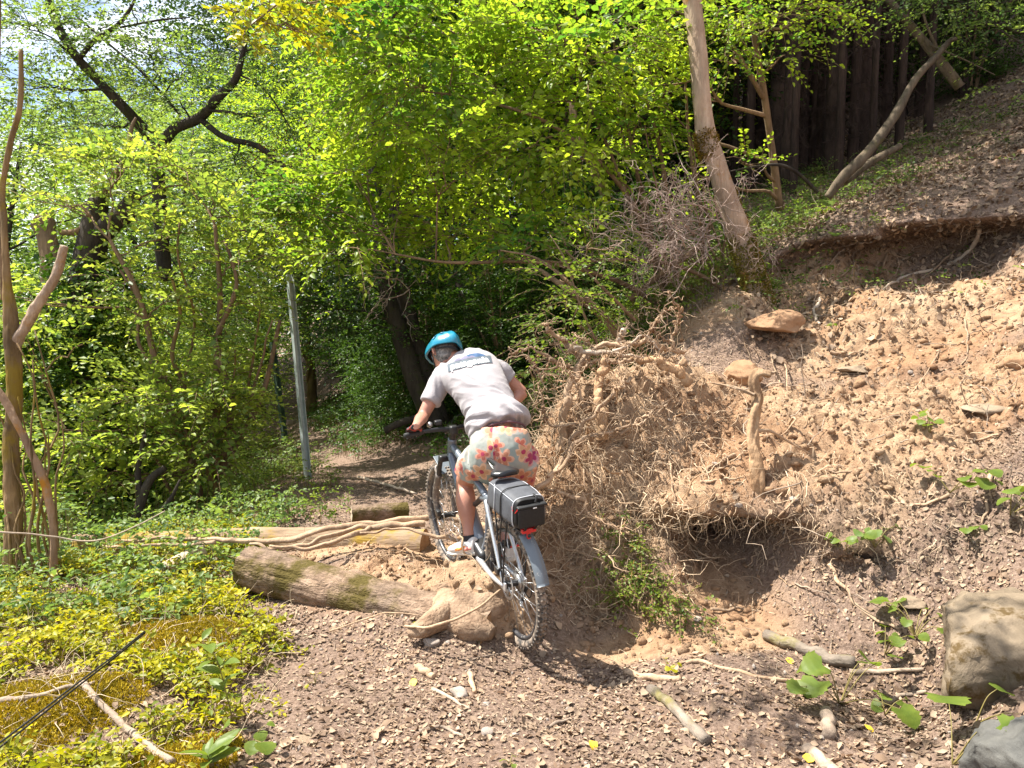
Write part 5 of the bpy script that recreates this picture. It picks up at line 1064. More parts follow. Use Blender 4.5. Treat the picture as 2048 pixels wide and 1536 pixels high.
carpet('undergrowth', 'weeds and seedlings among the bank left of the leaning tree', blob(x_, y_, 1.6, 8.7, 1.2, .8)*(patch2 > -.2), 1300, .03, .4, .05, m_leaf_fresh, splen=.18)
carpet('undergrowth', 'dense yellow-green plants spreading over the lower left corner', (dl < -1.15-.35*patchy)*(x_ > -5)*(y_ < 6.3)*(y_ > 2.3)*(patch2 > -.22)*(fmoss < .25), 3300, .02, .16, .042, m_leaf_plant, per=6, splen=.13, near=True)
carpet('undergrowth', 'darker weeds between the moss and the trunks at left', (x_ < -1.9)*(x_ > -6)*(y_ < 7)*(y_ > 4.2), 1500, .03, .3, .05, m_leaf_m, per=6, splen=.15, near=True)
carpet('seedlings', 'few small seedlings sprouting through the path edge', (dl < -.9)*(dl > -1.5)*(y_ < 5)*(y_ > 2.5), 110, .01, .05, .03, m_leaf_plant, per=4, splen=.06, near=True)
carpet('undergrowth', 'leaves carpeting the drop left of the thicket', (x_ < -3.4)*(x_ > -9)*(y_ > 5)*(y_ < 14), 3500, .05, .7, .06, m_leaf_m, splen=.25)
P0, N0, _ = scatter((fmoss > .25)*np.exp(-(FD/6)**4), 30000); k = len(P0); V, T, ti = leaves_at(P0, N0+rng.normal(size=(k, 3))*.5, rng.normal(size=(k, 3)), .016*rng.uniform(.5, 1.5, k), .35, rng.random(k)); a = Acc(); a.add(V, T, ti)
m_mossy = leaf_mat('ground_moss', (.20, .15, .010), (.60, .44, .025), .8, tmix=.2, rough=.8)
tag(a.obj('moss', m_mossy, None, kind='stuff'), 'golden moss tufts on the hummocks at lower left', 'moss')
# dry grass blades and stems in the lower left
P0, N0, _ = scatter((dl < -1.0)*(y_ < 6)*(x_ > -5), 900); PW = walk(P0, unit(N0+rng.normal(size=N0.shape)*.6), 6, rng.uniform(.08, .4, len(P0)), .5, -.8); V, F = tubes(PW, np.tile(np.linspace(.0022, .0008, 6), (len(P0), 1)), 3, cap=False); a = Acc(); a.add(V, F)
tag(a.obj('dry_grass', m_grassdry, None, kind='stuff'), 'dry pale grass stems among the plants at lower left', 'grass')

# individual plants, leaf by leaf
def leafmesh(name, L, Wd, kind, m_):
    """one big leaf built with veins and a shaped edge"""
    n = 9; V = []; F = []
    for i in range(n+1):
        t = i/n
        if kind == 'long': w = Wd*math.sin(math.pi*min(1, t*1.0))**.75*(1-.25*t)
        elif kind == 'heart': w = Wd*(math.sin(math.pi*(t*.86+.14)))**.55*(1+.10*math.cos(i*3.1))
        else: w = Wd*math.sin(math.pi*(t*.93+.04))**.7*(1+.05*math.cos(i*3.14))
        droop = -.28*t*t*L
        for j in (-2, -1, 0, 1, 2): V.append((j/2*w, t*L-(abs(j)*.10*L if kind == 'heart' and t < .3 else 0), droop+abs(j)*.07*w*2+(.02*L if (j % 2) else 0)*math.sin(t*20)))
    for i in range(n):
        for j in range(4): a_ = i*5+j; F.append((a_, a_+1, a_+6, a_+5))
    return mesh_np(name, np.array(V), np.array(F), m_, {'tint': np.clip(.55+.25*np.array([abs((k % 5)-2)/2-.5 for k in range(len(V))]), 0, 1)}, smooth=True)
LM = {}
def plant(name, label, px, py, d, hgt, nleaf, L, Wd, kind, m_, seed=0, lean=(0, 0), cat='plant', updir=.5, group=None, onground=True):
    rs = np.random.default_rng(seed); b0 = S(px, py, 0) if onground else W(px, py, d)
    t = thing(name, label, cat, b0, group); key = (kind, m_.name)
    if key not in LM: LM[key] = leafmesh('leaf', 1, .5 if kind != 'long' else .22, kind, m_)
    nst = 1 if kind == 'long' else (3 if kind == 'oval' else nleaf); per = max(1, round(nleaf/nst)); L = L*(1 if kind == 'long' else (.85 if kind == 'heart' else .62))
    for q in range(nst):
        az0 = rs.uniform(0, 6.28); ln = hgt*(0 if nst == 1 else rs.uniform(.6, 1.3)); h_ = hgt*rs.uniform(.6, 1.1)
        top = b0+np.array([lean[0]+math.cos(az0)*ln, lean[1]+math.sin(az0)*ln-.02, h_]); mid = (b0+top)/2+np.array([0, 0, h_*.25]); st_ = catmull(np.array([b0, mid, top]), 12)
        a = Acc(); add_tube(a, st_, np.linspace(.0035, .0014, 12), n=12, sides=5); child(t, a.obj('stem', m_leafstem, None, smooth=True))
        dirn = unit(top-b0+np.array([1e-4, 0, 0]))
        for k in range(per):
            f = (k+1)/per; p = st_[min(11, int(11*(.3+.7*f)))]
            if kind == 'long': az = k*2.4+rs.uniform(-.5, .5); D_ = Vector((math.cos(az), math.sin(az), updir+rs.uniform(-.2, .25)))
            elif f == 1: D_ = Vector((dirn[0], dirn[1], rs.uniform(-.4, .1)))
            else: az = math.atan2(dirn[1], dirn[0])+(1.1 if k % 2 else -1.1)+rs.uniform(-.3, .3); D_ = Vector((math.cos(az), math.sin(az), rs.uniform(-.35, .25)))
            s = L*rs.uniform(.55, 1.2); D_.normalize(); o = bpy.data.objects.new('leaf', LM[key]); COL.objects.link(o)
            o.location = tuple(p); e = D_.to_track_quat('Y', 'Z').to_matrix() @ Matrix.Rotation(rs.uniform(-.5, .5), 3, 'Y'); o.rotation_euler = e.to_euler(); o.scale = (s*(.9 if kind == 'long' else 1.5)*rs.uniform(.85, 1.1) if kind != 'long' else s*1.1, s, s); child(t, o)
    return t
m_leafstem = simple('plant_stem', (.20, .16, .05), .6)
plant('sapling', 'young sapling with long upright green leaves at the path edge, lower left', 468, 1450, 3.3, .38, 12, .12, .17, 'long', m_leaf_fresh, 1, lean=(-.12, .0), updir=.5)
plant('broadleaf_plant', 'low plant with long green blades at the bottom edge, left', 420, 1540, 3.0, .10, 9, .13, .20, 'long', m_leaf_fresh, 2, updir=.8)
plant('broadleaf_plant', 'round-leaved sprout just above the bottom-left blades', 500, 1500, 3.1, .10, 6, .09, .11, 'oval', m_leaf_fresh, 3, updir=.4)
plant('coltsfoot_plant', 'plant with big scalloped green leaves in the bottom right corner', 1905, 1530, 2.9, .20, 4, .14, .20, 'heart', m_leaf_fresh, 4, lean=(-.05, -.05), updir=.25)
plant('coltsfoot_plant', 'two large green leaves in front of the mossy boulder', 1950, 1450, 3.1, .14, 3, .11, .16, 'heart', m_leaf_fresh, 5, updir=.25)
plant('coltsfoot_plant', 'leafy plant with a row of toothed leaves left of the boulder', 1680, 1408, 3.6, .22, 8, .10, .15, 'heart', m_leaf_fresh, 6, lean=(.02, -.05), updir=.3)
plant('bramble_sprig', 'small sprig beside the foot of the boulder', 1770, 1430, 3.4, .10, 5, .07, .10, 'oval', m_leaf_fresh, 7)
plant('bramble_sprig', 'sprig of green leaves hanging at the boulder top', 1830, 1275, 3.8, .16, 9, .08, .11, 'heart', m_leaf_fresh, 8)
plant('bramble_sprig', 'sprig above the thick pale branch right of the hollow', 1770, 1310, 3.9, .18, 8, .07, .09, 'oval', m_leaf_fresh, 9)
plant('bramble_sprig', 'cluster of round leaves on the bank right of the hollow', 1690, 1110, 4.3, .16, 9, .09, .13, 'oval', m_leaf_fresh, 10, lean=(-.05, -.05))
plant('bramble_sprig', 'sprig with dark green leaves above the round-leaved cluster', 1750, 1095, 4.3, .14, 8, .09, .12, 'oval', m_leaf_m, 11, lean=(.03, -.06))
plant('bramble_sprig', 'long leafy sprig arching at the right edge of the slide', 1900, 985, 4.3, .20, 12, .10, .13, 'oval', m_leaf_fresh, 12, lean=(-.12, -.1), updir=.2)
plant('bramble_sprig', 'large ribbed leaves at the right edge above the bank', 2020, 1030, 4.0, .18, 8, .10, .15, 'oval', m_leaf_fresh, 13, lean=(.02, -.08))
plant('bramble_sprig', 'small weed on the bank between sprig and boulder', 1930, 1070, 4.1, .08, 7, .06, .09, 'oval', m_leaf_fresh, 14)
plant('seedling', 'small plant with a yellow leaf in the middle of the slide', 1860, 865, 5.2, .12, 10, .08, .10, 'oval', m_leaf_fresh, 15)
plant('bramble_sprig', 'leaves at the far right over the dark hollow', 1990, 470, 7.0, .3, 14, .12, .16, 'oval', m_leaf_fresh, 16, lean=(.0, -.1))
plant('bramble_sprig', 'pale round leaves hanging at the rim of the shaded hollow', 1900, 470, 7.1, .1, 6, .13, .18, 'oval', m_leaf_fresh, 17, lean=(-.05, -.2), updir=0)
plant('bramble_sprig', 'green sprig on the bank edge right of the mossy trunk foot', 1660, 490, 7.8, .12, 9, .13, .18, 'oval', m_leaf_fresh, 18, lean=(.0, -.1), updir=.2)
plant('seedling', 'single pale leaf beside the mossy trunk foot', 1595, 515, 7.6, .06, 2, .16, .2, 'heart', m_leaf_fresh, 19, updir=.1)
plant('bramble_sprig', 'green leafy sprig under the bent dead trunk', 1650, 430, 9, .15, 10, .17, .22, 'oval', m_leaf_fresh, 20, updir=.2)
plant('seedling', 'tiny weed above the short fat stick on the path', 1335, 1345, 3.9, .06, 6, .045, .06, 'oval', m_leaf_plant, 21)
plant('seedling', 'tiny green seedling at the bottom edge, centre', 1020, 1532, 3.0, .04, 4, .05, .07, 'oval', m_leaf_fresh, 22)
plant('seedling', 'seedling on the path left of centre', 630, 1368, 3.6, .05, 4, .035, .05, 'oval', m_leaf_plant, 23)
plant('seedling', 'seedling in front of the log end knot', 840, 1265, 4.0, .08, 5, .04, .05, 'long', m_leaf_plant, 24)
# ivy weeds at the rootball foot
wd = thing('weed_clump', 'clump of small-leaved weeds at the foot of the rootball', 'plant', S(1290, 1200, 0)); a = Acc(); b_ = Acc()
for px, py, n_ in [(1250, 1090, 26), (1235, 1150, 26), (1290, 1170, 30), (1250, 1205, 30), (1330, 1190, 24), (1350, 1225, 22), (1300, 1235, 18), (1400, 1240, 8), (1310, 1120, 10), (1225, 1060, 8)]:
    c = S(px, py, .06); O = c+rng.normal(size=(n_, 3))*np.array([.07, .05, .06]); sprays(a, O, rng.normal(size=O.shape)+np.array([0, -.4, .5]), 8, .14, .028, .7, near=True, twig=b_)
child(wd, a.obj('foliage', m_leaf_fresh)); child(wd, b_.obj('stems', m_barkM, None, kind='stuff'))
# ------------------------------------------------------------------ the mountain bike
BR = W(1028, 1166, 4.27); BF = W(893, 1030, 5.24)
yv = unit(BF-BR); up0 = np.array([0, 0, 1.]); xv = unit(np.cross(yv, up0)); zv = np.cross(xv, yv)
LEAN = R_(4.5); xl = xv*math.cos(LEAN)+zv*math.sin(LEAN); zl = zv*math.cos(LEAN)-xv*math.sin(LEAN)
BM = Matrix(((xl[0], yv[0], zl[0], BR[0]), (xl[1], yv[1], zl[1], BR[1]), (xl[2], yv[2], zl[2], BR[2]), (0, 0, 0, 1)))
WB = float(np.linalg.norm(BF-BR))
def Bk(x, y, z): return np.array(BM@Vector((x, y, z)))
bike = bpy.data.objects.new('mountain_bike', None); COL.objects.link(bike); bike.matrix_world = BM
tag(bike, 'muddy grey electric mountain bike with its front wheel up on the dirt ridge', 'bicycle')
m_tyre, n, l, b = mat('muddy_tyre'); x = noise_node(n, l, 26, 6, .7); r = ramp(n, [(.42, (.045, .04, .036)), (.60, (.30, .235, .18))]); l.new(x.outputs['Fac'], r.inputs[0]); l.new(r.outputs[0], b.inputs['Base Color']); b.inputs['Roughness'].default_value = .85; bump(n, l, b, x.outputs['Fac'], .4, .004)
def dirty(name, col, rough=.35, metal=.0, amt=.56, mud=(.34, .28, .22)):
    m_, n, l, b = mat(name); x = noise_node(n, l, 34, 7, .75); r = ramp(n, [(amt, (0, 0, 0)), (amt+.1, (1, 1, 1))]); l.new(x.outputs['Fac'], r.inputs[0])
    l.new(mixc(n, l, r.outputs[0], col, mud), b.inputs['Base Color']); b.inputs['Metallic'].default_value = metal
    rr = n.new('ShaderNodeMapRange'); rr.inputs['To Min'].default_value = rough; rr.inputs['To Max'].default_value = .9; l.new(r.outputs[0], rr.inputs[0]); l.new(rr.outputs[0], b.inputs['Roughness']); return m_
m_frame = dirty('frame_grey', (.15, .17, .20), .3, .3, .6); m_silver = dirty('stay_silver', (.55, .57, .60), .28, .6, .60); m_black = dirty('bike_black', (.02, .02, .022), .4, 0, .66)
m_fork = dirty('fork_grey', (.13, .11, .10), .4, .2, .52); m_rim = dirty('rim_black', (.05, .05, .055), .35, .2, .55, (.42, .38, .33)); m_steel = dirty('steel', (.5, .5, .5), .3, .8, .6)
m_rub = simple('rubber_black', (.02, .02, .02), .7); m_red = simple('red_plastic', (.55, .015, .02), .3, coat=.5); m_guard = dirty('mudguard_grey', (.12, .14, .16), .35, .0, .60, (.5, .45, .4)); m_seat = simple('saddle_black', (.015, .015, .017), .28)
def bp(name, acc_or_me, m_=None, parent=bike, smooth=True, **k):
    me = acc_or_me.mesh(name, m_, smooth) if isinstance(acc_or_me, Acc) else acc_or_me
    return link(name, me, parent, **k)
def ring(acc, R, r, n=64, s=12, c=(0, 0, 0), asp=1.0):
    a = np.linspace(0, 2*np.pi, n, endpoint=False); b_ = np.linspace(0, 2*np.pi, s, endpoint=False); A, B = np.meshgrid(a, b_, indexing='ij')
    V = np.stack([r*asp*np.sin(B)+c[0], (R+r*np.cos(B))*np.cos(A)+c[1], (R+r*np.cos(B))*np.sin(A)+c[2]], -1).reshape(-1, 3)
    i = np.arange(n*s).reshape(n, s); q = np.stack([i, np.roll(i, -1, 0), np.roll(np.roll(i, -1, 0), -1, 1), np.roll(i, -1, 1)], -1).reshape(-1, 4); acc.add(V, q)
def boxm(acc, c, size, M=None):
    s = np.array(size)/2; V = np.array([(x_, y_, z_) for x_ in (-1, 1) for y_ in (-1, 1) for z_ in (-1, 1)])*s
    if M is not None: V = V@np.array(M).T
    acc.add(V+np.array(c), np.array([(0, 1, 3, 2), (4, 6, 7, 5), (0, 4, 5, 1), (2, 3, 7, 6), (0, 2, 6, 4), (1, 5, 7, 3)]))
def tub(pts, r, m_, name='tube', parent=bike, n=None, sides=12, asp=1.0, **k):
    a = Acc(); add_tube(a, pts, r if np.ndim(r) else [r]*len(pts), n=n or len(pts)*5, sides=sides, aspect=asp); return bp(name, a, m_, parent, **k)
def rounded(name, size, loc, m_, parent, bev=.02, rot=(0, 0, 0), taper=None, seg=3):
    bm = bmesh.new(); bmesh.ops.create_cube(bm, size=1)
    for v in bm.verts:
        if taper and v.co.z > 0: v.co.x *= taper[0]; v.co.y *= taper[1]
        v.co = Vector((v.co.x*size[0], v.co.y*size[1], v.co.z*size[2]))
    bmesh.ops.bevel(bm, geom=list(bm.edges)+list(bm.verts), offset=bev, segments=seg, profile=.6, affect='EDGES')
    for f in bm.faces: f.smooth = True
    me = bpy.data.meshes.new(name); bm.to_mesh(me); bm.free(); me.materials.append(m_); o = link(name, me, parent); o.location = loc; o.rotation_euler = rot; return o
TR = .345
def wheel(c, name='wheel', rear=True, steer=0):
    a = Acc(); ring(a, TR-.040, .012, 72, 10, asp=1.25); w = bp(name, a, m_rim); w.location = c; w.rotation_euler = (0, 0, steer)
    t_ = Acc(); ring(t_, TR-.003, .028, 96, 16)
    nk = 66
    for k in range(nk):
        th = 2*math.pi*k/nk; Mz = np.array(Matrix.Rotation(th, 3, 'X'))
        for j, (ph, wd) in enumerate([(-.95, .010), (-.32, .012), (.32, .012), (.95, .010)]):
            t2 = th+(.5*2*math.pi/nk if j in (0, 3) else 0); ra = TR-.003+.0295*math.cos(ph); xx = .0295*math.sin(ph)
            M2 = np.array(Matrix.Rotation(t2, 3, 'X'))@np.array(Matrix.Rotation(-ph, 3, 'Y').inverted() if False else Matrix.Rotation(ph, 3, 'Z').to_3x3()*0+Matrix.Identity(3))
            boxm(t_, (xx, ra*math.cos(t2), ra*math.sin(t2)), (wd, .009, .013), np.array(Matrix.Rotation(t2-math.pi/2, 3, 'X')))
    bp('tyre', t_, m_tyre, w)
    h = Acc(); add_tube(h, [(-.06, 0, 0), (-.03, 0, 0), (.03, 0, 0), (.06, 0, 0)], [.028, .02, .02, .028], n=16, sides=16); bp('hub', h, m_black, w)
    for k in range(28):
        th = 2*math.pi*k/28; s = 1 if k % 2 else -1; a = Acc(); th2 = th+(.35 if (k//2) % 2 else -.35)
        add_tube(a, [(s*.03, .024*math.cos(th2), .024*math.sin(th2)), (s*.004, (TR-.05)*math.cos(th), (TR-.05)*math.sin(th))], [.0013, .0013], n=2, sides=4); bp('spoke', a, m_steel, w)
    a = Acc(); ring(a, .078, .012, 40, 6, (-.045, 0, 0), asp=.12)
    for k in range(6): th = k*math.pi/3; add_tube(a, [(-.045, .02*math.cos(th), .02*math.sin(th)), (-.045, .07*math.cos(th+.5), .07*math.sin(th+.5))], [.004, .004], n=3, sides=4)
    bp('brake_disc', a, m_steel, w)
    if rear:
        a = Acc()
        for k in range(8): ring(a, .026+.006*k, .003, 28, 4, (.058-.0045*k, 0, 0))
        add_tube(a, [(.02, 0, 0), (.06, 0, 0)], [.05, .024], n=4, sides=20); bp('cassette', a, m_steel, w)
    return w
wheel((0, 0, 0)); fw_ = wheel((0, WB, 0), rear=False)
BB = (0, .445, -.02)
tub([(0, .93, .50), (0, .80, .36), (0, .62, .16), (0, .50, .04)], [.036, .046, .05, .05], m_frame, 'down_tube', n=24, asp=.8)
tub([(0, .92, .56), (0, .70, .50), (0, .38, .40)], [.026, .024, .024], m_frame, 'top_tube')
tub([(0, .33, .30), (0, .36, .12), BB], [.022, .026, .03], m_frame, 'seat_tube'); tub([(0, .38, .41), (0, .33, .30)], [.022, .022], m_frame, 'seat_tube_brace')
tub([(0, .915, .61), (0, .945, .48)], [.030, .030], m_frame, 'head_tube', sides=18)
rounded('motor', (.12, .20, .15), (0, .46, -.01), m_black, bike, .03, (.3, 0, 0))
rounded('battery_cover', (.075, .34, .05), (-.0, .70, .22), m_black, bike, .018, (R_(46), 0, 0))
for k in range(4): o = rounded('cooling_rib', (.004, .05, .008), (-.05, .60+.02*k, .13+.02*k), m_silver, bike, .001, (R_(46), 0, 0), seg=1)
for s in (-1, 1):
    tub([(s*.062, .0, .0), (s*.066, .08, -.012), (s*.06, .22, -.02), (s*.05, .40, -.01)], [.013, .012, .015, .02], m_silver, 'chain_stay', n=20)
    tub([(s*.062, .0, .01), (s*.060, .06, .09), (s*.052, .16, .24), (s*.04, .255, .36), (s*.03, .30, .40)], [.012, .012, .012, .013, .014], m_silver, 'seat_stay', n=24)
    rounded('dropout', (.012, .06, .05), (s*.064, .0, .0), m_silver, bike, .005)
tub([(0, .30, .40), (0, .42, .37)], .024, m_frame, 'rocker'); tub([(0, .42, .37), (0, .55, .28)], [.018, .018], m_black, 'rear_shock'); a = Acc()
for k in range(9): ring(a, .026, .0045, 20, 6)
tub([(0, .34, .30), (0, .24, .52), (0, .19, .635)], [.0155]*3, m_black, 'seat_post')
# saddle
Vs = []; ns_ = 16
for i in range(ns_+1):
    t = i/ns_; y_0 = -.02+.27*t; w_ = .072*(1-sstep(.15, .62, np.array(t)))+.019; w_ *= (.55+.45*min(1, t*6)); zz = .018*math.cos(t*math.pi*1.1)*-1+.012*(1-t)
    for j in range(13):
        an = math.pi*j/12; Vs.append((math.cos(an)*w_, y_0, .030*math.sin(an)**.7+zz*.6-.012))
Vs = np.array(Vs); ix = np.arange((ns_+1)*13).reshape(ns_+1, 13); q = np.stack([ix[:-1, :-1], ix[1:, :-1], ix[1:, 1:], ix[:-1, 1:]], -1).reshape(-1, 4); qb = np.stack([ix[:-1, 0], ix[:-1, -1], ix[1:, -1], ix[1:, 0]], -1)
cap = np.array([[ix[0, j], ix[0, j+1], ix[0, 0]] for j in range(1, 12)]); sd = bp('saddle', mesh_np('saddle', Vs, [q, qb, cap], m_seat, smooth=True)); sd.location = (0, .055, .648); sd.rotation_euler = (R_(-4), 0, 0)
for s in (-1, 1): tub([(s*.03, .09, .645), (s*.02, .14, .628), (s*.02, .21, .628), (s*.015, .28, .645)], .004, m_steel, 'saddle_rail', sides=6)
# fork, bars
for s in (-1, 1):
    tub([(s*.062, .985, .46), (s*.062, 1.07, .27)], [.0165, .0165], m_black, 'stanchion'); tub([(s*.062, 1.045, .33), (s*.064, 1.12, .15), (s*.062, WB-.01, .0)], [.022, .023, .018], m_fork, 'fork_leg')
rounded('fork_crown', (.16, .05, .045), (0, .97, .465), m_black, bike, .015); tub([(-.062, 1.06, .31), (-.05, 1.115, .36), (.05, 1.115, .36), (.062, 1.06, .31)], .012, m_fork, 'fork_arch')
rounded('front_mudguard', (.10, .20, .008), (0, 1.09, .378), m_guard, bike, .003, (R_(20), 0, 0)); rounded('brake_caliper', (.03, .05, .04), (-.075, WB-.05, .05), m_black, bike, .008); rounded('brake_caliper', (.03, .05, .04), (-.07, .06, .07), m_black, bike, .008)
tub([(0, .935, .52), (0, .90, .66)], .024, m_black, 'steerer'); rounded('stem', (.055, .085, .06), (0, .905, .675), m_black, bike, .014)
HB = [(-.33, .84, .70), (-.22, .87, .70), (-.10, .90, .69), (0, .905, .68), (.10, .90, .69), (.22, .87, .70), (.33, .84, .70)]
tub(HB, [.011, .012, .015, .016, .015, .012, .011], m_black, 'handlebar', n=40)
for s in (-1, 1):
    tub([(s*.345, .837, .70), (s*.22, .868, .70)], .017, m_rub, 'grip', n=8); tub([(s*.20, .875, .70), (s*.21, .92, .68), (s*.27, .92, .66), (s*.31, .915, .655)], [.008, .007, .005, .005], m_black, 'brake_lever'); tub([(s*.20, .905, .70), (s*.15, 1.0, .74), (s*.05, 1.03, .70), (0, .98, .56)], .0025, m_rub, 'cable', sides=5)
rounded('display', (.05, .035, .03), (-.09, .925, .73), m_black, bike, .01); a = Acc()
V_ = IV*np.array([.022, .022, .022]); b_ = Acc(); b_.add(V_, IF); o = bp('bell', b_, m_steel); o.location = (-.15, .92, .725)
# cranks, chain, derailleur
ring_ = Acc(); ring(ring_, .07, .004, 40, 6, (.05, BB[1], BB[2])); ring(ring_, .05, .006, 30, 6, (.05, BB[1], BB[2])); bp('chainring', ring_, m_steel)
ca_ = R_(62)   # left crank angle: forward and down
PL = (-.10, BB[1]+.165*math.sin(ca_)*.9, BB[2]-.165*math.cos(ca_)*.9+.02); PL = (-.10, BB[1]+.03, BB[2]-.16); PR_ = (.10, BB[1]-.03, BB[2]+.16)
PL, PR_ = (-.09, BB[1]+.12, BB[2]-.10), (.09, BB[1]-.12, BB[2]+.10)
for s, P_ in ((-1, PL), (1, PR_)):
    tub([(s*.06, BB[1], BB[2]), (s*.08, (BB[1]+P_[1])/2, (BB[2]+P_[2])/2), (s*.085, P_[1], P_[2])], [.018, .012, .014], m_black, 'crank'); rounded('pedal', (.10, .095, .02), (s*.145, P_[1], P_[2]), m_black, bike, .006)
    rounded('reflector', (.07, .006, .014), (s*.145, P_[1]-.05, P_[2]), m_red, bike, .002, seg=1)
tub([(.05, BB[1], BB[2]+.07), (.05, .2, .05), (.05, 0, .045)], .004, m_steel, 'chain', sides=5); tub([(.05, BB[1], BB[2]-.07), (.05, .2, -.13), (.05, .02, -.14)], .004, m_steel, 'chain', sides=5)
tub([(.07, -.01, -.04), (.062, .0, -.09), (.055, .02, -.15)], [.014, .010, .009], m_black, 'derailleur'); a = Acc(); ring(a, .02, .004, 16, 6, (.052, .02, -.15)); ring(a, .02, .004, 16, 6, (.052, 0, -.085)); bp('jockey_wheel', a, m_steel)
tub([(.07, 0, 0), (.08, -.06, -.02), (.07, -.06, -.08), (.06, -.01, -.07)], .003, m_rub, 'cable', sides=5)
# rack and rear mudguard blade
for s in (-1, 1):
    tub([(s*.07, .0, .02), (s*.068, -.03, .22), (s*.06, -.06, .42)], .005, m_black, 'rack_rod', sides=8); tub([(s*.07, .0, .02), (s*.068, .05, .22), (s*.06, .10, .42)], .005, m_black, 'rack_rod', sides=8); tub([(s*.055, -.18, .42), (s*.055, .20, .415), (s*.02, .28, .42)], .005, m_black, 'rack_rail', sides=8)
for yy in (-.17, -.02, .14): tub([(-.055, yy, .42), (.055, yy, .42)], .004, m_black, 'rack_bar', sides=6)
def blade(a0, a1, w, R, name, m_):
    n_, k_ = 20, 8; V = []
    for i in range(n_+1):
        th = a0+(a1-a0)*i/n_; wi = w*(1-.1*(i/n_)); 
        for lay in (0, 1):
            for j in range(k_+1):
                u = -1+2*j/k_; rr = R-.014*u*u*1.3-(.003 if lay else 0); V.append((u*wi/2, rr*math.cos(th), rr*math.sin(th)))
    V = np.array(V); m1 = k_+1; F = []
    for i in range(n_):
        for lay in (0, 1):
            for j in range(k_):
                a_ = (i*2+lay)*m1+j; b2 = ((i+1)*2+lay)*m1+j; F.append((a_, b2, b2+1, a_+1) if lay == 0 else (a_, a_+1, b2+1, b2))
        for j in (0, k_): a_ = (i*2)*m1+j; F.append((a_, a_+m1, a_+m1+2*m1, a_+2*m1))
    for i in (0, n_):
        for j in range(k_): a_ = i*2*m1+j; F.append((a_, a_+1, a_+1+m1, a_+m1))
    return bp(name, mesh_np(name, V, np.array(F), m_, smooth=True))
blade(R_(114), R_(157), .080, .415, 'rear_mudguard', m_guard)
tub([(0, -.17, .41), (0, -.215, .37)], .01, m_black, 'mudguard_bracket'); rounded('tail_light', (.085, .03, .028), (0, -.20, .405), m_red, bike, .008); rounded('tail_light_mount', (.02, .02, .05), (0, -.20, .375), m_red, bike, .005)
tub([(0, .0, .39), (0, .0, .40)], .02, m_black, 'rack_clamp')

# ------------------------------------------------------------------ the bag on the rack
bag = bpy.data.objects.new('rack_bag', None); COL.objects.link(bag); bag.matrix_world = BM@Matrix.Translation((0, 0, .425))@Matrix.Diagonal((1.04, 1, .84, 1))
tag(bag, 'grey and black trunk bag strapped on the rear rack behind the saddle', 'bag')
m_bag, n, l, b = mat('bag_cloth'); x = noise_node(n, l, 14, 6, .6); w_ = n.new('ShaderNodeTexWave'); w_.bands_direction = 'Z'; w_.inputs['Scale'].default_value = 9; w_.inputs['Distortion'].default_value = 2
t_ = n.new('ShaderNodeTexCoord'); l.new(t_.outputs['Object'], w_.inputs['Vector']); r = ramp(n, [(.2, (.035, .037, .044)), (.8, (.085, .09, .105))]); l.new(x.outputs['Fac'], r.inputs[0]); l.new(r.outputs[0], b.inputs['Base Color']); b.inputs['Roughness'].default_value = .65
bump(n, l, b, x.outputs['Fac'], .5, .01)
m_bagk = simple('bag_black', (.012, .012, .013), .6, noise=.3, nscale=60, bumpv=.2); m_pipe = simple('bag_piping', (.42, .43, .46), .5); m_white = simple('white_print', (.8, .8, .8), .5)
def bagsec(y, w0, w1, h, z0=0, k=28):
    pts = []
    for i in range(k):
        a_ = 2*math.pi*i/k; c_, s_ = math.cos(a_), math.sin(a_); u = abs(c_)**.45*np.sign(c_); v = abs(s_)**.45*np.sign(s_); f = (v+1)/2
        pts.append((u*(w0*(1-f)+w1*f)/2, y, z0+h*f))
    return pts
secs = [(-.225, .155, .14, .17, .02), (-.235, .165, .15, .185, .012), (-.22, .185, .172, .20, .004), (-.12, .20, .185, .215, 0), (0, .20, .18, .215, 0), (.12, .185, .15, .20, 0), (.19, .15, .11, .17, 0), (.205, .12, .09, .14, .01)]
V = []; 
for s in secs: V += bagsec(s[0], s[1], s[2], s[3], s[4])
V = np.array(V); K = 28; i_ = np.arange(len(secs)*K).reshape(-1, K); q = np.stack([i_[:-1], np.roll(i_[:-1], -1, 1), np.roll(i_[1:], -1, 1), i_[1:]], -1).reshape(-1, 4)
c0 = len(V); V = np.vstack([V, [[0, secs[0][0], .11], [0, secs[-1][0], .08]]]); T = np.array([[i_[0, j], c0, i_[0, (j+1) % K]] for j in range(K)]+[[i_[-1, j], i_[-1, (j+1) % K], c0+1] for j in range(K)])
V[:, 2] += .004*np.sin(V[:, 1]*40+V[:, 0]*30)
me = mesh_np('body', V, [q, T], m_bag, smooth=True); me.materials.append(m_bagk)
for p in me.polygons:
    if p.center.y < -.221: p.material_index = 1
bd = link('body', me, bag); ms = bd.modifiers.new('s', 'SUBSURF'); ms.levels = 1; ms.render_levels = 2
def bagt(pts, r, m_, name, **k): return tub(pts, r, m_, name, bag, **k)
def bag_pt(y, ang, o=.002):
    ys = [s[0] for s in secs]; w0, w1, h, z0 = [np.interp(y, [secs[i][0] for i in (1, 2, 3, 4, 5, 6, 7)], [secs[i][j] for i in (1, 2, 3, 4, 5, 6, 7)]) for j in (1, 2, 3, 4)]
    c_, s_ = math.cos(ang), math.sin(ang); u = abs(c_)**.45*np.sign(c_); v = abs(s_)**.45*np.sign(s_); f = (v+1)/2
    return (u*((w0*(1-f)+w1*f)/2+o), y, z0+h*f+o*v)
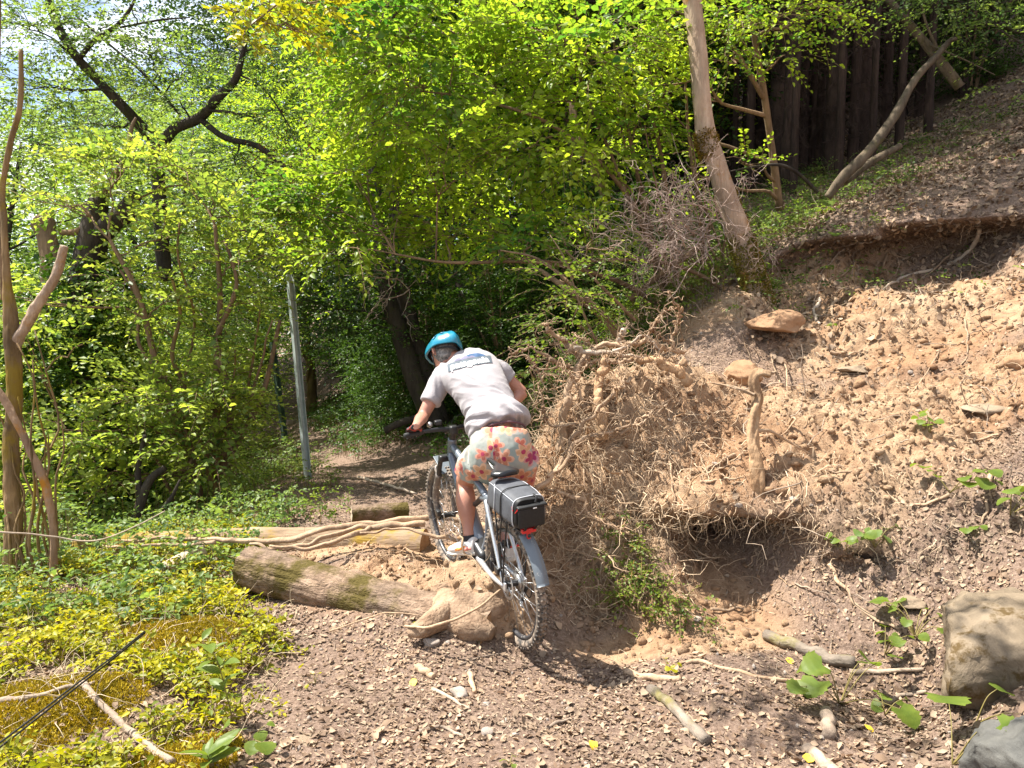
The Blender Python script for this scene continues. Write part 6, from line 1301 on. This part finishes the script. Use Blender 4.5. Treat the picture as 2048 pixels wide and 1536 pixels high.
for y0, y1 in ((-.205, -.205), (.02, .10)): bagt([bag_pt(y0+(y1-y0)*math.sin(an)**2, an, .001) for an in np.linspace(-.6, math.pi+.6, 26)], .0032, m_pipe, 'piping', sides=6)
bagt([bag_pt(y, math.pi*.80, .001) for y in np.linspace(-.2, .18, 12)], .002, m_pipe, 'piping', sides=6); bagt([bag_pt(y, math.pi*.25, .001) for y in np.linspace(-.2, .18, 12)], .002, m_pipe, 'piping', sides=6)
bagt([bag_pt(-.07, an, .004) for an in np.linspace(math.pi*.3, math.pi*1.2, 16)]+[(-.09, -.03, -.15), (-.072, .0, -.38)], .0035, m_rub, 'elastic_cord', n=50, sides=6)
rounded('rear_pocket', (.15, .035, .135), (0, -.235, .085), m_bagk, bag, .015); rounded('pocket_flap', (.165, .03, .018), (0, -.245, .16), m_bagk, bag, .008, (R_(8), 0, 0)); rounded('logo_patch', (.022, .002, .007), (.01, -.262, .150), m_white, bag, .0005, seg=1)
bagt([(-.075, -.225, .165), (-.08, -.245, .15), (-.085, -.225, .12)], .003, m_red, 'red_pull', sides=5); bagt([(-.07, -.215, .17), (-.088, -.20, .155), (-.09, -.21, .13)], .003, m_red, 'red_pull', sides=5)
bagt([(.03, -.20, .215), (.035, -.23, .205), (.02, -.245, .175)], .006, m_bagk, 'strap', asp=.3)
for s in (-1, 1): bagt([(s*.03, -.24, .02), (s*.03, -.21, -.02), (s*.05, -.16, -.02)], .008, m_bagk, 'strap', asp=.3)

# ------------------------------------------------------------------ the rider
def remesh_obj(name, acc, m_, voxel, smooth_it=6, parent=None, pert=None, factor=.5):
    me = acc.mesh(name+'_raw', m_, True); o = bpy.data.objects.new(name, me); COL.objects.link(o)
    md = o.modifiers.new('r', 'REMESH'); md.mode = 'VOXEL'; md.voxel_size = voxel
    sm = o.modifiers.new('s', 'SMOOTH'); sm.iterations = smooth_it; sm.factor = factor
    dg = bpy.context.evaluated_depsgraph_get(); e = o.evaluated_get(dg); m2 = bpy.data.meshes.new_from_object(e); COL.objects.unlink(o); bpy.data.objects.remove(o)
    m2.name = name; m2.materials.clear(); m2.materials.append(m_); k = len(m2.vertices); V = np.empty(k*3, np.float32); m2.vertices.foreach_get('co', V); V = V.reshape(-1, 3).astype(float)
    if pert is not None:
        Nv = np.empty(k*3, np.float32); m2.vertices.foreach_get('normal', Nv); Nv = Nv.reshape(-1, 3); V = V+Nv*pert(V, Nv)[:, None]; m2.vertices.foreach_set('co', V.astype(np.float32).ravel())
    m2.polygons.foreach_set('use_smooth', np.ones(len(m2.polygons), bool)); m2.update(); ob = link(name, m2, parent)
    return ob
def loft(acc, secs, k=28, side=None, n=None, sq=2.0):
    """secs: (centre, half width, half depth[, side vector]); elliptical rings swept through; closed"""
    C = np.array([s[0] for s in secs]); A = np.array([[s[1], s[2]] for s in secs]); n = n or len(secs)*5
    Sd = np.array([s[3] if len(s) > 3 else side for s in secs]); R = catmull(np.c_[C, A, Sd], n); C, A, Sd = R[:, :3], R[:, 3:5], unit(R[:, 5:8])
    T = unit(np.gradient(C, axis=0)); Sd = unit(Sd-(Sd*T).sum(1, keepdims=True)*T); Dp = np.cross(T, Sd)
    an = np.linspace(0, 2*np.pi, k, endpoint=False); ca, sa = np.cos(an), np.sin(an); e = 2/sq; ca = np.sign(ca)*np.abs(ca)**e; sa = np.sign(sa)*np.abs(sa)**e
    V = C[:, None]+Sd[:, None]*(A[:, :1]*ca)[..., None]+Dp[:, None]*(A[:, 1:]*sa)[..., None]
    i = np.arange(n*k).reshape(n, k); q = np.stack([i[:-1], np.roll(i[:-1], -1, 1), np.roll(i[1:], -1, 1), i[1:]], -1).reshape(-1, 4); V = V.reshape(-1, 3); b = len(V); V = np.vstack([V, C[:1], C[-1:]])
    T = np.array([[i[0, j], b, i[0, (j+1) % k]] for j in range(k)]+[[i[-1, j], i[-1, (j+1) % k], b+1] for j in range(k)]); acc.add(V, [q, T])
pel = W(1001, 905, 4.58); hipL = W(962, 918, 4.60); hipR = W(1042, 912, 4.58)
kneeL = Bk(-.13, .60, .40); kneeL = W(929, 962, 4.84); ankL = W(938, 1074, 4.70); toeL = W(898, 1090, 4.86); heelL = W(944, 1102, 4.78)
kneeR = W(1020, 985, 4.92); ankR = W(1010, 1088, 4.72); toeR = W(990, 1108, 4.86)
chest = W(945, 780, 4.98); neck0 = W(916, 722, 5.08); shL = W(880, 765, 5.02); shR = W(996, 742, 5.10)
elL = W(846, 832, 4.94); gripL = Bk(-.28, .853, .705); gripR = Bk(.28, .853, .705); wrL = gripL+np.array([.02, -.06, .05])
elR = W(1046, 786, 5.12); wrR = gripR+np.array([.01, -.05, .04])
head = W(888, 706, 5.13)
person = thing('person', 'cyclist in a pale T-shirt, flowered shorts and blue helmet, leaning forward over the bars', 'person', (float(pel[0]), float(pel[1]), float(pel[2])-.9))
def pch(o): return child(person, o)
m_skin, n, l, b = mat('skin'); x = noise_node(n, l, 9, 4, .5); r = ramp(n, [(.3, (.34, .15, .10)), (.7, (.46, .225, .155))]); l.new(x.outputs['Fac'], r.inputs[0]); l.new(r.outputs[0], b.inputs['Base Color']); b.inputs['Roughness'].default_value = .5
b.inputs['Subsurface Weight'].default_value = .12; b.inputs['Subsurface Scale'].default_value = .01; b.inputs['Subsurface Radius'].default_value = (1, .35, .2)
y = noise_node(n, l, 120, 3, .6); bump(n, l, b, y.outputs['Fac'], .12, .002)
ba_ = Acc()
sdv = unit(hipR-hipL); sdh = unit(sdv+np.array([0, 0, .16]))
upv = unit(neck0-pel)
loft(ba_, [(pel-upv*.06, .13, .10, sdv), (pel+upv*.03, .148, .108, sdv), (pel+upv*.13, .156, .120, sdh), (pel+upv*.18, .135, .10, sdv), (pel+upv*.30, .095, .07, unit(shR-shL)), (pel+upv*.44, .11, .075, unit(shR-shL)), (neck0-upv*.03, .06, .055, unit(shR-shL))], sq=2.2)
def limbl(pts, rs, asp=1.0, side=(1, 0, 0)): loft(ba_, [(np.array(p), r, r*asp, side) for p, r in zip(pts, rs)], k=20, n=len(pts)*5)
def between(a, b, t): return a*(1-t)+b*t
for h, kn, an in ((hipL, kneeL, ankL), (hipR, kneeR, ankR)):
    back = np.array([0, -1., 0])
    limbl([h, between(h, kn, .3), between(h, kn, .7), kn], [.088, .086, .072, .060])
    limbl([kn, between(kn, an, .12)+back*.006, between(kn, an, .32)+back*.022, between(kn, an, .55)+back*.014, between(kn, an, .8), an], [.058, .056, .064, .054, .038, .036])
for sh, el, wr, s in ((shL, elL, wrL, -1), (shR, elR, wrR, 1)):
    limbl([sh, between(sh, el, .3), between(sh, el, .7), el], [.058, .052, .044, .039]); limbl([el, between(el, wr, .25), between(el, wr, .6), wr], [.040, .044, .035, .026], .85)
limbl([neck0-upv*.05, neck0, between(neck0, head, .6)], [.062, .058, .056])
# head: skull, face forward-down
hf = unit(np.array([-.50, .62, -.62])); hu = unit(np.array([-.12, .62, .78])); hu = unit(hu-hf*np.dot(hu, hf)); hs = np.cross(hf, hu); hs = unit(hs)   # hs: rider's right
def HP(r_, f_, u_): return head+hs*r_+hf*f_+hu*u_
loft(ba_, [(HP(0, .0, -.115), .035, .045, hs), (HP(0, .015, -.08), .055, .07, hs), (HP(0, .01, -.03), .070, .088, hs), (HP(0, .0, .03), .077, .098, hs), (HP(0, -.005, .08), .066, .085, hs), (HP(0, -.005, .112), .03, .04, hs)], k=28)
loft(ba_, [(HP(0, .085, .02), .010, .010, hs), (HP(0, .105, -.02), .014, .014, hs), (HP(0, .09, -.035), .016, .012, hs)], k=12)          # nose
loft(ba_, [(HP(-.025, .082, -.06), .006, .008, hu), (HP(0, .092, -.062), .009, .009, hu), (HP(.025, .082, -.06), .006, .008, hu)], k=10)  # mouth
for s in (-1, 1):
    loft(ba_, [(HP(s*.074, -.012, -.045), .006, .012, hf), (HP(s*.083, -.016, -.02), .009, .018, hf), (HP(s*.086, -.018, .005), .008, .02, hf), (HP(s*.080, -.012, .022), .005, .012, hf)], k=12)
    loft(ba_, [(HP(s*.045, .080, .012), .018, .006, hs), (HP(s*.03, .086, .018), .02, .007, hs)], k=10)  # brow
# hands: palm and five fingers closed round the grips
gx = np.array(BM.to_3x3()@Vector((1, 0, 0))); gy = np.array(BM.to_3x3()@Vector((0, 1, 0))); gzv = np.array(BM.to_3x3()@Vector((0, 0, 1)))
glove = Acc()
for s, g, wr in ((-1, gripL, wrL), (1, gripR, wrR)):
    acc_h = glove
    pm = g+gzv*.030-gy*.012
    loft(acc_h, [(wr, .028, .022, gx), (between(wr, pm, .5)+gzv*.004, .036, .018, gx), (pm, .044, .017, gx), (g+gzv*.030+gy*.018, .042, .013, gx)], k=18)
    for k, (off, L_) in enumerate([(-.033, .88), (-.011, 1.0), (.011, .96), (.033, .8)]):
        o_ = g+gx*off; R0 = .030; pts = [o_+gzv*R0*math.cos(a_)*1.0+gy*R0*math.sin(a_) for a_ in np.linspace(.2, 3.6*L_, 7)]
        loft(ba_ if k < 0 else acc_h, [(np.array(p), .0098-.0006*i, .0098-.0006*i, gx) for i, p in enumerate(pts)], k=10, n=18)
    th0 = g+gx*(-s)*.040+gzv*.02-gy*.015
    loft(acc_h, [(between(wr, pm, .45)-gx*s*.03, .013, .013, gzv), (th0, .012, .012, gzv), (g-gx*s*.050+gy*.006-gzv*.012, .011, .011, gzv), (g-gx*s*.045+gy*.024-gzv*.022, .009, .009, gzv)], k=10, n=16)
    # the same palm in skin, inside the glove, so that the arm and hand are one body
    loft(ba_, [(wr, .026, .020, gx), (between(wr, pm, .5), .03, .014, gx), (pm, .036, .012, gx)], k=14)
body = pch(remesh_obj('body', ba_, m_skin, .0065, 5))
m_glove, n, l, b = mat('glove_cloth'); x = noise_node(n, l, 30, 2, .5); r = ramp(n, [(.50, (.02, .02, .022)), (.56, (.30, .03, .025))]); l.new(x.outputs['Fac'], r.inputs[0]); l.new(r.outputs[0], b.inputs['Base Color']); b.inputs['Roughness'].default_value = .7
gl_ = pch(remesh_obj('gloves', glove, m_glove, .0035, 2)); gl_['label'] = 'black and red cycling gloves'
# T-shirt
m_shirt, n, l, b = mat('tshirt_cloth'); x = noise_node(n, l, 260, 3, .7); r = ramp(n, [(.3, (.27, .25, .26)), (.7, (.34, .315, .325))]); l.new(x.outputs['Fac'], r.inputs[0]); l.new(r.outputs[0], b.inputs['Base Color']); b.inputs['Roughness'].default_value = .9; b.inputs['Sheen Weight'].default_value = .15
z_ = noise_node(n, l, 14, 5, .55, stretch=(1, 1, 2)); bump(n, l, b, z_.outputs['Fac'], .25, .012)
sh_ = Acc(); ssv = unit(shR-shL)

mid1 = W(985, 825, 4.78); mid2 = W(962, 778, 4.90); mid3 = W(940, 742, 5.02)
loft(sh_, [(W(999, 858, 4.62), .184, .135, sdh), (W(993, 842, 4.66), .178, .138, sdh), (mid1, .166, .140, unit(sdv+ssv)), (mid2, .180, .138, ssv), (mid3, .205, .122, ssv), (W(928, 722, 5.07), .15, .085, ssv), (W(921, 713, 5.09), .080, .065, ssv)], k=44, n=44, sq=2.3)
for sh, el, f in ((shL, elL, .60), (shR, elR, .44)):
    ax = unit(el-sh); loft(sh_, [(between(neck0, sh, .45), .085, .080, (0, 1, .2)), (sh, .082, .078, (0, 1, .2)), (between(sh, el, .3), .078, .070, (0, 1, .2)), (between(sh, el, f), .080, .066, (0, 1, .2)), (between(sh, el, f+.015), .078, .064, (0, 1, .2))], k=28, n=26)
def folds(V, N):
    # drapery: broad folds running diagonally from the right hip, small creases near the hem, armpits
    t = np.clip(((V-pel)@upv)/.6, 0, 1); sx = (V-pel)@sdv
    wv = .25*fbm(sx*5, t*4, sx*0, 2, 71); a_ = fbm((sx*1.1+.75*t+wv*.3)*9+1.3, (t*.8-sx)*1.6, sx*0, 2, 7, ridged=True); b2 = fbm((t*.75+sx*.9+wv*.2)*19, (sx-t*.7)*3, t*0, 2, 19, ridged=True); c_ = fbm(sx*30, t*12+sx*6, sx*0+4, 2, 29)
    arm = np.maximum(np.exp(-((V-shL)**2).sum(1)/.018), np.exp(-((V-shR)**2).sum(1)/.018))
    side = sstep(.10, .17, np.abs(sx))
    k_ = (1-sstep(.35, .8, t)); return (.019*a_*(.12+k_)+.009*b2*(.2+1.0*k_+.7*side)+.0012*c_)*(1-.4*arm)+.004*arm*c_
shirt = pch(remesh_obj('tshirt', sh_, m_shirt, .0065, 9, pert=folds)); shirt['label'] = 'pale grey T-shirt with printed back'
# print on the back: band, mountain shapes and the word, laid onto the cloth
sme = shirt.data; sv = np.empty(len(sme.vertices)*3, np.float32); sme.vertices.foreach_get('co', sv); SB = BVHTree.FromPolygons([tuple(v) for v in sv.reshape(-1, 3)], [tuple(p.vertices) for p in sme.polygons])
pc0 = W(939, 727, 4.9); pdir = unit(np.array([0, 1.0, -.28])); px_ = unit(W(984, 715, 5.0)-W(903, 734, 5.0)); pzz = unit(np.cross(px_, pdir)*1.0); pzz = pzz if pzz[2] > 0 else -pzz
def on_cloth(u, v, o):
    s0 = Vector(pc0+px_*u+pzz*v-pdir*.6); h, nr, i, d_ = SB.ray_cast(s0, Vector(pdir), 2)
    return np.array(h+(nr if nr.dot(Vector(pdir)) < 0 else -nr)*o) if h is not None else pc0+px_*u+pzz*v
def decal(name, quadfn, nu, nv, m_, o):
    V = np.array([on_cloth(*quadfn(i/nu, j/nv), o) for j in range(nv+1) for i in range(nu+1)]); i_ = np.arange((nu+1)*(nv+1)).reshape(nv+1, nu+1); q = np.stack([i_[:-1, :-1], i_[:-1, 1:], i_[1:, 1:], i_[1:, :-1]], -1).reshape(-1, 4); return pch(link(name, mesh_np(name, V, q, m_, smooth=True)))
m_band = simple('print_grey', (.085, .105, .125), .8); m_sky_p = simple('print_blue', (.03, .075, .16), .8); m_peak = simple('print_violet', (.13, .125, .19), .8); m_wp = simple('print_white', (.85, .84, .84), .8)
hw = .145
decal('printed_band', lambda a_, b2: (-hw+2*hw*a_, -.028+.062*b2), 40, 12, m_band, .0040)
decal('printed_sky', lambda a_, b2: (-.05+.165*a_, .034+(.036*math.sin(math.pi*min(1, a_*1.0))**.7)*b2), 30, 8, m_sky_p, .0045)
decal('printed_mountain', lambda a_, b2: (-.10+.15*a_, .034+(.012+.016*abs(math.sin(a_*9)))*b2*(1-abs(2*a_-1)**3)), 36, 6, m_peak, .0052)
fc = bpy.data.curves.new('print', 'FONT'); fc.body = 'patagonia'; fc.size = .066; fc.align_x = 'CENTER'; fc.align_y = 'CENTER'; fc.offset = .0022; fc.resolution_u = 3; fo = bpy.data.objects.new('print', fc); COL.objects.link(fo)
tm = bpy.data.meshes.new_from_object(fo.evaluated_get(bpy.context.evaluated_depsgraph_get())); bpy.data.objects.remove(fo)
bm = bmesh.new(); bm.from_mesh(tm); bmesh.ops.triangulate(bm, faces=bm.faces); bmesh.ops.subdivide_edges(bm, edges=[e for e in bm.edges if e.calc_length() > .008], cuts=2); bmesh.ops.triangulate(bm, faces=bm.faces)
for v in bm.verts: v.co = Vector(on_cloth(v.co.x*1.0, v.co.y+.000, .0056))
tm.clear_geometry(); bm.to_mesh(tm); bm.free(); tm.materials.clear(); tm.materials.append(m_wp); tm.name = 'printed_word'; pch(link('printed_word', tm))
# shorts
m_shorts, n, l, b = mat('flowered_cloth'); t_ = n.new('ShaderNodeTexCoord')
def flowers(scale, off, rad, stops, seedc):
    mp_ = n.new('ShaderNodeMapping'); mp_.inputs['Scale'].default_value = (1, .55, 1); mp_.inputs['Location'].default_value = off; l.new(t_.outputs['Object'], mp_.inputs[0])
    wn = n.new('ShaderNodeTexNoise'); wn.inputs['Scale'].default_value = 60; l.new(mp_.outputs[0], wn.inputs['Vector'])
    v = n.new('ShaderNodeTexVoronoi'); v.inputs['Scale'].default_value = scale; v.inputs['Randomness'].default_value = .75; l.new(mp_.outputs[0], v.inputs['Vector'])
    sub = n.new('ShaderNodeVectorMath'); sub.operation = 'SUBTRACT'; l.new(mp_.outputs[0], sub.inputs[0])
    l.new(v.outputs['Position'], sub.inputs[1])
    sx = n.new('ShaderNodeSeparateXYZ'); l.new(sub.outputs[0], sx.inputs[0])
    def M(op, a_, b2=None, c_=None):
        m1 = n.new('ShaderNodeMath'); m1.operation = op
        for i, v_ in enumerate((a_, b2, c_)):
            if v_ is None: continue
            if isinstance(v_, (int, float)): m1.inputs[i].default_value = v_
            else: l.new(v_, m1.inputs[i])
        return m1.outputs[0]
    an = M('ARCTAN2', sx.outputs[0], sx.outputs[2]); sc_ = n.new('ShaderNodeSeparateColor'); l.new(v.outputs['Color'], sc_.inputs[0])
    pet = M('ABSOLUTE', M('COSINE', M('ADD', M('MULTIPLY', an, 2.5), M('MULTIPLY', sc_.outputs[0], 6.0)))); rr = M('SQRT', M('ADD', M('MULTIPLY', sx.outputs[0], sx.outputs[0]), M('MULTIPLY', sx.outputs[2], sx.outputs[2])))
    rr = M('ADD', rr, M('MULTIPLY', M('SUBTRACT', wn.outputs['Fac'], .5), .012)); lim = M('MULTIPLY', M('ADD', M('MULTIPLY', pet, .5), .5), rad)
    mask = M('LESS_THAN', rr, lim); on = M('GREATER_THAN', sc_.outputs[1], seedc); mask = M('MULTIPLY', mask, on); eye = M('MULTIPLY', M('LESS_THAN', rr, rad*.22), on); edge = M('MULTIPLY', M('GREATER_THAN', rr, M('MULTIPLY', lim, .72)), mask)
    cr_ = ramp(n, stops); cr_.color_ramp.interpolation = 'CONSTANT'; l.new(sc_.outputs[2], cr_.inputs[0]); return mask, cr_.outputs[0], eye, edge
bn = noise_node(n, l, 5, 4, .6); br_ = ramp(n, [(.35, (.20, .25, .225)), (.55, (.29, .29, .26)), (.7, (.38, .30, .235))]); l.new(bn.outputs['Fac'], br_.inputs[0]); col = br_.outputs[0]
for sc, off, rad, stops, sd_ in ((7.2, (0, 0, 0), .062, [(0, (.46, .18, .10)), (.45, (.46, .25, .13)), (.75, (.42, .11, .07))], .12), (8.5, (.37, .2, .13), .052, [(0, (.46, .12, .07)), (.4, (.27, .012, .07)), (.62, (.42, .12, .08))], .28)):
    mk, cc, ey, ed = flowers(sc, off, rad, stops, sd_); col = mixc(n, l, mk, col, cc); m9 = n.new('ShaderNodeMath'); m9.operation = 'MULTIPLY'; l.new(ed, m9.inputs[0]); m9.inputs[1].default_value = .35; col = mixc(n, l, m9.outputs[0], col, (.82, .55, .40)); col = mixc(n, l, ey, col, (.30, .02, .06))
l.new(col, b.inputs['Base Color']); b.inputs['Roughness'].default_value = .75; b.inputs['Sheen Weight'].default_value = .1; z_ = noise_node(n, l, 16, 4, .55); bump(n, l, b, z_.outputs['Fac'], .25, .012)
so = Acc()
loft(so, [(W(1003, 868, 4.60), .176, .125, sdh), (W(1002, 884, 4.58), .183, .135, sdh), (W(1001, 907, 4.57), .190, .146, sdv), (W(1000, 926, 4.60), .184, .136, sdv), (W(996, 945, 4.66), .15, .11, sdv)], k=44, n=34, sq=2.5)
for s_, h, kn, f in ((-1, hipL, kneeL, .10), (1, hipR, kneeR, .22)):
    d_ = unit(kn-h); q0 = h+(-sdv if s_ < 0 else sdv)*.010; q1 = q0+d_*f+np.array([0, 0, -.05 if s_ > 0 else .0]); loft(so, [(q0, .104, .118, sdv), (between(q0, q1, .5), .108, .112, sdv), (q1, .106, .10, sdv), (q1+d_*.05+np.array([0, 0, -.02]), .108, .096, sdv), (q1+d_*.055+np.array([0, 0, -.024]), .103, .092, sdv)], k=30, n=26)
def sfold(V, N):
    a_ = fbm(V[:, 0]*9, V[:, 1]*9, V[:, 2]*7, 3, 57, ridged=True); t = (V[:, 2]-pel[2]); cleft = np.exp(-(((V-pel)@sdv+.0)/.014)**2)*np.exp(-((t+.06)/.09)**2)*(N[:, 1] < 0)
    return .0085*a_-.018*cleft
shorts = pch(remesh_obj('shorts', so, m_shorts, .0065, 8, pert=sfold)); shorts['label'] = 'baggy pale shorts printed with orange and magenta flowers'
# waistband, dark underwear line, sliver of skin
wb = Acc(); wc = W(1003, 866, 4.60); an = np.linspace(0, 2*np.pi, 40)
tilt_ = unit(np.cross(sdh, upv)); rim_ = [wc+sdh*.150*math.cos(a_)+tilt_*.112*math.sin(a_) for a_ in an]
add_tube(wb, rim_, [.007]*40, n=80, sides=8); pch(wb.obj('waistband', simple('waistband_dark', (.10, .05, .06), .7), None, smooth=True))
# shoes
m_shoe = simple('shoe_white', (.62, .59, .56), .6, noise=.15, nscale=30, bumpv=.2); m_shoe_o = simple('shoe_orange', (.72, .26, .05), .6); m_sock = simple('sock_black', (.02, .02, .025), .8); m_sole = simple('shoe_sole', (.55, .52, .47), .7, noise=.3, nscale=20); m_pink = simple('shoe_pink', (.66, .24, .20), .6)
for an_, to_, lb in ((ankL, toeL, 1), (ankR, toeR, 0)):
    fd = unit(to_-an_-np.array([0, 0, (to_-an_)[2]*.5])); lat = unit(np.cross(fd, [0, 0, 1])); dn = np.cross(fd, lat); dn = dn if dn[2] < 0 else -dn
    c = an_+dn*.055; u_ = Acc()
    loft(u_, [(c-fd*.060, .032, .046, lat), (c-fd*.038, .043, .056, lat), (c+fd*.02, .046, .056, lat), (c+fd*.08+dn*.008, .052, .042, lat), (c+fd*.14+dn*.014, .054, .033, lat), (c+fd*.20+dn*.018, .034, .020, lat), (c+fd*.215+dn*.02, .018, .012, lat)], k=24, n=36)
    sh = pch(remesh_obj('shoe', u_, m_shoe, .005, 3)); sl = Acc(); c2 = c+dn*.043
    loft(sl, [(c2-fd*.065, .026, .013, lat), (c2-fd*.03, .042, .016, lat), (c2+fd*.06, .044, .013, lat), (c2+fd*.14, .052, .013, lat), (c2+fd*.21-dn*.004, .036, .011, lat), (c2+fd*.225-dn*.004, .02, .008, lat)], k=20, n=34, sq=3)
    o = link('sole', sl.mesh('sole', m_sole, True), sh)
    oc = Acc(); loft(oc, [(an_-dn*.012, .037, .037, lat), (an_-dn*.0, .038, .038, lat), (an_+dn*.02, .040, .042, lat)], k=18, n=10); sc = pch(oc.obj('sock', m_sock, None, smooth=True))
    for s_ in (-1, 1):   # orange and yellow flashes on the sides
        for q_, (f0, f1, w_, mm_) in enumerate(((-.02, .10, .010, m_shoe_o), (.02, .13, .008, m_shoe_o), (-.05, .0, .012, m_pink))):
            a = Acc(); add_tube(a, [c+fd*f0+lat*s_*.036-dn*.012+dn*.012*q_, c+fd*(f0+f1)/2+lat*s_*.045+dn*.008, c+fd*f1+lat*s_*.046+dn*.020], [w_*.5, w_, w_*.6], n=10, sides=8, aspect=.9); link('stripe', a.mesh('stripe', mm_, True), sh)
    for q_ in range(4): a = Acc(); z0 = c+fd*(.045+.02*q_)-dn*(.034-.007*q_); add_tube(a, [z0-lat*.024, z0-dn*.004, z0+lat*.024], [.003]*3, n=6, sides=6); link('lace', a.mesh('lace', m_white, True), sh)
# hair
m_hair, n, l, b = mat('hair_grey'); x = noise_node(n, l, 60, 4, .7); r = ramp(n, [(.35, (.05, .045, .04)), (.7, (.30, .28, .26))]); l.new(x.outputs['Fac'], r.inputs[0]); l.new(r.outputs[0], b.inputs['Base Color']); b.inputs['Roughness'].default_value = .7
ha = Acc(); loft(ha, [(HP(0, -.040, -.088), .046, .044, hs), (HP(0, -.026, -.06), .064, .066, hs), (HP(0, -.018, -.03), .076, .084, hs), (HP(0, -.012, .02), .082, .097, hs), (HP(0, -.008, .07), .07, .085, hs)], k=28, n=20)
def hairp(V, N): return .004*fbm(V[:, 0]*60, V[:, 1]*60, V[:, 2]*60, 3, 5)
pch(remesh_obj('hair', ha, m_hair, .005, 2, pert=hairp))
# helmet: shell with real vents, dark liner, straps
m_helm = simple('helmet_blue', (.0, .17, .27), .3, noise=.08, nscale=3, coat=.5, spec=.5); m_liner = simple('helmet_liner', (.015, .016, .018), .8)
vents = [(-.77, -.33, .13, .17), (.77, -.33, .13, .17), (-.46, -.62, .12, .12), (.46, -.62, .12, .12), (0, -.52, .09, .20), (-.42, -.02, .13, .22), (.42, -.02, .13, .22), (-.66, .42, .12, .17), (.66, .42, .12, .17), (-.28, .66, .10, .15), (.28, .66, .10, .15), (0, .15, .09, .18)]
nu_, nv_ = 180, 110; V = []; keep = []
LON = np.linspace(-np.pi, np.pi, nu_, endpoint=False); LAT = np.linspace(np.pi/2, -.42, nv_)
lo_, la_ = np.meshgrid(LON, LAT)
dx, dy, dz = np.cos(la_)*np.sin(lo_), np.cos(la_)*np.cos(lo_), np.sin(la_)
edge_lat = -.08-.30*np.clip(-dy, 0, 1)**1.2+.08*np.clip(dy, 0, 1)                 # longer at the back
la2 = np.pi/2+(la_-np.pi/2)*(np.pi/2-edge_lat)/(np.pi/2+.42); dx, dy, dz = np.cos(la2)*np.sin(lo_), np.cos(la2)*np.cos(lo_), np.sin(la2)
RX, RY, RZ = .116, .154, .124; P = np.stack([dx*RX, dy*RY+.004, dz*RZ+.012], -1); P[..., 1] += -.022*np.clip(-dy, 0, 1)**3; P *= (1+.03*np.cos(lo_*6)*np.cos(la2))[..., None]
ridge = 1+.035*np.exp(-((np.abs(dx)-.36)/.10)**2)*np.clip(dz+.3, 0, 1)+.03*np.exp(-(dx/.10)**2)*np.clip(dz+.3, 0, 1); P = P*ridge[..., None]
hole = np.zeros(lo_.shape, bool)
for (cx_, cy_, rx_, ry_) in vents:      # (sideways angle, forward angle) of each vent
    hole |= (((dx-cx_)/rx_)**2+((dy-cy_)/ry_)**2 < 1) & (dz > .05)
VV = np.stack([HP(0, 0, 0)+p[0]*hs+p[1]*hf+p[2]*hu for p in P.reshape(-1, 3)]); iv_ = np.arange(nu_*nv_).reshape(nv_, nu_)
q = np.stack([iv_[:-1], np.roll(iv_[:-1], -1, 1), np.roll(iv_[1:], -1, 1), iv_[1:]], -1).reshape(-1, 4); hq = (hole.ravel()[q]).sum(1) >= 3
hm = link('helmet', mesh_np('helmet', VV, q[~hq], m_helm, smooth=True)); so_ = hm.modifiers.new('t', 'SOLIDIFY'); so_.thickness = .016; so_.offset = -1; bv = hm.modifiers.new('w', 'SMOOTH'); bv.iterations = 4; pch(hm); hm['label'] = 'bright blue vented bicycle helmet'
P2 = P*.86; V2 = np.stack([HP(0, 0, .002)+p[0]*hs+p[1]*hf+p[2]*hu for p in P2.reshape(-1, 3)]); o = link('helmet_liner', mesh_np('helmet_liner', V2, q, m_liner, smooth=True)); pch(o)
stp = Acc()
for s in (-1, 1): add_tube(stp, [HP(s*.085, .03, .01), HP(s*.078, .02, -.06), HP(s*.045, .045, -.12), HP(0, .05, -.135)], [.005]*4, n=16, sides=6, aspect=.3); add_tube(stp, [HP(s*.086, -.05, .0), HP(s*.082, -.01, -.05), HP(s*.078, .02, -.065)], [.005]*3, n=12, sides=6, aspect=.3)
pch(stp.obj('chin_strap', m_liner, None, smooth=True))
fit = Acc(); add_tube(fit, [HP(-.08, -.05, -.02), HP(-.05, -.10, -.035), HP(0, -.118, -.04), HP(.05, -.10, -.035), HP(.08, -.05, -.02)], [.006, .008, .013, .008, .006], n=24, sides=8, aspect=.6); pch(fit.obj('fit_dial', m_liner, None, smooth=True))
# eyes (closed in the shade of the helmet)
m_eye = simple('eye', (.7, .68, .66), .2)
for s in (-1, 1): e_ = Acc(); e_.add(IV*.011+HP(s*.03, .079, -.002), IF); pch(e_.obj('eye', m_eye, None, smooth=True))
